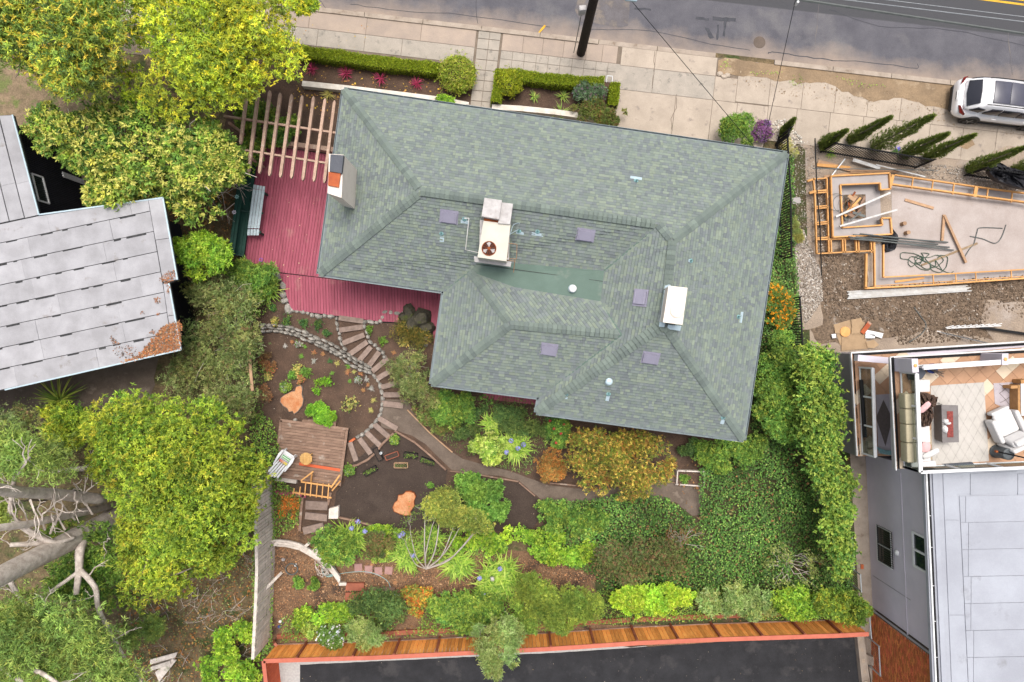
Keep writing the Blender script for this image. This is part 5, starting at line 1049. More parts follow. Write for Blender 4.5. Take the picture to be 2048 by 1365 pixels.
eg = [('board_edging', 'weathered curved board edging between the lower steps and the dark bed', [(693, 935), (715, 930), (735, 920), (752, 905), (765, 888), (788, 866)], .10), ('board_edging', 'board edging from the fan of steps along the path to the dark bed corner', [(790, 862), (830, 885), (862, 912), (892, 940)], .09),
      ('board_edging', 'thin board edging along the upper side of the garden path', [(815, 820), (860, 866), (905, 905)], .05), ('board_edging', 'board edging below the middle of the garden path', [(900, 942), (960, 950), (1037, 963)], .06), ('board_edging', 'short slanting board edging at the right of the small dark bed', [(1038, 965), (1070, 992)], .06), ('board_edging', 'brick coloured edging board under the path bend', [(1078, 1000), (1120, 1006)], .08),
      ('board_edging', 'board edging in front of the bronze flowering bush', [(1100, 966), (1152, 971)], .06), ('board_edging', 'upright board at the left side of the timber stair', [(607, 985), (603, 1020), (600, 1062)], .12), ('board_edging', 'board along the right side of the timber stair', [(662, 985), (656, 1010)], .12), ('board_edging', 'pale board edging under the dark bed', [(675, 1034), (720, 1044), (760, 1056)], .08),
      ('board_edging', 'grey board across the mulch path beside the stepping stones', [(744, 1177), (790, 1179)], .16), ('board_edging', 'thin board under the wide flowering bush at the path end', [(1330, 963), (1402, 972)], .06)]
for nm, lab, pts, wd in eg:
    root = T(nm, lab, 'edging', tuple(W(*pts[0]))); 
    for a, b in zip(pts, pts[1:]): m = M(); m.beam(W(*a, .07), W(*b, .07), wd, .16); m.build('board', MT['redwood' if wd > .05 else 'oldlumber'], root)
m = M(); m.slab([(658, 1018), (677, 1013), (676, 1038), (657, 1038)][::-1], 0, .3); one(m, 'timber_block', MT['greywood'], 'wide silvery timber block at the left corner of the dark bed', 'block', W(667, 1026))
# retaining boards at lower left
rt = T('retaining_wall', 'curved silvery board retaining wall around the mulch terrace at the lower left', 'wall', tuple(W(580, 1095)))
RW = [(541, 1091), (552, 1090), (575, 1092), (600, 1098), (616, 1107), (634, 1118), (650, 1128), (668, 1148), (680, 1165)]
for (a, b) in zip(RW, RW[1:]):
    for j in range(3): p, q = W(*a, .1 + .16 * j), W(*b, .1 + .16 * j); m = M(); o_ = Vector((0, .11 * j, 0)); m.beam(p + o_, q + o_, .1, .15); m.build('board', MT['greywood'], rt)
for a, b in (((549, 1090), (562, 1080)), ((605, 1098), (619, 1086)), ((620, 1108), (635, 1096)), ((626, 1111), (638, 1099)), ((678, 1168), (692, 1168))): m = M(); m.beam(W(*a, .45), W(*b, .3), .14, .14); m.build('stake', MT['greywood'], rt)
m = M(); m.beam(W(523, 1186, 1.3), W(563, 1146, .1), .13, .10); one(m, 'prop_beam', MT['greywood'], 'grey timber prop leaning against the old fence', 'beam', W(545, 1165))
# wooden platform with chair and table
pf = T('platform', 'weathered brown timber platform in the middle of the garden', 'deck', tuple(W(625, 900)))
PFZ = .35
PO = [(560, 841), (697, 859), (681, 946), (686, 975), (668, 990), (560, 950), (558, 890)]
in_poly_boards(pf, 'board', [(564, 844), (690, 861), (678, 972), (556, 955), (557, 890)], (.99, -.13), .145, PFZ, .04, 'redwood', gap=.014, cut=2.4)
for a, b in (((561, 841), (697, 859)), ((694, 860), (679, 972)), ((562, 841), (557, 889))): m = M(); m.beam(W(*a, PFZ + .01), W(*b, PFZ + .01), .13, .05); m.build('border_board', MT['redwood'], pf)
m = M(); m.beam(W(598, 928, PFZ + .022), W(682, 941, PFZ + .022), .14, .02); m.build('red_board', MT['redboard'], pf, label='single red painted board')
m = M(); m.slab([(561, 842), (696, 860), (679, 972), (556, 954)][::-1], 0, PFZ - .045); m.build('joists', MT['black'], pf)
m = M(); m.slab([(605, 840), (673, 838), (671, 856), (603, 846)][::-1], 0, .22); m.build('step', MT['redwood'], pf)
m = M(); m.slab([(553, 952), (594, 957), (592, 968), (549, 962)][::-1], 0, .2); m.build('lower_step', MT['greywood'], pf)
# adirondack chair, facing up-right
def adirondack():
    c = W(575, 918, PFZ); root = T('garden_chair', 'white slatted garden armchair with a striped cushion on the timber platform', 'chair', tuple(c)); ax = Vector((.56, .83, 0)).normalized(); sd = Vector((ax.y, -ax.x, 0)); Z = Vector((0, 0, 1))
    def L(u, v, z): return c + ax * u + sd * v + Z * z
    for i in range(5):
        v = (i - 2) * .115; m = M(); t = -.80 + .05 * abs(i - 2) * .9; pts = [L(-.10, v - .045 * .8, .36), L(-.10, v + .045 * .8, .36), L(t, v * 1.12 + .052, .98 - .05 * abs(i - 2)), L(t - .05, v * 1.12, 1.02 - .05 * abs(i - 2)), L(t, v * 1.12 - .052, .98 - .05 * abs(i - 2))]
        m.prism([p - Vector((0, 0, .025)) for p in pts], pts); m.build('back_slat', MT['chairwhite'], root)
    for i in range(6): u = -.06 + i * .088; m = M(); m.beam(L(u, -.27, .36 + i * .012), L(u, .27, .36 + i * .012), .078, .022); m.build('seat_slat', MT['chairwhite'], root)
    for s_ in (-1, 1):
        m = M(); pts = [L(.40, s_ * .27, .56), L(.40, s_ * .37, .56), L(.15, s_ * .41, .56), L(-.40, s_ * .36, .56), L(-.44, s_ * .30, .56), L(.1, s_ * .28, .56)]; m.prism([p - Z * .025 for p in (pts if s_ > 0 else pts[::-1])][::-1], (pts if s_ > 0 else pts[::-1])[::-1]); m.build('armrest', MT['chairwhite'], root)
        m = M(); m.beam(L(.38, s_ * .30, 0), L(.38, s_ * .30, .55), .05, .1); m.build('front_leg', MT['white'], root)
        m = M(); m.beam(L(.48, s_ * .26, .36), L(-.55, s_ * .26, .05), .03, .12); m.build('rear_leg', MT['white'], root)
    cu = part_root('cushion', L(.0, 0, .42), root)
    for i, col in enumerate([(.72, .70, .68), (.10, .45, .12), (.72, .70, .66), (.12, .5, .14), (.55, .50, .46), (.35, .33, .42)]): m = M(); u = .22 - i * .045; m.beam(L(u, -.22, .42 + .004 * i), L(u, .22, .42 + .004 * i), .042, .05, None); m.build('stripe', mk('stripe%d' % i, col, bump=0, fine=.05), cu)
    for i, col in enumerate([(.60, .16, .14), (.70, .28, .18), (.72, .42, .28), (.78, .55, .16), (.70, .62, .14)]): m = M(); v = -.18 + i * .09; m.beam(L(-.05, v, .45), L(-.14, v, .52), .084, .05); m.build('pillow_stripe', mk('pillow%d' % i, col, bump=0, fine=.05), cu)
adirondack()
tz = PFZ + .5; c = W(612, 918, tz); rt_ = T('side_table', 'small round slatted wooden table beside the white garden chair', 'table', (c.x, c.y, PFZ))
for i in range(9):
    x = (i - 4) * .066; l = math.sqrt(max(.001, .30 ** 2 - x * x)); m = M(); m.beam((c.x + x, c.y - l, tz), (c.x + x, c.y + l, tz), .054, .022); m.build('slat', MT['slatwood'], rt_)
for dx, dy in ((-.17, -.17), (.17, -.17), (.17, .17), (-.17, .17)): m = M(); m.beam((c.x + dx, c.y + dy, PFZ), (c.x + dx * .8, c.y + dy * .8, tz - .02), .04, .04); m.build('leg', MT['slatwood'], rt_)
m = M(); m.beam((c.x - .26, c.y, tz - .025), (c.x + .26, c.y, tz - .025), .05, .022); m.build('batten', MT['slatwood'], rt_)
# lath gate rail
lr = T('lath_railing', 'yellowish timber lath railing and gate frame at the lower edge of the platform', 'railing', tuple(W(640, 980)))
for i, x in enumerate((588, 600, 611, 622, 634, 645.5, 657)): m = M(); m.beam(W(x + .8, 963 + (i < 2) * 14 - (i == 1) * 4 + i * .8, .95), W(x - 1.5, 989 + i * 1.6, 1.0), .045, .04); m.build('lath', MT['lumber'], lr)
for a, b, z in (((585, 985), (663, 996), .92), ((602, 964), (664, 973), .92)): m = M(); m.beam(W(*a, z), W(*b, z), .07, .05); m.build('rail', MT['lumber'], lr)
for a, b in (((602, 962, .95), (627, 943, .95)), ((662, 976, .95), (680, 950, .95)), ((664, 982, .6), (681, 962, .6)), ((624, 945, .95), (622, 964, .35))): m = M(); m.beam(W(*a), W(*b), .07, .06); m.build('brace', MT['lumber'], lr)
m = M(); m.beam(W(626, 957, .3), W(662, 965, .3), .2, .05); m.build('threshold', MT['lumber'], lr)
m = M(); m.beam(W(550, 985, .12), W(612, 993, .12), .16, .06); one(m, 'red_plank', MT['deck'], 'dark red painted plank lying at the left foot of the lath railing', 'plank', W(580, 989))
# stumps
for (pts, z, lab) in (([(570, 790), (583, 784), (590, 783), (592, 775), (601, 772), (604, 778), (603, 790), (606, 799), (604, 811), (596, 822), (588, 828), (585, 822), (578, 824), (575, 817), (567, 812), (561, 804), (562, 797)], .12, 'orange-tan flat cut stump with a lobed outline in the oval bed beside the white flowers'), ([(797, 992), (806, 990), (811, 985), (819, 984), (827, 987), (831, 994), (827, 1003), (828, 1012), (820, 1024), (822, 1030), (811, 1031), (800, 1028), (789, 1023), (786, 1015), (790, 1006), (795, 1002)], .16, 'bright orange freshly cut stump in the dark bed')):
    m = M(); t = [W(x, y, z) for x, y in pts][::-1]; root = T('tree_stump', lab, 'stump', tuple(W(*pts[0])))
    m.prism([(p.x, p.y, -.05) for p in t], t); m.build('wood', MT['stump'], root)
    m = M(); cc = sum(t, Vector()) / len(t); o = [cc + (p - cc) * 1.06 - Vector((0, 0, .02)) for p in t]; m.prism([(p.x, p.y, -.04) for p in o], [Vector((p.x, p.y, z - .015)) for p in o]); m.build('bark', MT['rust'] if z > .14 else MT['bark'], root)
# mossy boulder and planters
root = T('boulder', 'big dark mossy boulder at the corner between red deck and house', 'boulder', tuple(W(838, 640))); m = M(); rr = random.Random(5)
for x, y, a, b, h in ((820, 628, .55, .35, .6), (845, 638, .5, .6, .75), (830, 645, .7, .4, .6), (855, 655, .35, .5, .6), (812, 636, .4, .3, .5)): m.rock(W(x, y, -.05), a, b, h, rr.uniform(0, 3), n=10, rnd=rr)
m.build('rock', MT['boulder'], root, kind='stuff')
for i, (x, y, rz, lab, mt_, pl) in enumerate(((785, 911, .35, 'timber window box nearest the fan of steps in the dark bed', 'brownboard', 0), (803, 930, 0.0, 'weathered brown trough with moss in the dark bed', 'oldlumber', 1), (742, 941, .5, 'black trough of seedlings left of the mossy trough', 'black', 1), (822, 910, -.12, 'black trough of seedlings at the upper edge of the dark bed', 'black', 1), (855, 922, -.35, 'black trough of bright seedlings at the right edge of the dark bed', 'black', 1), (757, 908, -1.1, 'small dark trough at the top left of the dark bed', 'black', 0))):
    p = W(x, y, 0); root = T('planter', lab, 'planter', tuple(p)); m = M(); ca, sa = math.cos(rz), math.sin(rz)
    L_ = .66; w_ = .24
    for ox, oy, sx, sy in ((0, w_ / 2, L_, .03), (0, -w_ / 2, L_, .03), (L_ / 2, 0, .03, w_), (-L_ / 2, 0, .03, w_)): m.box((p.x + ox * ca - oy * sa, p.y + ox * sa + oy * ca, 0), sx, sy, .2, rz)
    m.build('box', MT[mt_], root, kind='stuff'); m = M(); m.box((p.x, p.y, 0), L_ - .03, w_ - .03, .16, rz); m.build('soil', MT['darksoil'], root)
    if pl: rng = np.random.default_rng(i + 5); pts = [(p.x + u * ca, p.y + u * sa, .2) for u in np.linspace(-.26, .26, 6)]; leaves_at(root, pts, 20, .07, .035, 'green' if i != 1 else 'olive', rng, .05)
# ------------------------------------------------------------------ garden planting
def P_(name, label, cat, poly, z0, z1, r0, r1, nb, ns, k, L, Wd, pal, seed, **kw): return plant(name, label, cat, poly, z0, z1, r0, r1, nb, ns, k, L, Wd, pal, seed, stem=kw.pop('stem', .03), **kw)
ground_leaves('ivy', 'dark green ivy carpet over the lower right slope', [[(1180, 1000), (1250, 985), (1335, 995), (1400, 1050), (1400, 940), (1440, 900), (1540, 880), (1600, 860), (1690, 1000), (1710, 1210), (1500, 1215), (1400, 1180), (1215, 1180), (1185, 1150), (1080, 1110), (1080, 1000)]], 330, .105, .08, 'ivy', 400, h=.3, hum=.5, lowf=.8, thin=1.15)
ground_leaves('ivy', 'ivy running between the house and the construction site', [[(1500, 860), (1540, 560), (1575, 300), (1588, 310), (1590, 480), (1600, 600), (1610, 700), (1620, 880)]], 300, .10, .07, 'ivy', 401, h=.3, hum=.4)
IB = [(.20, .10, .04, 3), (.28, .15, .06, 2), (.13, .08, .04, 2)]
scatter_chips('fallen_leaves', 'brown dead leaves caught in the ivy slope', [[(1400, 900), (1700, 900), (1700, 1200), (1200, 1200), (1200, 1020)]], 9, .09, IB, 402, .35)
for i, (lab, poly, z0, z1, r0, r1, nb, ns, k, L, Wd, pal, kw) in enumerate([
 ('dense bright green hedge-like shrub along the right boundary by the grey wall', [(1575, 700), (1600, 685), (1640, 690), (1665, 705), (1680, 770), (1690, 830), (1680, 900), (1712, 960), (1715, 1000), (1702, 1060), (1712, 1120), (1700, 1150), (1715, 1200), (1680, 1190), (1660, 1130), (1650, 1060), (1640, 1000), (1625, 940), (1600, 880), (1590, 800)], 1.8, 3.2, .35, .75, 80, 7600, 7, .12, .065, 'green', dict(stems=14, tipc=(.40, .50, .09, .25), up=.4, jitter=.55, inner=.4)),
 ('mid green shrub strip between the right eave and the boundary hedge', [(1530, 680), (1560, 640), (1590, 680), (1600, 800), (1590, 880), (1555, 890), (1510, 830), (1520, 740)], .9, 2.0, .3, .6, 36, 3200, 7, .12, .06, 'green', dict(stems=8)),
 ('shrub with orange flowers beside the iron fence at the right eave', [(1535, 580), (1560, 565), (1585, 590), (1588, 640), (1560, 660), (1532, 640)], .7, 1.3, .25, .45, 16, 1100, 7, .09, .04, [(.12, .20, .04, 4), (.70, .32, .02, 2.2), (.16, .25, .05, 2)], {}),
 ('bright green shrub below the lower right eave corner', [(1395, 885), (1440, 872), (1490, 885), (1540, 850), (1545, 900), (1500, 930), (1450, 945), (1405, 930)], .5, 1.2, .25, .5, 24, 1800, 7, .11, .05, 'green', {}),
 ('wide bronze-green shrub tipped with yellow flowers below the house', [(1130, 880), (1170, 862), (1230, 865), (1290, 872), (1340, 885), (1346, 930), (1330, 975), (1300, 985), (1265, 998), (1225, 998), (1190, 990), (1160, 965), (1132, 930)], 1.3, 2.4, .35, .6, 60, 5200, 8, .10, .03, 'bronze', dict(stems=10, tipc=(.80, .60, .12, .2), up=.5)),
 ('small rusty orange shrub at the left foot of the wide flowering shrub', [(1066, 925), (1080, 905), (1110, 900), (1132, 930), (1125, 962), (1095, 968), (1072, 952)], .6, 1.2, .2, .4, 14, 1100, 7, .09, .03, 'orange', {}),
 ('rounded lime green shrub above the path bend', [(940, 885), (960, 868), (990, 866), (1012, 885), (1012, 910), (990, 928), (960, 925), (940, 905)], .6, 1.1, .22, .4, 14, 1300, 7, .11, .06, 'limeyellow', {}),
 ('dark green shrub against the wall below the lower left eave', [(865, 790), (905, 782), (960, 790), (985, 800), (970, 830), (930, 850), (890, 850), (860, 830)], .7, 1.5, .25, .5, 26, 2000, 7, .10, .045, 'green', {}),
 ('wispy olive shrub with pale branching stems beside the curved steps', [(768, 730), (800, 715), (835, 700), (858, 730), (862, 770), (880, 800), (850, 818), (815, 805), (790, 775)], 1.0, 2.0, .2, .42, 34, 1500, 7, .13, .024, 'olive', dict(stems=16, bark='palebark', jitter=.6, stem=.05)),
 ('rusty green groundcover shrub right of the curved steps', [(822, 805), (860, 800), (915, 800), (920, 850), (905, 885), (870, 865), (835, 835)], .3, .8, .2, .38, 24, 1500, 7, .10, .028, [(.15, .20, .05, 4), (.24, .15, .07, 2), (.10, .14, .03, 2), (.26, .28, .07, 2)], {}),
 ('mossy dark shrub beside the boulder', [(770, 650), (800, 640), (840, 650), (870, 680), (850, 700), (800, 690), (775, 680)], .3, .7, .2, .35, 20, 1000, 7, .08, .02, [(.13, .13, .03, 3), (.20, .17, .04, 2), (.08, .09, .02, 3), (.36, .24, .05, .5)], {}),
 ('dark shade shrubs under the middle eave beside the strappy leaves', [(925, 830), (975, 812), (1070, 820), (1110, 840), (1100, 880), (1040, 870), (990, 860), (930, 880), (900, 870)], .3, .9, .22, .42, 30, 1900, 7, .10, .035, 'dark', {}),
 ('green shrub spotted with red roses beside the wide flowering bush', [(1095, 850), (1125, 838), (1140, 855), (1135, 890), (1110, 895), (1095, 880)], .6, 1.3, .2, .38, 14, 1100, 7, .08, .045, 'green', {}),
 ('broad leafy bright green shrub right of the pale stemmed tree', [(900, 958), (940, 950), (985, 955), (1012, 975), (1015, 1010), (1000, 1045), (960, 1060), (925, 1030), (905, 990)], .9, 1.7, .3, .5, 28, 2400, 7, .12, .065, [(.15, .28, .045, 4), (.10, .21, .035, 3), (.20, .34, .06, 2)], {}),
 ('lime green leafy band below the small dark bed', [(905, 1062), (960, 1050), (1010, 1055), (1100, 1065), (1165, 1075), (1195, 1100), (1180, 1125), (1110, 1128), (1050, 1115), (970, 1105), (910, 1095)], .35, .9, .22, .42, 50, 3600, 7, .10, .07, 'lime', {}),
 ('fresh green seedling shrubs between the small dark bed and the ivy', [(1075, 1010), (1105, 1000), (1150, 1010), (1200, 1005), (1215, 1040), (1190, 1075), (1120, 1070), (1080, 1055)], .4, .9, .2, .38, 30, 1700, 7, .10, .05, 'green', {}),
 ('dense dark reddish-green mounded shrub on the ivy slope', [(1195, 1100), (1225, 1085), (1290, 1078), (1350, 1085), (1385, 1105), (1380, 1140), (1340, 1165), (1270, 1168), (1210, 1160), (1190, 1130)], .9, 1.6, .35, .55, 44, 4800, 7, .07, .035, 'redshrub', dict(up=.4)),
 ('bright lime hedge shrub near the new fence', [(1208, 1185), (1240, 1172), (1300, 1178), (1340, 1170), (1395, 1188), (1400, 1205), (1370, 1218), (1345, 1232), (1300, 1228), (1275, 1240), (1240, 1222), (1212, 1205)], .9, 1.5, .25, .42, 40, 3800, 7, .09, .06, [(.34, .50, .04, 4), (.24, .41, .035, 3), (.42, .54, .07, 2)], dict(up=.6)),
 ('large olive-green oleander-like shrub left of the lime hedge', [(1025, 1180), (1060, 1150), (1110, 1160), (1150, 1180), (1195, 1190), (1208, 1215), (1185, 1245), (1150, 1240), (1140, 1262), (1100, 1275), (1060, 1262), (1030, 1225)], 1.3, 2.3, .35, .55, 46, 4200, 8, .13, .03, [(.17, .25, .04, 4), (.12, .19, .03, 3), (.25, .32, .05, 2)], dict(up=.3)),
 ('mid green rounded shrub by the new fence, left of the overhanging tree', [(860, 1205), (890, 1188), (940, 1190), (1000, 1200), (1020, 1225), (1000, 1262), (950, 1270), (900, 1258), (865, 1235)], .9, 1.6, .3, .5, 36, 3000, 7, .11, .055, 'green', dict(tipc=(.30, .42, .06, .2))),
 ('dark green shrub in the middle of the bottom bed', [(700, 1195), (740, 1180), (790, 1188), (815, 1220), (800, 1250), (750, 1260), (710, 1240)], .8, 1.6, .3, .5, 26, 2100, 7, .09, .035, 'dark', {}),
 ('red and orange leaved shrub at the edge of the mulch path', [(800, 1182), (830, 1172), (860, 1180), (865, 1210), (835, 1235), (805, 1215)], .4, .9, .18, .32, 18, 900, 7, .10, .05, [(.38, .12, .03, 2), (.30, .24, .05, 3), (.16, .22, .04, 3), (.48, .34, .05, 1)], {}),
 ('low bright groundcover along the bottom left mulch edge', [(565, 1235), (600, 1218), (660, 1210), (710, 1215), (700, 1240), (640, 1250), (590, 1258)], .2, .6, .18, .34, 30, 1800, 7, .09, .06, 'lime', {}),
 ('shrub full of small white flowers at the new fence', [(635, 1262), (660, 1250), (690, 1262), (690, 1290), (665, 1300), (642, 1285)], .5, 1.1, .2, .35, 14, 1200, 7, .08, .04, [(.13, .22, .045, 4), (.09, .16, .03, 2), (.75, .73, .76, .9)], {}),
 ('wispy yellow-green shrub bending over the left part of the new fence', [(692, 1255), (720, 1240), (760, 1250), (772, 1275), (745, 1300), (705, 1295)], 1.3, 2.2, .2, .38, 18, 1200, 7, .15, .03, 'wisp', dict(jitter=.6)),
 ('wispy grey-green tree hanging over the new fence and black asphalt', [(960, 1245), (1000, 1235), (1035, 1248), (1040, 1275), (1030, 1300), (1035, 1325), (1005, 1350), (985, 1362), (970, 1330), (945, 1290), (950, 1262)], 2.2, 3.4, .22, .42, 30, 2100, 7, .17, .03, 'wisp', dict(jitter=.65, base=(1010, 1215), stems=10, stem=.06)),
 ('feathery green shrub right of the lime hedge', [(1400, 1190), (1440, 1172), (1500, 1175), (1545, 1190), (1550, 1225), (1510, 1240), (1470, 1225), (1430, 1232), (1405, 1215)], .8, 1.6, .25, .45, 34, 2600, 7, .12, .045, 'wisp', dict(jitter=.5)),
 ('yellow-green rounded shrub between the feathery one and the corner shrub', [(1545, 1185), (1600, 1178), (1640, 1190), (1645, 1225), (1600, 1240), (1550, 1232)], .9, 1.7, .3, .45, 26, 2200, 7, .11, .05, 'lime', {}),
 ('dark and yellow mottled shrub at the lower right corner of the fence', [(1630, 1190), (1680, 1180), (1725, 1200), (1742, 1225), (1725, 1250), (1680, 1240), (1640, 1228)], 1.2, 2.2, .3, .5, 28, 2600, 7, .11, .05, [(.14, .23, .03, 4), (.30, .34, .04, 2), (.08, .14, .02, 3)], {}),
 ('open leafy green small tree beside the timber stair', [(620, 1090), (640, 1055), (680, 1055), (705, 1085), (710, 1115), (690, 1135), (655, 1130), (630, 1110)], 1.0, 1.9, .2, .38, 26, 1500, 7, .10, .045, 'green', dict(jitter=.5, base=(652, 1120), stems=8)),
 ('dense dark bush between the two lilac flowered clumps', [(728, 1075), (755, 1062), (785, 1075), (785, 1105), (755, 1118), (730, 1105)], .5, 1.1, .22, .35, 14, 1500, 7, .06, .03, 'redshrub', {}),
 ('yellow-green leafy groundcover above the dense dark bush', [(720, 1060), (770, 1052), (800, 1065), (795, 1085), (750, 1075)], .2, .5, .15, .28, 16, 900, 6, .10, .07, 'lime', {}),
 ('variegated leafy clump at the foot of the dense dark bush', [(735, 1105), (775, 1102), (782, 1118), (755, 1126), (735, 1118)], .15, .4, .13, .22, 10, 520, 6, .10, .06, 'limeyellow', {}),
 ('green fern-like shrub behind the platform step', [(612, 815), (635, 808), (655, 810), (670, 835), (660, 848), (640, 850), (618, 830)], .35, .8, .15, .28, 16, 1000, 7, .10, .05, [(.20, .40, .03, 4), (.13, .30, .03, 3), (.30, .48, .05, 1)], {}),
 ('scrubby brown seedhead clump at the left of the oval bed, upper one', (536, 722, 20), .2, .4, .12, .22, 10, 420, 6, .07, .02, [(.24, .12, .05, 3), (.14, .09, .05, 2), (.30, .20, .08, 1)], {}),
 ('scrubby brown seedhead clump at the left of the oval bed, lower one', (535, 785, 22), .2, .4, .12, .22, 10, 420, 6, .07, .02, [(.20, .10, .05, 3), (.13, .09, .05, 2), (.28, .18, .08, 1)], {}),
 ('orange-leaved groundcover below the red painted plank', [(560, 1000), (580, 990), (600, 1000), (595, 1030), (570, 1045), (558, 1025)], .1, .35, .12, .22, 14, 560, 6, .10, .05, [(.62, .22, .04, 3), (.50, .20, .05, 2), (.16, .18, .05, 2)], {}),
 ('purple-green sedum cluster in the small framed bed', (1372, 955, 14), .1, .3, .1, .16, 7, 320, 6, .07, .04, 'green', {}),
 ('wavy green shrub in the shade right of the flowering bush', [(1355, 880), (1390, 876), (1400, 900), (1380, 915), (1358, 905)], .3, .7, .15, .28, 10, 500, 6, .10, .045, 'dark', {}),
 ('two small green bushes on the mulch, right one by the hose', (625, 1168, 13), .2, .5, .13, .2, 7, 420, 6, .09, .05, 'green', {}),
 ('two small green bushes on the mulch, left one by the black ring', (597, 1167, 12), .2, .4, .12, .18, 6, 340, 6, .09, .05, 'green', {}),
 ('yellow-leaved bushlet left of the white flowered shrub', [(605, 1250), (625, 1248), (640, 1265), (620, 1278), (603, 1268)], .3, .7, .12, .22, 8, 420, 6, .08, .03, 'limeyellow', {}),
]):
    if hasattr(poly[0], '__len__') and 1 < i != 17: c_ = np.mean(poly, 0); poly = [tuple(c_ + (np.array(q) - c_) * 1.05) for q in poly]
    P_('shrub', lab, 'shrub', poly, z0, z1, r0, r1, nb, ns, k, L, Wd, pal, 500 + i, **kw)
# pale stemmed tree with umbrella crown
rng = np.random.default_rng(600); bp = W(852, 1138, 0); root = T('pale_stemmed_tree', 'small multi-stemmed tree with bare grey stems and a yellow-green crown in the lower garden', 'tree', tuple(bp)); m = M(); ends = []
for tx, ty, z, rr in ((850, 1030, 2.3, .045), (880, 1035, 2.4, .05), (905, 1060, 2.3, .045), (940, 1075, 2.2, .05), (820, 1060, 2.0, .035), (812, 1090, 1.8, .035), (925, 1045, 2.4, .04), (865, 1050, 2.5, .045), (955, 1060, 2.2, .035)):
    e_ = W(tx, ty, z); mid = bp.lerp(e_, .5) + Vector((rng.normal() * .15, -.35, -.1)); pts = smooth_line([bp, mid, e_], 4); m.tube(pts, [rr * (1 - .6 * i / (len(pts) - 1)) for i in range(len(pts))], 6, caps=False); twigs(m, e_, (e_ - mid).normalized(), .45, rr * .4, rng, 2, 3, .5, ends)
m.build('trunk', MT['palebark'], root, smooth=True)
bl = fill([(850, 1005), (870, 980), (900, 975), (925, 992), (935, 1020), (975, 1035), (985, 1060), (950, 1070), (910, 1055), (870, 1045), (848, 1030)], 2.3, 3.0, .22, .42, 34, rng, .5); crown(root, bl, 2400, 7, .12, .035, [(.26, .31, .06, 4), (.18, .24, .05, 3), (.34, .36, .08, 2), (.14, .19, .04, 2)], rng, jitter=.45, inner=.15); leaves_at(root, ends, 14, .10, .03, 'green', rng, .14)
# red tipped bare shrub and yellowish open citrus
rng = np.random.default_rng(610); bp = W(1352, 1098, 0); root = T('bare_shrub', 'leafless grey-stemmed shrub with rusty tips standing in the ivy', 'shrub', tuple(bp)); m = M(); ends = []
for i in range(9):
    e_ = W(1320 + i * 10, 1052 - 12 * math.sin(i * .8), 1.5); twigs(m, bp + Vector((rng.normal() * .1, rng.normal() * .1, 0)), (e_ - bp).normalized(), .75, .026, rng, 3, 2, .28, ends)
m.build('branches', MT['palebark'], root); leaves_at(root, ends, 7, .07, .025, [(.30, .10, .03, 3), (.22, .12, .04, 2), (.16, .14, .04, 1)], rng, .07, up=.6)
rng = np.random.default_rng(611); bp = W(1572, 1122, 0); root = T('open_shrub', 'open shrub with pale stems and yellow-green leaf whorls at the right of the ivy slope', 'shrub', tuple(bp)); m = M(); ends = []
for i in range(12):
    t = i * .53 + .2; e_ = bp + Vector((math.cos(t) * 1.0, math.sin(t) * .75, .9)); twigs(m, bp, (e_ - bp).normalized(), .75, .022, rng, 2, 2, .4, ends)
m.build('branches', MT['palebark'], root); leaves_at(root, ends, 16, .15, .05, [(.30, .36, .09, 3), (.40, .42, .14, 2), (.18, .26, .06, 2)], rng, .09)
# strappy lilac agapanthus
for i, (x, y, n, L, fl, lab) in enumerate(((1030, 892, 230, .95, [(1022, 882), (1036, 897), (1013, 905), (1047, 890)], 'strappy leaved clump with lilac flowers right of the rounded lime shrub'), (700, 1078, 260, 1.0, [(703, 1057), (716, 1044), (730, 1063)], 'strappy clump with three lilac flowers at the left end of the lower garden'), (815, 1110, 230, .9, [(800, 1072), (806, 1068), (825, 1112)], 'strappy clump with lilac flowers under the pale stemmed tree'), (915, 1125, 230, .95, [], 'strappy green clump without flowers right of the pale stemmed tree'),
                                          (1000, 1155, 300, 1.05, [(959, 1157), (1000, 1138), (985, 1158), (970, 1192)], 'big strappy clump with lilac flowers at the right end of the mulch path'), (975, 1185, 160, .8, [], 'lower strappy clump in front of the big lilac one'), (985, 850, 120, .7, [], 'strappy leaves in the shade under the middle eave'), (865, 1075, 120, .7, [], 'loose strappy leaves between the stems of the pale stemmed tree'), (1110, 868, 60, .6, [], 'thin strappy leaves left of the red roses'), (535, 575, 90, .8, [], 'arching grassy clump at the left edge of the upper bed'))):
    rng = np.random.default_rng(620 + i); root = T('strappy_clump', lab, 'plant', tuple(W(x, y)))
    blades(root, W(x, y, .3), int(n * 1.3), L * .85, .06, [(.24, .40, .05), (.33, .48, .06), (.16, .29, .04), (.42, .52, .10)], rng, droop=.5, tilt=(.45, 1.3), r0=L * (.8 if n == 300 else .5))
    for fx, fy in fl: m = M(); flower_head(m, W(fx, fy, 1.0), .12, (.32, .32, .68) if fy != 1158 else (.5, .45, .42), rng, 46); m.tube([W(x, y, .1), W(fx, fy, 1.0)], .01, 4, (.2, .3, .08)); m.build('flower', MT['petal'], root)
rng = np.random.default_rng(640)
for x, y, rl in ((1100, 842, 'topmost'), (1108, 858, 'leftmost'), (1122, 868, 'central'), (1128, 850, 'right hand'), (1112, 886, 'lowest')):
    m = M(); flower_head(m, W(x, y, 1.35), .07, (.60, .02, .06), rng, 30); one(m, 'rose', MT['petal'], rl + ' red rose bloom on the shrub beside the wide flowering bush', 'flower', tuple(W(x, y, 1.35)), 'red roses')
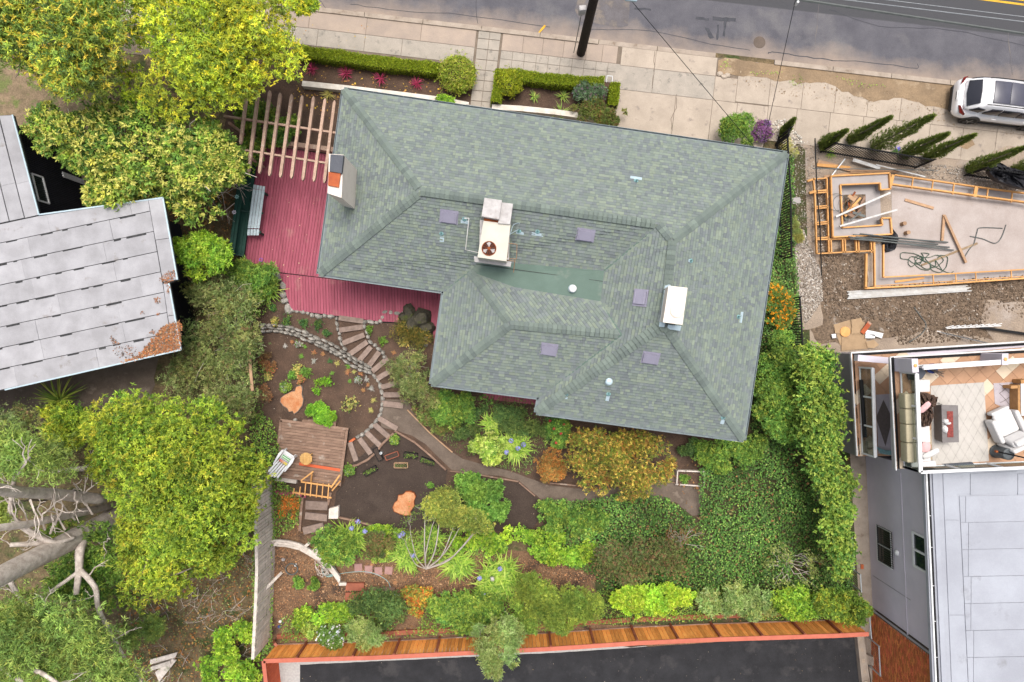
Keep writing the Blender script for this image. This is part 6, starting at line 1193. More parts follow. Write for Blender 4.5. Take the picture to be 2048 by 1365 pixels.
# white and pale potted flowers
for i, (x, y, r, n, lab) in enumerate(((571, 775, .24, 260, 'dome of white daisies beside the upper stump'), (789, 880, .2, 90, 'white flowered plant in a basket at the path corner'), (699, 941, .24, 120, 'white and pink flowered plant at the right corner of the platform'))):
    rng = np.random.default_rng(650 + i); c = W(x, y, .25); root = T('potted_flowers', lab, 'plant', tuple(W(x, y))); crown(root, [(c.x, c.y, .25, r, r * .7)], 160, 6, .07, .035, PAL['green'], rng, inner=.1); m = M()
    for j in range(n // 8):
        t, q = rng.uniform(0, 6.28), r * math.sqrt(rng.random()) * .95; flower_head(m, (c.x + math.cos(t) * q, c.y + math.sin(t) * q, .25 + r * .75 * math.sqrt(max(0, 1 - (q / r) ** 2)) + .02), .028, (.78, .78, .72), rng, 8)
    m.build('flowers', MT['petal'], root, kind='stuff'); m = M(); m.lathe(W(x, y), [(r * .6, 0), (r * .75, .2)], 14); m.build('pot', MT['oldlumber'], root)
# little plants in the beds
GR, OR_, YE, GY, DK = [(.14, .28, .04)], [(.42, .17, .08), (.34, .20, .08)], [(.48, .40, .12), (.32, .33, .10)], [(.32, .33, .28), (.40, .36, .33)], [(.05, .12, .04), (.07, .15, .04)]
BP = [(547, 618, 9, DK, 'dark seedling nearest the deck corner in the upper bed'), (549, 643, 10, YE, 'yellow-green seedling at the left of the upper bed'), (573, 642, 11, DK, 'dark green seedling, first in the row along the upper bed'), (607, 646, 11, DK, 'dark green seedling, second in the row along the upper bed'), (637, 654, 10, DK, 'dark green seedling, third in the row along the upper bed'), (653, 666, 10, DK, 'dark green seedling at the right end of the upper bed'), (738, 662, 9, GR, 'lime seedling right of the top steps'), (765, 680, 9, GR, 'small lime seedling below the mossy shrub'), (808, 684, 9, YE, 'yellow seedling below the mossy shrub'), (788, 706, 6, OR_, 'orange bloom right of the curved steps'),
      (570, 693, 5, GY, 'grey rosette at the top of the oval bed'), (599, 689, 8, GY, 'pale pink rosette under the dry stone wall'), (610, 694, 5, GR, 'tiny green rosette under the dry stone wall'), (585, 684, 5, OR_, 'tan rosette near the old fence end of the stone wall'), (629, 705, 6, OR_, 'orange rosette under the middle of the stone wall'), (647, 709, 6, OR_, 'rust red rosette right of the orange one'), (603, 712, 6, GR, 'green sprout in the upper oval bed'), (628, 723, 6, GY, 'grey twiggy rosette in the upper oval bed'), (660, 722, 7, DK, 'dark sprout under the stone wall'), (675, 727, 7, YE, 'pale yellow sprout under the stone wall'), (697, 733, 6, GR, 'round green sprout near the right rim of the oval bed'), (696, 744, 7, OR_, 'brownish orange sprout near the right rim of the oval bed'), (709, 744, 5, YE, 'small tan sprout near the right rim'), (722, 748, 6, OR_, 'bright orange rosette near the right rim'), (721, 761, 8, GY, 'silver rosette pair near the right rim, left one'), (733, 758, 7, GY, 'silver rosette pair near the right rim, right one'), (743, 777, 7, GY, 'pinkish white rosette at the right rim'), (737, 770, 5, OR_, 'small orange rosette at the right rim'), (727, 781, 5, OR_, 'dull orange rosette inside the right rim'), (665, 747, 5, GR, 'tiny green sprout in the middle of the oval bed'),
      (582, 748, 9, GR, 'lime sprout at the left of the yellow cluster'), (598, 738, 12, YE, 'yellow and orange leafy cluster in the oval bed'), (603, 756, 9, OR_, 'orange leafy sprout below the yellow cluster'), (614, 744, 13, GR, 'green leafy sprout right of the yellow cluster'), (643, 764, 10, [(.20, .42, .03)], 'bright green sprout, left of the pair in the oval bed'), (656, 762, 9, [(.20, .42, .03)], 'bright green sprout, right of the pair in the oval bed'), (632, 782, 8, [(.22, .46, .03)], 'bright green sprout below the pair in the oval bed'), (541, 740, 12, OR_, 'brown orange sprout at the left rim of the oval bed'), (535, 759, 9, YE, 'dull yellow sprout at the left rim of the oval bed'), (702, 806, 18, YE, 'largest yellow leaved shrublet in the oval bed'), (747, 801, 7, YE, 'small yellow sprout near the lower right rim'), (742, 820, 6, YE, 'pale sprout near the lower right rim'), (700, 762, 5, GR, 'tiny sprout in the right of the oval bed'), (861, 969, 8, GR, 'green weed in the dark bed by the platform stump'), (1386, 948, 7, GR, 'sprout in the framed bed beside the white cap')]
for i, (x, y, r, cols, lab) in enumerate(BP):
    rng = np.random.default_rng(700 + i); root = T('bed_plant', lab, 'plant', tuple(W(x, y))); rr = r / 40; c = W(x, y, .04)
    pal = [(*q, 1) for q in cols]
    if r < 8: blades(root, c, 30, rr * .85, .026, cols, rng, droop=.35, tilt=(.2, 1.2), seg=2, name='leaves', r0=rr * .45)
    else: crown(root, [(c.x + rng.normal() * rr * .3, c.y + rng.normal() * rr * .3, .1, rr * .6, .13) for _ in range(4)], 34 + r * 4, 5, .075, .04, pal + [(.12, .2, .04, .6)], rng, name='leaves', jitter=.5)
# small litter over soils and mulch
scatter_chips('bark_chips', 'orange-brown bark chips over the mulched lower garden', [[(545, 1085), (700, 1150), (740, 1120), (960, 1110), (1200, 1130), (1210, 1160), (950, 1200), (700, 1200), (560, 1250), (535, 1150)], [(550, 985), (604, 990), (604, 1070), (552, 1080)]], 330, .055, [(.34, .17, .08, 3), (.24, .12, .06, 3), (.44, .27, .15, 1.5), (.11, .07, .045, 3)], 800, .012)
scatter_chips('soil_crumbs', 'small pale crumbs and twigs scattered on the garden soil', [[(515, 640), (735, 740), (765, 800), (700, 880), (560, 840), (515, 760)], [(760, 640), (900, 700), (880, 800), (790, 780)], [(520, 570), (670, 640), (690, 700), (520, 650)]], 26, .028, [(.30, .22, .16, 3), (.16, .11, .08, 4), (.5, .42, .34, .7)], 801, .01)
scatter_chips('soil_crumbs', 'dark soil clods over the two dark beds', [[(690, 965), (700, 930), (760, 880), (895, 940), (880, 1060), (664, 1035)], [(960, 955), (1040, 966), (1085, 1003), (1060, 1062), (990, 1062)]], 60, .03, [(.035, .025, .02, 4), (.09, .065, .05, 2), (.2, .15, .11, .5)], 802, .012)
scatter_chips('grit', 'grit and crumbs on the black asphalt lot', [[(600, 1330), (1110, 1306), (1716, 1266), (1740, 1380), (600, 1380)]], 3.5, .03, [(.30, .26, .2, 3), (.10, .09, .08, 3), (.40, .30, .12, 1)], 803, .012)
scatter_chips('fallen_leaves', 'brown dry leaves in the strip between the shrubs and the new fence', [[(560, 1240), (1700, 1200), (1700, 1245), (560, 1285)]], 26, .08, IB, 804, .02)
# stepping stones, hoses, ring, lower garden things
for i, (x, y, r) in enumerate(((717, 1135, .05), (737.5, 1139, 0), (757, 1142, .05), (777.5, 1141, -.1))): m = M(); m.box(W(x, y, 0), .38, .38, .05, r); one(m, 'paving_slab', mk('pink_paver%d' % i, (.36, .21, .19), (.30, .17, .15), scale=6, fine=.15), ['pink square stepping stone at the left end of the row of four', 'second pink stepping stone from the left beside the pale hose', 'third pink stepping stone from the left beside the pale hose', 'pink square stepping stone at the right end of the row of four'][i], 'paving slab', W(x, y), 'pink stepping stones')
m = M()
for r, dz in ((.36, .04), (.31, .07), (.26, .05), (.22, .09), (.33, .10)): c = W(660 + random.uniform(-3, 3), 1142, dz); m.tube([c + Vector((math.cos(t) * r, math.sin(t) * r * .85, 0)) for t in np.linspace(0, 6.283, 25)], .016, 5, caps=False)
m.tube(smooth_line([W(*q) for q in ((662, 1150, .04), (680, 1148, .04), (700, 1145, .04), (730, 1144, .08), (755, 1150, .05), (775, 1163, .04), (783, 1180, .04), (792, 1192, .04), (800, 1190, .04))]), .018, 6)
one(m, 'garden_hose', MT['palehose'], 'pale green garden hose, coiled at one end and trailing past the stepping stones', 'hose', W(660, 1142), smooth=True)
m = M(); rng = np.random.default_rng(7)
for i in range(7): m.tube(smooth_line([W(652, 1140, .3)] + [W(652 + 14 * math.cos(i + j) - 8, 1135 + 14 * math.sin(i * 1.3 + j), .35) for j in range(3)] + [W(634 + i * 2, 1150 + i, .2)]), .012, 5)
one(m, 'rope_tangle', MT['palebark'], 'tangle of pale dry rope-like stems over the hose coil', 'rope', W(650, 1138))
m = M(); c = W(584, 1138, .05)
for dz in (.03, .07): m.tube([c + Vector((math.cos(t) * .30, math.sin(t) * .27, dz)) for t in np.linspace(0, 6.283, 29)], .028, 6, caps=False)
one(m, 'hose_ring', MT['greypipe'], 'dark rubber ring lying flat on the mulch near the old fence', 'ring', W(584, 1138))
for i, (x, y, s, mt_, lab) in enumerate(((567, 1119, .22, 'siteslab', 'pale square stone above the dark rubber ring'), (592, 1130, .17, 'white', 'small white block beside the dark rubber ring'), (610, 862, .14, 'stone', 'small white pebble behind the platform'), (591, 840, .22, 'stone', 'grey flat stone behind the platform corner'), (547, 550, .22, 'white', 'white boulder at the corner of red deck and stone edging'), (886, 1188, .22, 'stone', 'pale flat stone at the right end of the mulch path'))): m = M(); m.rock(W(x, y, -.02), s / 2, s / 2.6, .12, i, n=8); one(m, 'stone', MT[mt_], lab, 'stone', W(x, y))
for (x, y, lab) in ((852, 677, 'pinkish round stepping disc in the shade of the house'), (852, 690, 'grey round stepping disc in the shade of the house')): m = M(); m.lathe(W(x, y, 0), [(.1, 0), (.1, .05), (.03, .06)], 14); one(m, 'disc', MT['slabpink' if 'pink' in lab else 'stonegrey'], lab, 'disc', W(x, y))
for (x, y, s, lab) in ((543, 966, .10, 'small terracotta drain pipe end in the groundcover by the old fence'), (764, 905, .07, 'tiny grey lamp at the top of the dark bed')): m = M(); m.lathe(W(x, y, 0), [(s, 0), (s, .3), (s * .6, .3), (s * .6, .15)], 12); one(m, 'pipe_end', MT['slabpink' if 'terra' in lab else 'steel'], lab, 'pipe', W(x, y))
m = M(); m.slab([(692, 1167), (728, 1167), (727, 1182), (691, 1182)][::-1], 0, .2); m.slab([(691, 1186), (729, 1184), (728, 1199), (690, 1201)][::-1], 0, .12)
one(m, 'old_steps', MT['brownboard'], 'pair of dark weathered timbers at the end of the pale hose', 'timber', W(700, 1180), kind=None)
m = M(); m.beam(W(652, 1252, .7), W(631, 1282, .9), .07, .03); one(m, 'white_lath', MT['white'], 'white lath leaning beside the white flowered shrub', 'lath', W(640, 1268))
for i, (x, y, lab, mt_) in enumerate(((561, 1243, 'white handled tool leaning in the bottom left corner', 'white'), (559, 1253, 'blue handled tool beside the white one in the bottom left corner', 'bluepot'))): m = M(); m.tube([W(x, y, .3), W(x + 8, y - 7, .8)], .02, 6); m.lathe(W(x, y, .25), [(.07, 0), (.08, .06), (.03, .1)], 10); one(m, 'garden_tool', MT[mt_], lab, 'tool', W(x, y))
fb = T('framed_bed', 'small raised bed framed in pale boards right of the wide flowering bush', 'planter', tuple(W(1382, 955)))
for a, b in (((1354, 941), (1408, 943)), ((1408, 943), (1406, 972)), ((1406, 972), (1350, 968)), ((1354, 941), (1352, 968))): m = M(); m.beam(W(*a, .15), W(*b, .15), .06, .3); m.build('board', MT['greywood'], fb)
m = M(); m.slab([(1355, 942), (1407, 944), (1405, 971), (1353, 967)][::-1], 0, .22); m.build('soil', MT['soil'], fb)
ground_leaves('ground_cover', 'low mixed green plants filling the gaps between the lower garden shrubs', [[(640, 1060), (720, 1048), (900, 1070), (1010, 1100), (960, 1135), (790, 1120), (650, 1115)], [(560, 1235), (700, 1200), (860, 1200), (1020, 1190), (1210, 1180), (1400, 1180), (1720, 1180), (1735, 1240), (1400, 1240), (1200, 1250), (1000, 1265), (560, 1285)]], 260, .11, .05, [(.14, .25, .04, 4), (.24, .36, .05, 3), (.09, .17, .03, 3), (.30, .33, .07, 1)], 805, h=.5, hum=.5, thin=.85)
ground_leaves('ground_cover', 'shaded strappy and leafy plants along the south wall under the eaves', [[(905, 790), (1070, 800), (1110, 835), (1140, 840), (1130, 870), (1070, 910), (1060, 950), (960, 925), (920, 905), (870, 865), (880, 830)]], 170, .15, .03, [(.10, .17, .04, 3), (.16, .25, .05, 2), (.07, .11, .03, 3), (.18, .14, .06, 1)], 806, h=.5, hum=.4, thin=1.1)
ground_leaves('ground_cover', 'weedy green growth along the garden side of the ivy strip and beds', [[(510, 540), (560, 560), (540, 620), (512, 640)], [(505, 640), (530, 700), (525, 860), (505, 860)], [(900, 950), (960, 955), (960, 1060), (900, 1060)], [(1085, 1000), (1180, 1000), (1190, 1090), (1080, 1075)]], 180, .10, .045, 'green', 807, h=.35, hum=.4, thin=.8)
scatter_chips('grit', 'sandy grit washed over the pavement beside the dirt verge', [[R(202, 20), R(560, 30), R(900, 60), R(900, 100), R(560, 75), R(240, 55)]], 60, .045, [(.27, .19, .115, 4), (.33, .25, .165, 3), (.19, .13, .08, 1)], 808, .026)
# ------------------------------------------------------------------ fences
def bev(o, w_=.04, seg=3):
    b = o.modifiers.new('bevel', 'BEVEL'); b.width = w_; b.segments = seg; o.data.polygons.foreach_set('use_smooth', [True] * len(o.data.polygons)); return o
FZ = 1.77
nf = T('new_fence', 'new orange-brown timber fence with a salmon cap rail along the black asphalt lot', 'fence', tuple(W(1100, 1266)))
BL = [(553, 1289), (760, 1283), (1100, 1266), (1262, 1255), (1420, 1248), (1640, 1241), (1700, 1238)]
BW = [W(x, y, 0) for x, y in BL]
def walkline(P, step):
    out = []
    for a, b in zip(P, P[1:]):
        n = max(1, int((b - a).length / step)); out += [(a.lerp(b, i / n), (b - a).normalized(), (b - a).length / n) for i in range(n)]
    return out
for i, (p, d, st_) in enumerate(walkline(BW, .178)):
    m = M(); o = Vector((-d.y, d.x, 0)) * random.uniform(-.006, .006); q = p + d * st_ * .48 + o; hw = st_ * .455
    a, b = q - d * hw, q + d * hw; m.prism([Vector((a.x, a.y - .012, 0)), Vector((b.x, b.y - .012, 0)), Vector((b.x, b.y + .012, 0)), Vector((a.x, a.y + .012, 0))], [Vector((a.x, a.y - .012, FZ - .05)), Vector((b.x, b.y - .012, FZ - .05)), Vector((b.x, b.y + .012, FZ - .05)), Vector((a.x, a.y + .012, FZ - .05))]); m.build('fence_board', MT['cedar'], nf)
for a, b in zip(BW, BW[1:]):
    m = M(); z = Vector((0, 0, FZ)); m.beam(a + z - (b - a).normalized() * .0, b + z, .20, .045); m.build('cap_rail', MT['railpaint'], nf)
    m = M(); z = Vector((0, .05, .12)); m.beam(a + z, b + z, .05, .05); m.build('sill', MT['redwood'], nf)
for x, y in ((615, 1287), (722, 1284), (800, 1281), (880, 1277), (958, 1273), (1024, 1270), (1098, 1266), (1180, 1261), (1262, 1255), (1340, 1252), (1420, 1248), (1500, 1246), (1580, 1243), (1650, 1241)):
    p = W(x, y, 0) + Vector((0, .09, 0)); m = M(); m.beam(p, p + Vector((0, 0, FZ - .03)), .10, .09); m.build('post', MT['brownboard'], nf)
for a, b in zip(BW, BW[1:]):
    m = M(); o = Vector((0, .42, .06)); n = max(1, int((b - a).length / 2.4))
    for i in range(n): m.beam(a.lerp(b, i / n + .012) + o, a.lerp(b, (i + 1) / n - .012) + o, .22, .16)
    m.build('kick_board', MT['brownboard'], nf, kind='stuff')
lw = [W(553, 1289, 0), W(562, 1372, 0), W(568, 1460, 0)]
for p, d, st_ in walkline(lw, .17):
    a, b = p, p + d * st_ * .93; m = M(); n_ = Vector((d.y, -d.x, 0)) * -.012; m.prism([a - n_, b - n_, b + n_, a + n_], [v + Vector((0, 0, FZ - .05)) for v in (a - n_, b - n_, b + n_, a + n_)]); m.build('fence_board', MT['redboard'], nf)
for a, b in zip(lw, lw[1:]): m = M(); m.beam(a + Vector((0, 0, FZ)), b + Vector((0, 0, FZ)), .18, .045); m.build('cap_rail', MT['railpaint'], nf)
m = M(); m.beam(W(548, 1283, .1), W(551, 1290, FZ - .1), .16, .12); m.build('corner_post', MT['brownboard'], nf)
of = T('old_fence', 'old silvery grey board fence running down the left side of the garden', 'fence', tuple(W(548, 1200)))
OT = [(509, 950), (512, 1010), (515, 1060), (517, 1140), (515, 1200), (509, 1318)]
OB = [W(CX + (x - CX) / 1.069, CY + (y - CY) / 1.069, 0) for x, y in OT]
for p, d, st_ in walkline(OB, .15):
    a, b = p, p + d * st_ * .86; h = 2.19 + random.uniform(-.03, .03); n_ = Vector((-d.y, d.x, 0)) * .011; o = n_ * random.uniform(-1, 1); m = M(); m.prism([a - n_ + o, b - n_ + o, b + n_ + o, a + n_ + o], [v + Vector((0, 0, h)) for v in (a - n_ + o, b - n_ + o, b + n_ + o, a + n_ + o)]); m.build('fence_board', MT['greywood'], of)
for z, wd in ((2.24, .14), (.5, .05)):
    m = M()
    for a, b in zip(OB, OB[1:]): m.beam(a + Vector((-.06, 0, z)), b + Vector((-.06, 0, z)), wd, .05)
    m.build('rail', MT['greywood'], of)
m = M(); m.beam(W(497, 692, 2.0), W(505, 782, 2.0), .13, .06); m.beam(W(500, 740, 0), W(501, 740, 2.0), .1, .1); one(m, 'fence_rail', MT['oldlumber'], 'brown rail of the broken old fence showing beside the wispy shrub', 'rail', W(501, 740))
def iron_fence(label, base, h, rails=(.12, .95), step=.115, rr=.023, finial=False):
    P = [W(x, y, 0) for x, y in base]; root = T('iron_fence', label, 'fence', tuple(P[0]), 'black iron fences'); n = 0
    m0 = M(); m0.tube([(0, 0, .05), (0, 0, h)], rr, 4); first = None
    for p, d, st_ in walkline(P, step):
        if first is None: m0.v = [tuple(Vector(v)) for v in m0.v]; first = m0.build('picket', MT['black']); first.parent = root; first.location = p - P[0]; continue
        c = first.copy(); C.objects.link(c); c.location = p - P[0]
    for f in rails:
        m = M()
        for a, b in zip(P, P[1:]): m.beam(a + Vector((0, 0, h * f)), b + Vector((0, 0, h * f)), .07, .05)
        m.build('rail', MT['black'], root)
    for p in (P[0], P[-1]): m = M(); m.beam(p, p + Vector((0, 0, h + .1)), .06, .06); m.build('post', MT['black'], root)
    return root
iron_fence('black iron fence standing between the right eave and the gravel path, upper length', [(1551, 292), (1557, 400), (1559, 520)], 1.55)
iron_fence('black iron fence length between the orange flowered shrub and the boundary hedge', [(1577, 598), (1580, 640), (1582, 690)], 1.4)
iron_fence('black iron fence panel in front of the row of cypresses', [(1641, 305), (1735, 321), (1829, 337)], 1.62)
iron_fence('black iron fence panel partly covered by the black tarpaulin', [(1928, 352), (2000, 363), (2090, 377)], 1.62)
iron_fence('short black iron fence corner piece at the top of the gravel path', [(1551, 289), (1556, 276)], 1.6)
def crumple(name, label, poly, z, amp, mat, cat, seed, step=7, th=.02):
    rng = np.random.default_rng(seed); a = np.array(poly, float); c = a.mean(0); m = M(); rings = []; n = 28
    # resample outline
    per = []; 
    for i in range(len(a)):
        p, q = a[i], a[(i + 1) % len(a)]; k = max(1, int(np.hypot(*(q - p)) / step)); per += [p + (q - p) * j / k for j in range(k)]
    per = np.array(per)
    for f in (1, .82, .62, .42, .2):
        zz = z + amp * (1 - f) * .6 + rng.normal(size=len(per)) * amp * .35 * (f < 1); m.v += [tuple(W(*(c + (p - c) * f * rng.uniform(.95, 1.04)), max(.02, q))) for p, q in zip(per, zz)]
    k = len(per)
    for r_ in range(4):
        for j in range(k): m.f.append((r_ * k + j, (r_ + 1) * k + j, (r_ + 1) * k + (j + 1) % k, r_ * k + (j + 1) % k)); m.c.append(None)
    m.f.append(tuple(4 * k + j for j in range(k))[::-1]); m.c.append(None)
    b = len(m.v); m.v += [(x, y, max(0, zz - .25)) for x, y, zz in m.v[:k]]
    for j in range(k): m.f.append((j, (j + 1) % k, b + (j + 1) % k, b + j)); m.c.append(None)
    return one(m, name, MT[mat], label, cat, tuple(W(c[0], c[1], 0)))
crumple('tarpaulin', 'shiny black tarpaulin thrown over the iron fence at the right edge', [(1978, 342), (1985, 328), (2000, 325), (2022, 336), (2070, 348), (2070, 384), (2005, 366), (1990, 357)], 1.3, .25, 'tarp', 'tarpaulin', 1)
crumple('plastic_bag', 'black plastic sheet bunched under the dark pipes', [(1768, 462), (1782, 452), (1795, 470), (1797, 480), (1790, 500), (1772, 506), (1764, 490)], .1, .2, 'tarp', 'sheet', 2)
# ------------------------------------------------------------------ construction site
sheet('pit_slab', [(1783, 371), (2048, 407), (2400, 450), (2400, 520), (2048, 541), (1766, 556), (1766, 488), (1784, 470)], .012, MT['pit'])
sheet('strip_slab', [(1788, 352), (2400, 436), (2400, 452), (1783, 370)], .016, MT['siteslab']); sheet('strip_slab', [(1766, 555), (2400, 519), (2400, 536), (1750, 575), (1750, 488), (1766, 488)], .016, MT['siteslab'])
sheet('yard_dirt', [(1633, 358), (1654, 358), (1657, 506), (1745, 500), (1745, 480), (1634, 508)], .014, MT['rubble'])
sheet('neighbour_ground', [(1975, 600), (2400, 640), (2400, 700), (1990, 685), (1960, 640)], .018, MT['site'], 2)
pad = T('footing_pad', 'square U-shaped concrete footing framed with orange timber forms on the construction site', 'foundation', tuple(W(1720, 410)))
PZ_ = .42
for q in ([(1663, 354), (1777, 348), (1778, 378), (1761, 379), (1759, 368), (1680, 371)], [(1663, 354), (1680, 371), (1684, 456), (1667, 474)], [(1667, 474), (1684, 456), (1764, 451), (1763, 438), (1779, 437), (1782, 468)]): m = M(); m.slab(q[::-1], 0, PZ_); m.build('slab', MT['siteslab'], pad)
def form(root, pts, z=.45, wd=.06, h=.14, close=False, mat='lumber', name='form_board'):
    L_ = list(zip(pts, pts[1:] + ([pts[0]] if close else []))); 
    for a, b in (L_ if close else L_[:len(pts) - 1]): m = M(); m.beam(W(*a, z), W(*b, z), wd, h); m.build(name, MT[mat], root)
form(pad, [(1661, 353), (1778, 347), (1780, 379), (1760, 380.5), (1759, 367), (1680, 370.5), (1684, 456), (1764, 451), (1762, 437), (1780, 436.5), (1783, 469), (1665, 475)], .47, .065, .16, True)
m = M(); m.slab([(1686, 390), (1731, 389), (1732, 437), (1688, 438)][::-1], .0, .03); m.build('sump', MT['rubble'], pad)
m = M(); m.slab([(1681, 371), (1759, 368), (1763, 450), (1685, 455)][::-1], .0, .024); m.build('floor', MT['siteslab'], pad)
fw = T('formwork', 'orange timber ladder formwork around the left and bottom of the footing pad', 'formwork', tuple(W(1640, 430)))
form(fw, [(1626, 357), (1629, 390), (1633, 508)], .3); form(fw, [(1653, 358), (1657, 507)], .3); form(fw, [(1633, 508), (1745, 502)], .3); form(fw, [(1633, 480), (1700, 478), (1764, 476)], .3)
for y in (358, 382, 386, 413, 417, 445, 449, 476): form(fw, [(1628 + (y - 358) * .04, y + 1), (1653 + (y - 358) * .03, y - 1)], .3)
for x in (1661, 1684, 1689, 1711, 1716, 1741, 1746): form(fw, [(x, 479), (x + 1, 506)], .3)
form(fw, [(1618, 387), (1634, 382)], .34, .12); form(fw, [(1614, 363), (1627, 359)], .3, .1)
fr = T('formwork', 'long orange timber formwork around the big pale pit slab at the right edge', 'formwork', tuple(W(1900, 360)))
form(fr, [(1788, 350.5), (1860, 361), (1950, 374), (2048, 387), (2300, 421)], .35); form(fr, [(1780, 369), (1870, 381), (1950, 392), (2048, 405), (2300, 440)], .38, .07, .2)
for x in (1825, 1865, 1907, 1975, 2024): form(fr, [(x + 1, 350 + (x - 1780) * .137), (x - 2, 372 + (x - 1780) * .137)], .42, .05, .06)
form(fr, [(1953, 373), (1949, 394)], .44, .17, .06); form(fr, [(1786, 350), (1781, 372)], .44, .14, .06)
form(fr, [(1766, 490), (1766, 555), (1900, 548), (2048, 539.6), (2300, 525)], .32); form(fr, [(1748, 486), (1749, 575)], .32); form(fr, [(1732, 508), (1731, 577)], .32, .09); form(fr, [(1729, 577), (1850, 571), (1960, 563), (2048, 557), (2300, 541)], .32, .08); form(fr, [(1750, 572), (1900, 563), (2048, 553), (2300, 538)], .32, .03)
for x in (1866, 1911, 1951, 2022): form(fr, [(x, 550 - (x - 1866) * .055), (x + 1, 569 - (x - 1866) * .065)], .34, .04, .05)
def stick(name, label, cat, a, b, wd, h, mat, z=.1, zb=None): m = M(); m.beam(W(*a, z), W(*b, z if zb is None else zb), wd, h); return one(m, name, MT[mat], label, cat, tuple(W(*a)))
stick('plank', 'brown plank lying alone at the upper left of the pit slab', 'plank', (1810, 400), (1867, 417), .13, .05, 'oldlumber', .05)
stick('timber', 'shorter leg of the V of brown timbers on the pit slab', 'timber', (1888, 430), (1884, 482), .12, .08, 'oldlumber', .08)
stick('timber', 'longer leg of the V of brown timbers on the pit slab', 'timber', (1889, 432), (1932, 526), .11, .08, 'oldlumber', .14)
stick('plank', 'dusty pale plank under the V of timbers by the hose tangle', 'plank', (1843, 531), (1955, 487), .10, .03, 'verge', .04)
stick('plank', 'thin plank lying between the bottom form boards', 'plank', (1790, 564), (1848, 556), .10, .04, 'lumber', .06)
stick('white_pole', 'upper white plastic pole lying across the footing pad', 'pole', (1671, 434), (1780, 386), .09, .09, 'whitepipe', .75, .55)
stick('white_pole', 'lower white plastic pole lying across the footing pad', 'pole', (1679, 453), (1794, 420), .08, .08, 'whitepipe', .75, .55)
for i, (a, b, mt_, lab) in enumerate((((1636, 324), (1735, 348), 'oldlumber', 'long brown board at the top left of the lumber heap'), ((1634, 330), (1700, 336), 'lumber', 'orange board end under the long brown one'), ((1648, 354), (1750, 340), 'oldlumber', 'brown board along the top of the footing form'), ((1700, 344), (1800, 342), 'oldlumber', 'brown board crossing the middle of the lumber heap'), ((1706, 320), (1760, 337), 'whitepipe', 'broad white strip on the lumber heap'), ((1752, 330), (1850, 354), 'whitepipe', 'slim white strip at the right end of the lumber heap'), ((1690, 318), (1663, 352), 'steel', 'pale metal rod standing out of the lumber heap'))):
    stick('board' if 'board' in lab else 'strip', lab, 'board' if 'board' in lab else 'strip', a, b, (.2, .15, .12, .16, .16, .06, .05)[i], .04, mt_, .08 + .05 * i)
m = M(); m.tube([W(1625, 337, .5), W(1868, 341, .5)], .025, 6); one(m, 'thin_pipe', MT['greypipe'], 'thin dark pipe lying level across the lumber heap', 'pipe', W(1625, 337))
m = M(); m.tube(smooth_line([W(1630, 277, 1.2), W(1634, 380, 1.0), W(1640, 455, .9), W(1643, 552, .6)]), .032, 6); one(m, 'black_pipe', MT['black'], 'long black pipe running down past the ladder formwork', 'pipe', W(1630, 277))
for i, (a, b) in enumerate((((1706, 470), (1896, 485)), ((1712, 474), (1876, 489)), ((1700, 478), (1899, 495)), ((1697, 474), (1907, 501)), ((1720, 468), (1870, 484)))): m = M(); m.tube([W(*a, .55 + .03 * i), W(*b, .12)], .035, 6); one(m, 'steel_bar', MT['greypipe'], ['dark bar, uppermost of the bundle over the black plastic', 'dark bar, short one in the bundle over the black plastic', 'dark bar, second from the bottom of the bundle over the plastic', 'dark bar, lowest and longest of the bundle over the plastic', 'dark bar at the back of the bundle over the black plastic'][i], 'bar', W(*a), 'dark bars lying in a bundle')
rng = np.random.default_rng(33)
pts = [W(1884, 540, .04)]
for i in range(46):
    ph = i * .78; cx = 1862 - 20 * math.sin(i * .21) - (22 if i > 30 else 0); cy = 525 - 4 * math.cos(i * .37) - (8 if i > 30 else 0); r = 9 + 12 * abs(math.sin(i * .9)); pts.append(W(cx + r * math.cos(ph), cy + r * .8 * math.sin(ph), .04 + .02 * rng.random()))
pts += [W(1893, 545, .04), W(1907, 543, .04)]
m = M(); m.tube(smooth_line(pts, 5), .018, 5); one(m, 'hose', MT['hose'], 'dark green hose in a tangle on the pit slab', 'hose', W(1860, 525))
for i, pts in enumerate(([(1928, 517), (1938, 500), (1948, 487), (1954, 465), (1961, 456), (2005, 457)], [(1940, 473), (1965, 478), (1990, 487), (2003, 475), (2012, 450)], [(1828, 615), (1842, 634), (1852, 650), (1843, 668), (1818, 685)])): m = M(); m.tube(smooth_line([W(x, y, .04) for x, y in pts], 5), .024, 6); one(m, 'conduit', MT['greypipe'], ['grey S-shaped conduit at the right of the pit slab', 'grey hooked conduit crossing the S-shaped one', 'bent grey conduit on the rubble above the terrace'][i], 'conduit', W(*pts[0]))
m = M()
for j in range(3): c = W(1672 + j * 9, 405 + j * 3, .55); m.tube([c + Vector((math.cos(t) * (.42 - .06 * j), math.sin(t) * .42, .04 * math.sin(t * 2))) for t in np.linspace(0, 6.283, 25)], .012, 4, caps=False)
one(m, 'wire_coil', MT['greypipe'], 'loose coil of thin wire at the left form of the footing pad', 'wire', W(1680, 405))
for i, (x, y) in enumerate(((1803, 449), (1810.5, 467))): m = M(); m.lathe(W(x, y), [(.1, 0), (.1, .3), (.03, .3)], 10); one(m, 'pipe_stub', MT['oldlumber'], ['upper brown pipe stub left of the V of timbers', 'lower brown pipe stub left of the V of timbers'][i], 'pipe stub', W(x, y))
m = M(); rng = np.random.default_rng(3); deb = T('debris', 'heap of broken boards and rusty scrap in the middle of the footing pad', 'debris', tuple(W(1710, 415)))
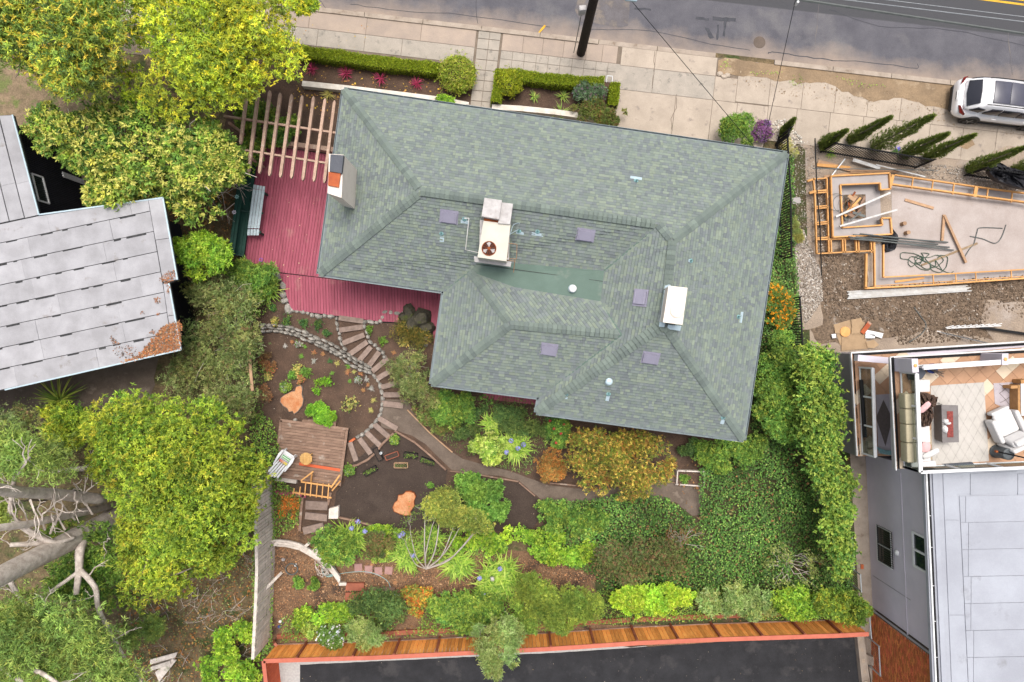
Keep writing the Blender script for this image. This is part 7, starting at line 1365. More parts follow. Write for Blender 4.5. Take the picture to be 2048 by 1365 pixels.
for i in range(16):
    a = (rng.uniform(1690, 1726), rng.uniform(393, 434)); t = rng.uniform(0, 3.14); l = rng.uniform(6, 15); m = M(); z = .06 + .03 * i; m.beam(W(a[0] - l * math.cos(t), a[1] - l * math.sin(t), z), W(a[0] + l * math.cos(t), a[1] + l * math.sin(t), z + .05), rng.uniform(.06, .22), .025); m.build('scrap_board', MT[['oldlumber', 'rust', 'lumber', 'redwood', 'greypipe'][i % 5]], deb)
for i in range(6): m = M(); m.tube([W(1694 + (i * 7) % 5, 598 - i * 2.8, .08), W(1943 - (i * 5) % 7 * 2, 582 - i * 2.1, .08)], .034, 8); one(m, 'white_pipe', MT['whitepipe'], 'white plastic pipe, ' + ['lowest', 'second from the bottom', 'third from the bottom', 'third from the top', 'second from the top', 'topmost'][i] + ' in the bundle on the rubble', 'pipe', W(1694, 592), 'white plastic pipes on the rubble')
for (lab, a, b, n, da) in (('white slatted rack with level rungs on the rubble', (1893, 657), (2002, 652), 9, (8, -5)), ('white slatted rack leaning against the terrace wall', (1884, 666), (1975, 687), 12, (14, 3))):
    rk = T('slatted_rack', lab, 'rack', tuple(W(*a)))
    m = M(); m.beam(W(*a, .25), W(*b, .25), .05, .05); m.build('rail', MT['white'], rk)
    for i in range(n): t = (i + .5) / n; x, y = a[0] + (b[0] - a[0]) * t, a[1] + (b[1] - a[1]) * t; m = M(); m.beam(W(x - da[0], y - da[1] * .4 - 3, .3), W(x + da[0], y + da[1], .3), .035, .03); m.build('slat', MT['white'], rk)
stick('black_bar', 'thick black bar lying above the terrace rails at the right edge', 'bar', (1960, 655), (2070, 671), .12, .08, 'black', .2)
cbp = [([(1667, 650), (1700, 640), (1730, 645), (1728, 690), (1705, 698), (1680, 690)], .03), ([(1683, 670), (1731, 665), (1735, 698), (1683, 702)], .06), ([(1669, 658), (1682, 656), (1682, 668), (1670, 667)], .08), ([(1702, 640), (1722, 636), (1727, 648), (1705, 662)], .09), ([(1732, 684), (1748, 680), (1758, 690), (1748, 697), (1735, 696)], .1), ([(1703, 656), (1720, 657), (1721, 668), (1703, 668)], .11)]
for i, (q, z) in enumerate(cbp): m = M(); m.slab(q[::-1], z - .02, z); one(m, 'cardboard', MT['card'], ['broad pale cardboard sheet at the bottom of the heap', 'large rectangular cardboard sheet in front of the heap', 'little cardboard flap at the left of the heap', 'folded cardboard at the top of the heap', 'crumpled cardboard at the right of the heap', 'small square cardboard in the middle of the heap'][i], 'cardboard', W(*q[0]), 'cardboard sheets on the rubble')
m = M(); m.lathe(W(1690, 664, .08), [(.26, 0), (.25, .04)], 18); one(m, 'round_board', MT['lumber'], 'orange round board in the cardboard heap', 'board', W(1690, 664))
stick('board', 'rusty red board sticking out of the cardboard heap', 'board', (1724, 667), (1740, 645), .22, .03, 'terracotta', .15)
for i, q in enumerate(([(1733, 660), (1767, 667), (1764, 677), (1731, 667)], [(1731, 668), (1750, 670), (1750, 677), (1731, 677)], [(1663, 669), (1672, 668), (1672, 676), (1665, 677)])): m = M(); m.slab(q[::-1], .1, .15); one(m, 'foam_board', MT['white'], ['white foam board at the right of the cardboard heap', 'second white foam board under the first', 'small white block at the left of the cardboard heap'][i], 'board', W(*q[0]))
m = M(); m.slab([(1584, 396), (1600, 395), (1602, 406), (1586, 408)][::-1], 0, .04); one(m, 'paper_sheet', MT['siteslab'], 'pale square board beside the iron fence on the gravel path', 'board', W(1590, 400))
STN = [(.38, .33, .28, 4), (.29, .245, .20, 3), (.46, .42, .38, 2), (.21, .17, .135, 1.5)]
pebbles('rubble', 'brown rubble and broken stones across the construction site', [(1640, 508), (1728, 512), (1732, 575), (2060, 548), (2060, 640), (1980, 610), (1970, 680), (1800, 690), (1760, 640), (1650, 635)], 7500, .01, .08, [(.18, .13, .09, 4), (.125, .09, .062, 4), (.25, .19, .14, 2), (.42, .36, .30, .5)], 900)
pebbles('gravel', 'pale grey gravel path beside the iron fence', [(1588, 470), (1606, 460), (1642, 545), (1645, 600), (1610, 650), (1592, 560)], 3600, .02, .085, STN, 901)
pebbles('gravel', 'loose grit over the upper part of the construction site', [(1570, 280), (1640, 285), (1640, 500), (1600, 470), (1590, 400)], 1500, .01, .05, STN, 902); pebbles('gravel', 'loose stones behind the iron panels', [(1830, 325), (1930, 335), (2060, 385), (1960, 375), (1830, 352)], 900, .015, .07, STN, 903); pebbles('gravel', 'stones scattered round the formwork', [(1634, 360), (1656, 360), (1658, 500), (1636, 506)], 500, .02, .07, STN, 904)
pebbles('gravel', 'pale rocks around the purple flowers at the house corner', [(1530, 245), (1570, 240), (1610, 285), (1580, 300), (1540, 275)], 420, .03, .11, [(.5, .46, .4, 3), (.3, .26, .22, 2)], 905)
# ------------------------------------------------------------------ west house
def panel_roof(root, outline, z, direction, pitch, cut, mat): in_poly_boards(root, 'roof_panel', outline, direction, pitch, z, .03, mat, gap=.028, jit=.006, cut=cut)
WZ = 4.6
wh = T('west_house', 'flat roofed house with pale roll roofing and black siding at the left edge', 'house', tuple(W(150, 560)))
RO_ = [(-400, 300), (-60, 236), (25, 230), (78, 430), (326, 396), (355, 560), (338, 567), (362, 700), (10, 780), (-400, 860)]
m = M()
for q in ([(-400, 300), (-60, 236), (25, 230), (78, 430), (-400, 532)], [(-400, 532), (78, 430), (326, 396), (355, 560), (338, 567), (362, 700), (10, 780), (-400, 860)]): m.slab(q[::-1], WZ - .22, WZ - .035)
m.build('roof_deck', MT['seam'], wh)
in_poly_boards(wh, 'roof_panel', [(-400, 302), (-60, 238), (-4, 232), (48, 436), (-400, 530)], (.25, -1), .92, WZ, .03, 'rollroof', gap=.045, jit=.006, cut=2.6)
in_poly_boards(wh, 'roof_panel', [(-2, 232), (24, 231), (77, 430), (50, 436)], (.25, -1), .7, WZ + .004, .03, 'rollroof', gap=.03, jit=.002, cut=4.5)
in_poly_boards(wh, 'roof_panel', [(-400, 536), (76, 433), (296, 401), (328, 585), (344, 703), (22, 776), (-400, 856)], (1, .213), .885, WZ, .03, 'rollroof', gap=.03, jit=.008, cut=3.6)
for q in ([(297, 401), (325, 397), (339, 476), (311, 480)], [(311.5, 481), (339.5, 477), (354, 559), (326, 564)], [(326.5, 568), (338, 567), (349, 630), (335.5, 632)], [(336, 633), (349.5, 631), (361, 699), (346, 702)]): m = M(); m.slab(q[::-1], WZ - .028, WZ + .003); m.build('roof_panel', MT['rollroof'], wh)
for a, b in (((25, 230), (78, 430)), ((78, 430), (326, 396)), ((326, 396), (355, 560)), ((338, 567), (362, 700)), ((362, 700), (10, 780))): m = M(); m.beam(W(*a, WZ), W(*b, WZ), .06, .05); m.build('roof_edge', MT['zinc'], wh)
WT = [(-400, 330), (-60, 250), (21, 246), (70, 441), (262, 415), (294, 556), (278, 569), (300, 694), (18, 755), (-400, 830)]
m = M(); t = [W(x, y, WZ - .23) for x, y in WT][::-1]; m.prism([(p.x, p.y, -.02) for p in t], t); m.build('wall', MT['siding'], wh)
def vwall(a, b, z):           # vertical plane through two pixel points at height z: returns a ray caster
    A_, B_ = W(*a, z), W(*b, z); d = (B_ - A_); d.z = 0; d.normalize(); n = Vector((-d.y, d.x, 0)); o = Vector((0, 0, H))
    if n.dot(o - A_) < 0: n = -n
    def f(px, py, off=0.0): r = (W(px, py, 0) - o); t = (A_ + n * off - o).dot(n) / r.dot(n); return o + r * t
    return f, d, n, A_
def wrect(m, f, d, n, p, q, dep, col=None):    # box standing out of the wall, p and q opposite pixel corners
    P, Q = f(*p), f(*q); u0, u1 = 0, (Q - P).dot(d); z0, z1 = sorted((P.z, Q.z)); pts = [P, P + d * u1]
    a = [Vector((v.x, v.y, z)) for v in pts for z in (z0, z1)]; quad = [a[0], a[2], a[3], a[1]]; m.prism([v - n * .03 for v in quad], [v + n * dep for v in quad], col); return z0, z1, P, d * u1
def window(root, f, d, n, p, q, fr=.07, mull=True, glassm='windowglass'):
    P, Q = f(*p), f(*q); w_ = (Q - P).dot(d); z0, z1 = sorted((P.z, Q.z)); base = Vector((P.x, P.y, 0)); v = part_root('window', (P + d * w_ / 2), root)
    m = M(); m.prism(*[[base + d * s_ + Vector((0, 0, z)) + n * o for s_, z in ((0, z0), (w_, z0), (w_, z1), (0, z1))] for o in (-.02, .015)]); m.build('pane', MT[glassm], v)
    m = M()
    for s0, s1, a0, a1 in ((0, 0, z0, z1), (w_, w_, z0, z1), (0, w_, z0, z0), (0, w_, z1, z1)) + (((w_ / 2, w_ / 2, z0, z1),) if mull else ()): m.beam(base + d * s0 + Vector((0, 0, a0)) + n * .03, base + d * s1 + Vector((0, 0, a1)) + n * .03, fr, fr)
    m.build('frame', MT['white'], v); return v
rs = random.Random(8)
ql = [tuple(W(x, y, WZ)[:2]) for x, y in [(-60, 464), (76, 433), (296, 401), (328, 585), (344, 703), (22, 776), (-60, 795)]]; dv = Vector((1, .213)).normalized(); sv = Vector((-dv.y, dv.x)); lo_ = min(q[0] * sv.x + q[1] * sv.y for q in ql)
m = M()
for k in range(1, 9):                                   # torn, tar-filled laps
    t_ = lo_ + k * .885; x_ = rs.uniform(-24, -21)
    while x_ < -15.2:
        l_ = rs.uniform(.15, .9); p = Vector((dv.x * x_ + sv.x * t_, dv.y * x_ + sv.y * t_, WZ + .008)); q = p + Vector((dv.x, dv.y, 0)) * l_
        if bool(inside(ql, np.array([p.x]), np.array([p.y]))[0]) and bool(inside(ql, np.array([q.x]), np.array([q.y]))[0]): w_ = rs.uniform(.03, .11); m.beam(p, q, w_, .012)
        x_ += l_ + rs.uniform(.2, 1.6)
m.build('lap_tear', MT['seam'], wh, kind='stuff')
f, d, n, _ = vwall((21, 246), (70, 441), WZ - .23)
window(wh, f, d, n, (97, 408), (62, 348), .07, False); window(wh, f, d, n, (176, 372), (124, 346), .07, True)
m = M()
for i in range(46): p = W(21, 246, WZ - .23).lerp(W(70, 441, WZ - .23), i / 46); m.beam((p.x + .015, p.y, 0), (p.x + .015, p.y, WZ - .3), .03, .02)
for i in range(60): p = W(290, 556, WZ - .23).lerp(W(300, 690, WZ - .23), i / 60); m.beam((p.x + .012, p.y, 0), (p.x + .012, p.y, WZ - .3), .02, .02)
m.build('battens', MT['siding'], wh, kind='stuff')
scatter_chips('roof_litter', 'orange-brown leaf litter piled on the corner of the pale roof', [[(362, 645), (362, 698), (240, 727), (275, 712), (300, 685), (325, 655), (350, 643)]], 1300, .055, [(.34, .13, .05, 4), (.26, .11, .05, 3), (.42, .24, .12, 1), (.14, .10, .07, 2)], 910, WZ + .02)
for i, q in enumerate(([(318, 558), (335, 545), (352, 540), (350, 560), (330, 568)], [(334, 570), (341, 575), (338, 590), (333, 586)], [(306, 595), (318, 597), (320, 608), (309, 605)], [(281, 622), (287, 622), (287, 628), (280, 628)], [(300, 662), (310, 662), (308, 668), (299, 668)], [(313, 625), (321, 626), (319, 633), (314, 631)], [(220, 672), (230, 678), (240, 690), (226, 688)], [(225, 695), (270, 690), (275, 712), (235, 716)])): scatter_chips('roof_litter', 'small patch of brown litter on the pale roof', [q], 800 if i < 7 else 220, .045, [(.34, .14, .06, 4), (.26, .12, .06, 3), (.12, .10, .09, 2 if i < 6 else 8)], 920 + i, WZ + .015)
# ------------------------------------------------------------------ east building
eb = T('east_building', 'grey stucco building with flat grey roof and tiled terraces at the right edge', 'building', tuple(W(1850, 1000)))
EZ2 = 5.2
m = M(); m.slab([(1848, 944), (2500, 915), (2500, 1900), (1888, 1900)][::-1], EZ2 - .2, EZ2 - .02); m.build('roof', MT['eastroof'], eb)
t = [W(x, y, EZ2 - .2) for x, y in [(1853, 944), (2500, 915), (2500, 1290), (1869, 1306)]][::-1]; m = M(); m.prism([(p.x, p.y, -.02) for p in t], t); m.build('wall', MT['stucco'], eb)
def epanel(q, z): m = M(); m.slab(q[::-1], EZ2 - .03, EZ2 + z); m.build('roof_panel', MT['eastroof'], eb)
ys = [992, 1045, 1099, 1153, 1207, 1261, 1315, 1370, 1424]
for i in range(len(ys) - 1):
    x0 = 1919 + i * 2.6; sl_ = -.02
    for j, (a, b) in enumerate(((x0, x0 + 12 + 3 * (i % 2)), (x0 + 12 + 3 * (i % 2) + .8, 2120), (2120.8, 2500))): epanel([(a, ys[i] + .9), (b, ys[i] + .9 + (b - a) * sl_), (b, ys[i + 1] + (b - a) * sl_ - .2), (a + (2.6 if j == 0 else 0), ys[i + 1] - .2)], .012 + random.uniform(0, .008))
for i, (a, b) in enumerate(((946, 1040), (1041, 1230), (1231, 1440))): epanel([(1886 + (a - 946) * .042, a), (1917 + (a - 990) * .05, a + (45 if i == 0 else 0)), (1917 + (b - 990) * .05, b), (1886 + (b - 946) * .042, b)], .014)
for a, b in ((1888, 1940), (1941, 2035), (2036, 2500)): epanel([(a, 948), (b, 946 - (b - a) * .03), (b, 988 - (b - a) * .03), (a, 990)], .016)
m = M(); m.beam(W(1852, 944, EZ2 + .02), W(1896, 1900, EZ2 + .02), .06, .08); m.build('gutter_lip', MT['white'], eb)
m = M(); m.beam(W(1856, 944, EZ2 + .005), W(1900, 1900, EZ2 + .005), .10, .05); m.build('gutter', MT['black'], eb)
m = M(); m.beam(W(1869, 944, EZ2 + .02), W(1912, 1900, EZ2 + .02), .20, .05); m.build('roof_kerb', MT['eastroof'], eb)
for y in (1032, 1095, 1172, 1243, 1315): x = 1852 + (y - 944) * .046; m = M(); m.beam(W(x, y, EZ2 + .05), W(x + 6, y, EZ2 + .05), .02, .02); m.build('gutter_strap', MT['white'], eb)
f, d, n, _ = vwall((1853, 944), (1869, 1306), EZ2 - .2)
if d.y > 0: d = -d
window(eb, f, d, n, (1754, 1050), (1786, 1138), .06, True)
v = part_root('window_bars', f(1770, 1090), eb); P, Q = f(1754, 1050, .1), f(1786, 1138, .1); w_ = (Q - P).dot(d); z0, z1 = sorted((P.z, Q.z)); b0 = Vector((P.x, P.y, 0))
for i in range(17): m = M(); s_ = w_ * i / 16; m.beam(b0 + d * s_ + Vector((0, 0, z0 - .05)), b0 + d * s_ + Vector((0, 0, z1 + .05)), .02, .02); m.build('bar', MT['black'], v)
m = M()
for z in (z0, z1): m.beam(b0 + Vector((0, 0, z)), b0 + d * w_ + Vector((0, 0, z)), .03, .03)
m.build('crossbar', MT['black'], v)
window(eb, f, d, n, (1827, 1064), (1856, 1146), .09, True)
m = M(); p = f(1795, 1106); m.lathe(p, [(.13, 0), (.13, .05), (.09, .1), (.02, .12)], 16, axis=tuple(n)); m.build('wall_lamp', MT['white'], eb)
for (a, b, wd) in (((1800, 946), (1817, 1290), .06), ((1731, 930), (1739, 1135), .03)):
    p, q = f(*a), f(*b); zz = (p.z + q.z) / 2; m = M(); m.beam((p.x, p.y, zz), (q.x, q.y, zz), .04, wd); m.build('moulding', MT['stucco'], eb)
p = f(1741, 1216); m = M(); m.tube([Vector((p.x, p.y, 0)) + n * .06, Vector((p.x, p.y, 4.9)) + n * .06], .05, 8); m.build('downpipe', MT['stuccodark'], eb)
p = f(1736, 1145); m = M(); m.tube([Vector((p.x, p.y, .2)) + n * .01, Vector((p.x, p.y, 3.4)) + n * .01], .012, 5); m.build('conduit', MT['stuccodark'], eb)
# brick wall south of the downpipe
brk = T('brick_wall', 'orange-red brick wall at the lower right corner under the grey roof edge', 'wall', (p.x, p.y - 3, 0)); p0 = f(1741, 1216); y0 = p0.y - .12; x0 = p0.x - .06
m = M(); m.box((x0 + .6, y0 - 3.2, -.02), 1.15, 6.4, 4.95); m.build('mortar', MT['mortar'], brk)
m = M(); row = 0; z = .02; rb = random.Random(4)
while z < 4.85:
    yy = y0 - (.11 if row % 2 else 0)
    while yy > y0 - 6.2:
        g_ = rb.uniform(.6, 1.25); m.box((x0 + .02 - rb.uniform(0, .02), yy - .1, z), .06, .194, .052, 0, (.52 * g_, .15 * g_ * rb.uniform(.8, 1.3), .055 * g_)); yy -= .215
    z += .072; row += 1
for i in range(5): pass
m.build('bricks', MT['chip'], brk, kind='stuff')
# terraces
def terrace(z, outline, name):
    r = T(name, 'upper tiled terrace with glass balustrade' if z > 4 else 'lower tiled terrace glimpsed under the upper one', 'terrace', tuple(W(outline[0][0], outline[0][1], 0))); return r
up = T('upper_terrace', 'upper terrace with diagonal terracotta tiles and white framed glass balustrade', 'terrace', tuple(W(1900, 830, 0))); lo = T('lower_terrace', 'lower terrace with white framed glass balustrade showing left of the upper one', 'terrace', tuple(W(1740, 820, 0)))
UZ, LZ = 5.2, 2.4
UO = [(1784, 716), (2400, 668), (2400, 925), (1791, 938)]; LO_ = [(1704, 708), (2300, 672), (2300, 905), (1716, 913)]
for root, z, o in ((up, UZ, UO), (lo, LZ, LO_)):
    m = M(); m.slab(o[::-1], z - .3, z - .02); m.build('slab', MT['stuccodark'] if z > 4 else MT['stucco'], root)
    q_ = [W(x, y, z) for x, y in o]; Qc = ccw([(p.x, p.y) for p in q_]); d45 = Vector((.74, .67)); s45 = Vector((-.67, .74)); ps = .48; cc = (q_[0].x, q_[0].y)
    xs = (cc[0] - 1, cc[0] + 7.5 if z > 4 else cc[0] + 2.6)
    for i in range(-30, 40):
        for j in range(-30, 40):
            c_ = Vector(cc) + d45 * (i * ps) + s45 * (j * ps)
            if not (xs[0] < c_.x < xs[1]) or c_.y < q_[3].y - 1 or c_.y > q_[0].y + 1.5: continue
            r = ccw([tuple(c_ + d45 * a * ps + s45 * b * ps) for a, b in ((.01, .01), (.99, .01), (.99, .99), (.01, .99))]); r = clip(r, Qc)
            if len(r) < 3 or abs(area2(r)) < .01: continue
            m = M(); m.prism([(x, y, z - .03) for x, y in r], [(x, y, z) for x, y in r]); m.build('tile', MT['tilepale' if (j % 4 == 0 and i % 3 != 2) else 'tile'], root)
    # inner support wall
t = [W(x, y, LZ - .3) for x, y in [(1704, 708), (2400, 668), (2400, 905), (1716, 913)]][::-1]; m = M(); m.prism([(p.x, p.y, -.02) for p in t], t); m.build('base_wall', MT['stuccodark'], lo)
m = M(); m.slab([(1856, 716), (2400, 680), (2400, 930), (1866, 936)][::-1], LZ, UZ - .3); m.build('back_wall', MT['stuccodark'], up)
def balustrade(root, a, b, h, z, rail=.10, n=3, label=''):
    A_, B_ = W(*a, z), W(*b, z); v = part_root('balustrade', A_, root); Z = Vector((0, 0, 1))
    for i in range(n):
        p, q = A_.lerp(B_, i / n + .01), A_.lerp(B_, (i + 1) / n - .01); m = M(); d_ = (q - p).normalized(); nn_ = Vector((-d_.y, d_.x, 0)) * .006
        m.prism([p - nn_ + Z * .1, q - nn_ + Z * .1, q + nn_ + Z * .1, p + nn_ + Z * .1], [p - nn_ + Z * h, q - nn_ + Z * h, q + nn_ + Z * h, p + nn_ + Z * h]); m.build('glass_panel', MT['clearglass'], v)
    for i in range(n + 1): p = A_.lerp(B_, i / n); m = M(); m.beam(p, p + Z * h, .07, .07); m.build('post', MT['white'], v)
    m = M(); m.beam(A_ + Z * h, B_ + Z * h, rail, .07); m.build('top_rail', MT['white'], v); m = M(); m.beam(A_ + Z * .08, B_ + Z * .08, .06, .06); m.build('bottom_rail', MT['white'], v)
balustrade(up, (1799.5, 745), (1807, 934), 1.2, UZ, .15, 3); balustrade(up, (1807, 934), (2300, 912), 1.2, UZ, .12, 6); balustrade(up, (1812, 733), (2300, 700), 1.2, UZ, .2, 6)
balustrade(lo, (1718, 735), (1723, 906), 1.2, LZ, .14, 3)
for (q, z0, z1, r_) in (([(1787, 717), (1799, 716), (1801, 742), (1789, 743)], UZ, UZ + 1.3, up), ([(1960, 707), (1972, 706), (1972, 728), (1960, 728)], UZ, UZ + 1.3, up)):
    bq = [W(x, y, z0) for x, y in q][::-1]; m = M(); m.prism(bq, [Vector((p.x, p.y, z1)) for p in bq]); m.build('pillar', MT['stucco'], r_); c = sum(bq, Vector()) / 4; m = M(); m.lathe((c.x, c.y, z1), [(.07, 0), (.07, .03), (.04, .05)], 12); m.build('pillar_lamp', MT['slatwood'], r_)
m = M(); m.beam(W(1712, 716, LZ + 1.0), W(1782, 722, LZ + 1.0), .28, .35); m.build('parapet', MT['stucco'], lo)
for a, b, z, wd, mt_, root in (((1702, 707), (1714, 912), LZ, .05, 'white', lo), ((1706, 707), (1718, 910), LZ - .03, .07, 'black', lo), ((1780, 715), (1792, 941), UZ, .05, 'white', up), ((1785, 715), (1797, 938), UZ + .01, .08, 'black', up), ((1702, 706), (2300, 668), LZ, .07, 'white', lo), ((1706, 710), (2300, 673), LZ + .02, .10, 'black', lo), ((1780, 715), (2300, 684), UZ, .06, 'white', up), ((1784, 719), (2300, 689), UZ + .02, .10, 'black', up)):
    m = M(); m.beam(W(*a, z), W(*b, z), wd, .06); m.build('gutter' if mt_ == 'black' else 'gutter_lip', MT[mt_], root)
# lower terrace furnishings
m = M(); m.slab([(1752, 790), (1787, 788), (1789, 905), (1757, 908)][::-1], LZ, LZ + .02); one(m, 'rug', MT['rugmauve'], 'mauve rug on the lower terrace', 'rug', tuple(W(1770, 850, LZ)))
m = M(); m.slab([(1767, 800), (1785, 838), (1771, 893), (1752, 836)][::-1], LZ + .021, LZ + .03); one(m, 'diamond_mat', MT['rugdark'], 'dark brown diamond shaped mat on the mauve rug', 'mat', tuple(W(1768, 845, LZ)))
m = M(); rng = np.random.default_rng(9)
for i in range(9): m.tube(smooth_line([W(1752 + i, 893 + i * 1.5, LZ + .1), W(1768 + rng.normal() * 4, 900 + i, LZ + .15), W(1786, 903 + i * .9, LZ + .1)], 4), .018, 5)
one(m, 'hose_pile', MT['teal'], 'teal hose piled in the corner of the lower terrace', 'hose', tuple(W(1768, 905, LZ)))
for i, y in enumerate((889, 904)): m = M(); m.lathe(W(1733, y, LZ + .2), [(.16, 0), (.16, .35), (.12, .35), (.12, .2)], 16, axis=(1, 0, .1)); one(m, 'canister', MT['tilepale'], ['upper of two pale canisters behind the lower glass', 'lower of two pale canisters behind the lower glass'][i], 'canister', tuple(W(1733, y, LZ)))
stick('folded_parasol', 'dark folded parasol lying behind the lower glass', 'parasol', (1722, 760), (1730, 875), .14, .12, 'black', LZ + .3)
# upper terrace furnishings
m = M(); RG = [(1861, 772), (1968, 765), (1978, 923), (1865, 930)]; m.slab(RG[::-1], UZ, UZ + .015); rug = one(m, 'rug', MT['rug'], 'large cream rug with a diamond lattice on the upper terrace', 'rug', tuple(W(1918, 850, UZ)))
def lattice(root, q, z, nx, ny, wd, mt_):
    m = M()
    for i in range(-ny, nx + 1):
        for sgn in (1, -1):
            pts = []
            for s_ in range(41):
                t = s_ / 40; u = (i + (t * ny if sgn > 0 else ny - t * ny)) / nx
                if 0 <= u <= 1: pts.append(W(*bil(q, u, t), z))
            for a, b in zip(pts, pts[1:]): m.beam(a, b, wd, .004)
    m.build('lattice_pattern', MT[mt_], root)
lattice(rug, RG, UZ + .018, 6, 5, .018, 'rugline')
m = M(); R2 = [(1987, 767), (2070, 762), (2070, 842), (1990, 808)]; m.slab(R2[::-1], UZ, UZ + .012); rug2 = one(m, 'rug', MT['rugmauve'], 'mauve-white fringed rug with dark diamonds at the right edge of the terrace', 'rug', tuple(W(2010, 790, UZ))); lattice(rug2, [(1998, 768), (2070, 763), (2070, 836), (2000, 806)], UZ + .016, 3, 2, .018, 'stonegrey' if False else 'rugdark')
fp_ = T('fire_table', 'grey stone fire pit table with a red glass trough on the cream rug', 'table', tuple(W(1900, 848, UZ)))
t = [W(x, y, UZ + .62) for x, y in ((1883, 810), (1916, 811), (1918, 885), (1885, 886))][::-1]; cc = sum(t, Vector()) / 4; m = M(); m.prism([Vector((cc.x + (p.x - cc.x) * .9, cc.y + (p.y - cc.y) * .9, UZ + .02)) for p in t], t); m.build('body', MT['stonegrey'], fp_)
m = M(); m.slab([(1894, 823), (1906, 823), (1907, 875), (1895, 875)][::-1], UZ + .6, UZ + .635); m.build('trough', MT['redglass'], fp_)
m = M(); m.tube([W(1876, 806, UZ + .1), W(1884, 810, UZ + .1)], .015, 5); m.build('gas_hose', MT['greypipe'], fp_)
m = M(); m.rock(W(1890, 842, UZ + .62), .13, .1, .12, 0); m.rock(W(1889, 858, UZ + .62), .12, .18, .12, .4); m.rock(W(1895, 847, UZ + .64), .12, .06, .12, .2); one(m, 'white_cloth', MT['whitefab'], 'crumpled white cloth on the grey fire pit table', 'cloth', tuple(W(1890, 850, UZ + .62)))
sf = T('sofa', 'white and tan sofa set against the glass balustrade', 'sofa', tuple(W(1835, 860, UZ)))
for i, (ya, yb) in enumerate(((788, 818), (819, 849), (850, 886), (887, 926))):
    o = (ya - 788) * .04; m = M(); m.slab([(1810 + o, ya), (1828 + o, ya), (1830 + o, yb), (1811 + o, yb)][::-1], UZ + .3, UZ + .8); bev(m.build('back_cushion', MT['tan'], sf), .05)
    m = M(); m.slab([(1829 + o, ya), (1858 + o * .7, ya), (1860 + o * .7, yb), (1831 + o, yb)][::-1], UZ + .22, UZ + .45); bev(m.build('seat_cushion', MT['whitefab'], sf), .05)
m = M(); m.slab([(1811, 788), (1856, 788), (1864, 926), (1818, 926)][::-1], UZ, UZ + .24); m.build('base', MT['tan'], sf); m = M(); m.slab([(1822, 926), (1872, 922), (1874, 934), (1823, 936)][::-1], UZ, UZ + .55); bev(m.build('armrest', MT['whitefab'], sf), .04)
crumple('fur_throw', 'dark brown fur throw heaped on the sofa end', [(1838, 787), (1856, 786), (1876, 795), (1872, 812), (1865, 815), (1868, 835), (1860, 852), (1848, 854), (1842, 840), (1840, 812)], UZ + .62, .16, 'fur', 'blanket', 5, step=4)
def pillow(label, c, ax, l, w_, mt_, z, t_=.1):
    ax = Vector(ax).normalized(); s = Vector((-ax.y, ax.x, 0)); c = W(*c, z); m = M(); rows = 7
    for i in range(rows):
        u = -1 + 2 * i / (rows - 1); hw = w_ / 2 * (1 - .25 * abs(u) ** 3) * (1 if abs(u) < 1 else .85)
        for j in range(5): vv = -1 + .5 * j; m.v.append(tuple(c + ax * u * l / 2 + s * vv * hw + Vector((0, 0, t_ * (1 - u * u * .9) * (1 - vv * vv * .9)))))
    for i in range(rows - 1):
        for j in range(4): a = i * 5 + j; m.f.append((a, a + 5, a + 6, a + 1)); m.c.append(None)
    b = len(m.v); m.v += [(x, y, z - .03) for x, y, _ in m.v[:b]]
    for f_ in list(m.f): m.f.append(tuple(b + k for k in f_[::-1])); m.c.append(None)
    return one(m, 'pillow', MT[mt_], label, 'pillow', tuple(c), smooth=True)
pillow('pink leaf shaped pillow lying on the fur throw', (1850, 815), (.7, .65, 0), .55, .24, 'pink', UZ + .86); pillow('square pink pillow at the lower end of the sofa', (1852, 895), (.05, 1, 0), .42, .36, 'pink', UZ + .5); pillow('long white bolster pillow at the lower end of the sofa', (1862, 908), (.9, .42, 0), .72, .24, 'whitefab', UZ + .56, .14)
m = M(); m.slab([(1836, 760), (1860, 760), (1860, 784), (1837, 785)][::-1], UZ, UZ + .5); o = one(m, 'side_table', MT['whitefab'], 'white square side table above the fur throw', 'table', tuple(W(1848, 772, UZ))); bev(o, .02)
m = M(); m.slab([(1826, 738), (1840, 732), (1854, 745), (1846, 758), (1832, 762)][::-1], UZ, UZ + .6); bev(one(m, 'footstool', MT['slatecap'], 'dark slate stool in the terrace corner by the pillar', 'stool', tuple(W(1838, 748, UZ))), .05)
r_ = T('potted_plant', 'blue glazed pot with a dark twiggy plant by the terrace rail', 'plant', tuple(W(1858, 738, UZ))); m = M(); m.lathe(W(1856, 737, UZ), [(.13, 0), (.2, .18), (.21, .34), (.17, .34), (.15, .28)], 18); m.build('pot', MT['bluepot'], r_, smooth=True)
m = M(); rng = np.random.default_rng(2); pp_ = W(1858, 738, UZ + .3)
for i in range(7): twigs(m, pp_, Vector((.6 + rng.normal() * .4, rng.normal() * .5, .8)).normalized(), .28, .022, rng, 2, 2, .4)
m.build('stems', MT['bark'], r_)
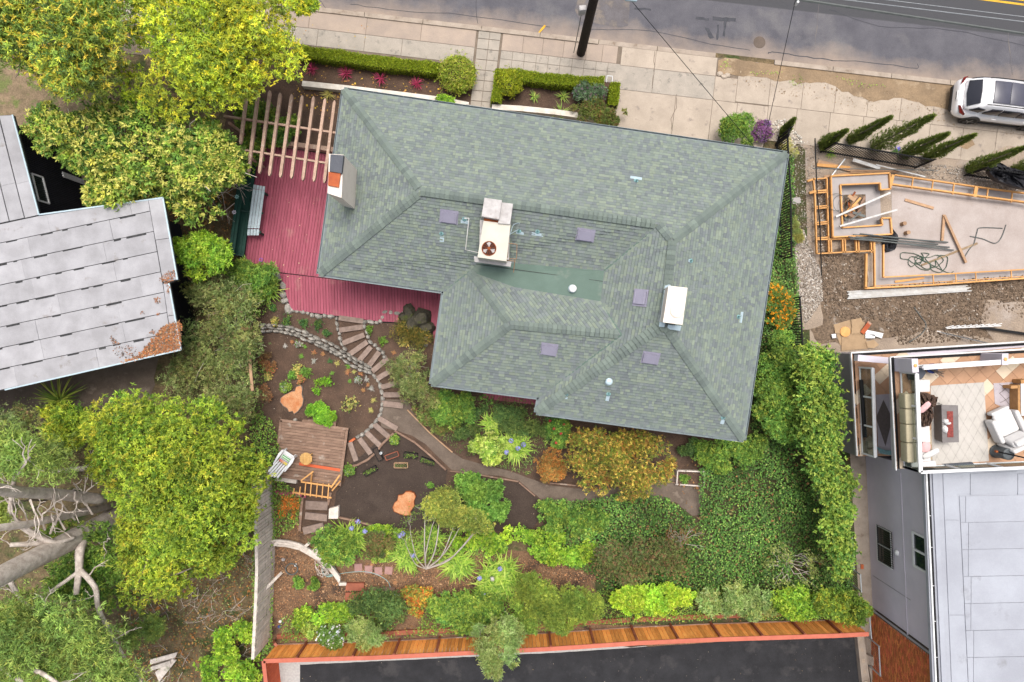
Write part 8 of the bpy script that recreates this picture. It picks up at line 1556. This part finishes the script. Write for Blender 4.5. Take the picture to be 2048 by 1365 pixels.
# armchair
def armchair():
    root = T('armchair', 'white upholstered swivel armchair turned at an angle at the right edge', 'armchair', tuple(W(2010, 860, UZ))); ax = Vector((.42, -.91, 0)).normalized(); s = Vector((ax.y, -ax.x, 0)); c = W(2003, 855, UZ); Z = Vector((0, 0, 1))
    def blk(name, u0, u1, v0, v1, z0, z1, b=.06, tilt=0):
        q = [c + ax * u + s * v for u, v in ((u0, v0), (u1, v0), (u1, v1), (u0, v1))]; m = M(); base = [p + Z * z0 for p in q]; top = [p + Z * z1 + ax * tilt for p in q]
        if (q[1] - q[0]).cross(q[2] - q[0]).z < 0: base.reverse(); top.reverse()
        m.prism(base, top); bev(m.build(name, MT['whitefab'], root), b, 4)
    blk('base', -.45, .4, -.4, .4, .08, .3); blk('seat_cushion', -.62, .22, -.34, .34, .3, .5, .09); blk('seat_front', -.72, -.6, -.34, .34, .12, .46, .05); blk('armrest', -.5, .38, -.52, -.36, .1, .62, .07); blk('armrest', -.5, .38, .36, .52, .1, .62, .07); blk('back_cushion', .2, .42, -.36, .36, .4, .95, .09, .16); blk('back_rest', .4, .54, -.46, .46, .1, 1.0, .07, .2); blk('head_pillow', .30, .44, -.3, .3, .9, 1.08, .06, .1)
armchair(); bpy.data.objects['armchair'].scale = (1.18, 1.18, 1.0)
r_ = T('umbrella_base', 'dark grey cylindrical planter with an upright dark pole at the terrace corner', 'planter', tuple(W(1990, 903, UZ))); m = M(); m.lathe(W(1991, 903, UZ), [(.26, 0), (.28, .05), (.27, .08), (.24, .12), (.24, .78), (.20, .80), (.20, .74)], 24); m.build('pot', MT['darkpot'], r_, smooth=False); m = M(); m.lathe(W(1991, 903, UZ + .74), [(.05, 0), (.05, .1)], 10); m.build('collar', MT['rust'], r_); m = M(); m.tube([W(1991, 903, UZ + .7), W(1991, 903, UZ) + Vector((.05, 0, 2.6))], .03, 8); m.build('pole', MT['black'], r_)
r_ = T('wood_table', 'wooden framed table with a white top cut by the right edge of the picture', 'table', tuple(W(2045, 800, UZ))); m = M(); m.slab([(2042, 768), (2085, 766), (2086, 831), (2043, 832)][::-1], UZ + .5, UZ + .55); m.build('top', MT['white'], r_)
for q in ([(2036, 770), (2041, 770), (2041, 830), (2036, 830)], [(2022, 772), (2037, 771), (2037, 777), (2022, 778)], [(2042, 760), (2060, 759), (2060, 767), (2042, 768)]): m = M(); m.slab(q[::-1], UZ, UZ + .5); m.build('leg', MT['wood'], r_)
r_ = T('vine_tray', 'dark shallow tray beside the lower edge of the cream rug', 'tray', tuple(W(1910, 928, UZ))); m = M(); m.slab([(1888, 929), (1945, 925), (1948, 929), (1890, 932)][::-1], UZ, UZ + .12); m.build('tray', MT['slatecap'], r_)
# ------------------------------------------------------------------ side passage: retaining wall, steps, rails
m = M(); m.slab([(1714, 1268), (1727, 1267), (1748, 1420), (1730, 1420)][::-1], 0, .35); one(m, 'retaining_wall', MT['kerb'], 'low concrete retaining wall between the asphalt lot and the side passage', 'wall', tuple(W(1722, 1300)))
for i in range(7): p = (1721 + i * 2.9, 1278 + i * 22); m = M(); m.slab([(p[0] - 3, p[1] - 3), (p[0] + 3, p[1] - 3), (p[0] + 3.6, p[1] + 4), (p[0] - 2.4, p[1] + 4)][::-1], .3, .36); one(m, 'block_core', MT['mortar'], ['open block core, nearest the new fence', 'open block core, second from the new fence', 'open block core, third from the new fence', 'open block core, fourth from the new fence', 'open block core at the bottom edge', 'open block core just outside the frame', 'open block core farthest from the fence'][i], 'block', tuple(W(*p)), 'cores of the retaining wall')
m = M(); m.slab([(1733, 1310), (1768, 1322), (1770, 1338), (1736, 1330)][::-1], 0, .28); m.slab([(1737, 1331), (1768, 1339), (1790, 1420), (1752, 1420)][::-1], 0, .14); one(m, 'concrete_steps', MT['kerb'], 'concrete steps at the foot of the brick wall in the lower right corner', 'steps', tuple(W(1750, 1330)))
def piperail(label, a, b, h, posts): 
    A_, B_ = W(*a, 0), W(*b, 0); root = T('pipe_railing', label, 'railing', tuple(A_)); Z = Vector((0, 0, h)); m = M(); m.tube([A_ + Z, B_ + Z], .035, 8); m.build('rail', MT['steel'], root)
    for t in posts: p = A_.lerp(B_, t); m = M(); m.tube([p, p + Z + Vector((0, 0, .03))], .035, 8); m.build('post', MT['steel'], root)
    m = M()
    for i in range(int((B_ - A_).length / .12)):
        p = A_ + (B_ - A_).normalized() * i * .12; m.tube([p + Vector((0, 0, .1)), p + (B_ - A_).normalized() * .3 + Z * .98], .004, 3, caps=False)
    m.build('wire_mesh', MT['steel'], root, kind='stuff')
inv = lambda x, y, f_: (CX + (x - CX) / f_, CY + (y - CY) / f_)
for lab, a, b in (('galvanised pipe railing crossing the right end of the new fence', (1738, 1217), (1743, 1277)), ('galvanised pipe railing beside the concrete steps in the lower right corner', (1758, 1293), (1761, 1352)), ('galvanised pipe railing by the passage, level with the barred window', (1705, 1077), (1708, 1138)), ('short galvanised pipe railing below the barred window', (1721, 1150), (1723, 1184)), ('galvanised pipe railing piece sticking out of the boundary hedge', (1693, 1013), (1695, 1042))):
    piperail(lab, inv(*a, 1.04), inv(*b, 1.04), 1.3, (0, 1) if 'piece' not in lab else (0,))
for i, (x, y) in enumerate(((1723, 1133),)): m = M(); m.box(W(x, y), .12, .22, .1); one(m, 'loose_brick', MT['brick'], 'single red brick on the passage wall under the barred window', 'brick', tuple(W(x, y)))
# ------------------------------------------------------------------ utility pole and overhead wires
pb = W(1162, 106, 0); pr = T('utility_pole', 'tall dark creosoted utility pole rising from the pavement at the top edge', 'utility pole', tuple(pb))
m = M(); m.tube([pb, pb + Vector((0, 0, 5)), pb + Vector((0, 0, 10.5))], [.225, .20, .17], 16); m.build('shaft', MT['poletar'], pr, smooth=True)
bp_ = W(1167, 20, 4.6); m = M(); m.box((bp_.x - .05, bp_.y, 4.3), .3, .22, .5, .1); bev(m.build('junction_box', MT['duct'], pr), .02, 2)
m = M(); m.tube([(bp_.x - .05, bp_.y, 4.3), (bp_.x - .02, bp_.y, .2)], .02, 6); m.build('conduit', MT['greypipe'], pr)
pt = pb + Vector((0, 0, 7.5)); a = math.radians(6.6); rdv = Vector((math.cos(a), -math.sin(a), 0))
m = M(); m.beam(pb + Vector((0, 0, 9.6)) - rdv * .9 + Vector((0, .2, 0)), pb + Vector((0, 0, 9.6)) + rdv * .9 + Vector((0, .2, 0)), .1, .12); m.build('crossarm', MT['poletar'], pr)
lamp = W(1262, 1, 6.6); m = M(); m.tube([pb + Vector((0, 0, 6.9)), Vector((lamp.x, lamp.y, 6.7))], .035, 8); m.build('lamp_arm', MT['steel'], pr)
m = M(); m.box((lamp.x, lamp.y + .05, 6.55), .5, .2, .14, -.1); bev(m.build('lamp_head', MT['zinc'], pr), .04, 2)
g = 'overhead wires'
def wire(label, A_, B_, r, mat, sag=.3, over=0):
    A_, B_ = Vector(A_), Vector(B_); pts = [A_.lerp(B_, t) - Vector((0, 0, sag * 4 * t * (1 - t))) for t in np.linspace(0, 1, 14)]; m = M(); m.tube(pts, r, 5); return one(m, 'overhead_wire', MT[mat], label, 'wire', tuple(A_), g)
def ext(p, q, t): return p + (q - p) * t
pA, pB = W(1600, 0, 7.3), W(2048, 68, 7.3); wire('thick dark overhead cable slanting across the road', ext(pA, pB, -.86), ext(pA, pB, 3.0), .05, 'teal' if False else 'greypipe', 0)
pA, pB = W(1690, 0, 8.2), W(2048, 44, 8.2); wire('pale overhead wire above the thick cable', ext(pA, pB, -1.3), ext(pA, pB, 3.0), .016, 'steel', 0)
pA, pB = W(1772, 0, 8.4), W(2048, 34, 8.4); wire('thin pale overhead wire, farthest from the pavement', ext(pA, pB, -1.6), ext(pA, pB, 3.0), .011, 'steel', 0)
wire('thin black service wire from the pole lamp to the right front eave', (lamp.x, lamp.y, 6.6), W(1508, 294, EZ + .05), .014, 'black', .0)
q = W(1591, 0, 7.3); wire('thin black service wire dropping from the thick cable to the right eave corner', q, W(1526, 296, EZ + .05), .013, 'black', .0)
m = M(); m.lathe(W(1591, 10, 7.1), [(.05, 0), (.05, .25)], 8); one(m, 'insulator', MT['white'], 'small white insulator hanging on the service wire at the top edge', 'insulator', tuple(W(1591, 10, 7.1)))
# ------------------------------------------------------------------ parked car
def make_car():
    root = T('parked_car', 'white estate car with a dark glass roof parked by the kerb', 'car', (0, 0, 0))
    def ring(x, hw, z0, z1, n=20, e=3.2, tz=0.0):
        pts = []; zc, hz = (z0 + z1) / 2, (z1 - z0) / 2
        for i in range(n):
            t = 2 * math.pi * i / n; c_, s_ = math.cos(t), math.sin(t); yy = hw * math.copysign(abs(c_) ** (2 / e), c_); zz = zc + hz * math.copysign(abs(s_) ** (2 / e), s_)
            if s_ > 0: yy *= 1 - tz * abs(s_)
            pts.append((x, yy, zz))
        return pts
    def loft(name, st, mat, n=20, smooth=True, **k):
        m = M(); R_ = [ring(*s_, n=n, **k) for s_ in st]; m.v = [p for r in R_ for p in r]
        for i in range(len(R_) - 1):
            for j in range(n): jj = (j + 1) % n; m.f.append((i * n + j, i * n + jj, (i + 1) * n + jj, (i + 1) * n + j)); m.c.append(None)
        m.f.append(tuple(range(n))[::-1]); m.f.append(tuple((len(R_) - 1) * n + j for j in range(n))); m.c += [None, None]
        o = m.build(name, mat, root, smooth=smooth); md = o.modifiers.new('sub', 'SUBSURF'); md.levels = md.render_levels = 1; return o
    loft('body', [(-2.46, .62, .42, .82), (-2.42, .80, .34, .98), (-2.28, .92, .28, 1.06), (-2.0, .975, .26, 1.10), (-1.5, .985, .24, 1.10), (-.8, .98, .24, 1.08), (0, .98, .24, 1.06), (.8, .98, .24, 1.05), (1.4, .975, .25, 1.03), (1.9, .95, .27, .98), (2.2, .90, .30, .90), (2.38, .78, .36, .80), (2.45, .6, .42, .7)], MT['carpaint'], tz=.10)
    loft('cabin', [(-2.28, .70, .95, 1.10), (-2.05, .76, .95, 1.36), (-1.78, .79, .95, 1.66), (-1.5, .80, .95, 1.74), (-1.0, .81, .95, 1.77), (-.2, .81, .95, 1.78), (.4, .80, .95, 1.74), (.8, .79, .95, 1.55), (1.15, .78, .95, 1.25), (1.45, .75, .95, 1.06)], MT['carpaint'], tz=.24, e=4.2)
    def quad(name, pts, mat, dz=.012, nrm=None):
        P = [Vector(p) for p in pts]; n_ = (P[1] - P[0]).cross(P[2] - P[0]).normalized(); ref = sum(P, Vector()) / len(P) - Vector((-.4, 0, 1.0))
        if n_.dot(ref) < 0: n_ = -n_; P.reverse()
        m = M(); m.prism([p - n_ * .05 for p in P], [p + n_ * dz for p in P]); o = m.build(name, mat, root); bev(o, .006, 2); return o
    quad('roof_glass', [(-1.25, -.52, 1.775), (-.5, -.53, 1.785), (-.5, .53, 1.785), (-1.25, .52, 1.775)], MT['carroof'], .014); quad('roof_glass', [(-.48, -.53, 1.785), (.4, -.52, 1.755), (.4, .52, 1.755), (-.48, .53, 1.785)], MT['carroof'], .014)
    quad('rear_window', [(-2.16, -.62, 1.24), (-1.80, -.56, 1.665), (-1.78, 0, 1.69), (-1.80, .56, 1.665), (-2.16, .62, 1.24), (-2.22, 0, 1.22)], MT['carglass'], .02)
    quad('windscreen', [(.52, -.56, 1.68), (1.3, -.66, 1.18), (1.36, 0, 1.2), (1.3, .66, 1.18), (.52, .56, 1.68)], MT['carglass'], .02)
    for s_ in (-1, 1):
        quad('quarter_window', [(-2.02, s_ * .775, 1.20), (-1.55, s_ * .84, 1.17), (-1.38, s_ * .79, 1.46), (-1.74, s_ * .745, 1.50)], MT['carglass'], .012)
        quad('side_window', [(-1.34, s_ * .86, 1.14), (-.62, s_ * .865, 1.12), (-.62, s_ * .775, 1.56), (-1.1, s_ * .775, 1.54)], MT['carglass'], .012); quad('side_window', [(-.56, s_ * .865, 1.12), (.25, s_ * .86, 1.10), (.25, s_ * .77, 1.54), (-.56, s_ * .775, 1.56)], MT['carglass'], .012); quad('side_window', [(.3, s_ * .86, 1.10), (.95, s_ * .84, 1.10), (.62, s_ * .76, 1.44), (.3, s_ * .77, 1.53)], MT['carglass'], .012)
        m = M(); m.tube([(-1.5, s_ * .64, 1.735), (-1.2, s_ * .65, 1.80), (.1, s_ * .65, 1.80), (.4, s_ * .64, 1.76)], .024, 8); m.build('roof_rail', MT['cartrim'], root, smooth=True)
        quad('tail_light', [(-2.42, s_ * .52, 1.0), (-2.30, s_ * .86, .96), (-2.08, s_ * .955, .93), (-2.10, s_ * .93, 1.02), (-2.28, s_ * .78, 1.07), (-2.38, s_ * .55, 1.06)], MT['tail'], .03)
        quad('headlight', [(2.1, s_ * .72, .88), (2.32, s_ * .62, .78), (2.28, s_ * .8, .74), (2.05, s_ * .88, .84)], MT['alloy'], .02)
        for x in (-1.45, 1.48):
            wv = part_root('wheel', (x, s_ * .93, .37), root); m = M(); m.lathe((x, s_ * .78, .37), [(.30, 0), (.37, .03), (.375, .17), (.35, .215), (.27, .22)], 28, axis=(0, s_, 0)); m.build('tyre', MT['rubber'], wv)
            m = M(); m.lathe((x, s_ * .985, .37), [(.08, 0), (.07, .02)], 14, axis=(0, s_, 0))
            for k in range(5): t = 2 * math.pi * k / 5; m.beam((x, s_ * 1.0, .37), (x + math.cos(t) * .25, s_ * .99, .37 + math.sin(t) * .25), .05, .03, up=(0, s_, 0))
            m.build('rim', MT['alloy'], wv); m = M(); m.lathe((x, s_ * .90, .40), [(.46, 0), (.46, .085), (.38, .088)], 28, axis=(0, s_, 0)); m.build('wheel_arch', MT['cartrim'], wv)
        m = M(); m.rock((.85, s_ * 1.06, 1.08), .12, .1, .15, 0, n=10); m.build('mirror', MT['carpaint'], root)
        m = M(); m.beam((-.72, s_ * .99, .93), (-.5, s_ * .99, .93), .03, .035); m.build('door_handle', MT['carpaint'], root)
        m = M(); m.beam((-1.0, s_ * .965, .3), (1.05, s_ * .965, .3), .06, .08); m.build('sill', MT['cartrim'], root)
    m = M(); m.beam((-2.42, -.6, .40), (-2.42, .6, .40), .12, .2); m.build('bumper', MT['cartrim'], root)
    m = M(); m.beam((-2.475, -.22, .86), (-2.475, .22, .86), .03, .12); pl_ = m.build('licence_plate', MT['white'], root)
    m = M(); 
    for i in range(6): m.beam((-2.493, -.16 + i * .06, .83), (-2.493, -.15 + i * .06, .89), .008, .03)
    m.build('plate_print', MT['label'], pl_); m.v
    return root
car = make_car(); car.location = (24.02, 11.62, .03); car.rotation_euler = (0, 0, -math.radians(6.8))
for o in list(C.objects):
    if o.type == 'MESH' and o.parent is None and 'label' not in o and 'kind' not in o: print('untagged', o.name)
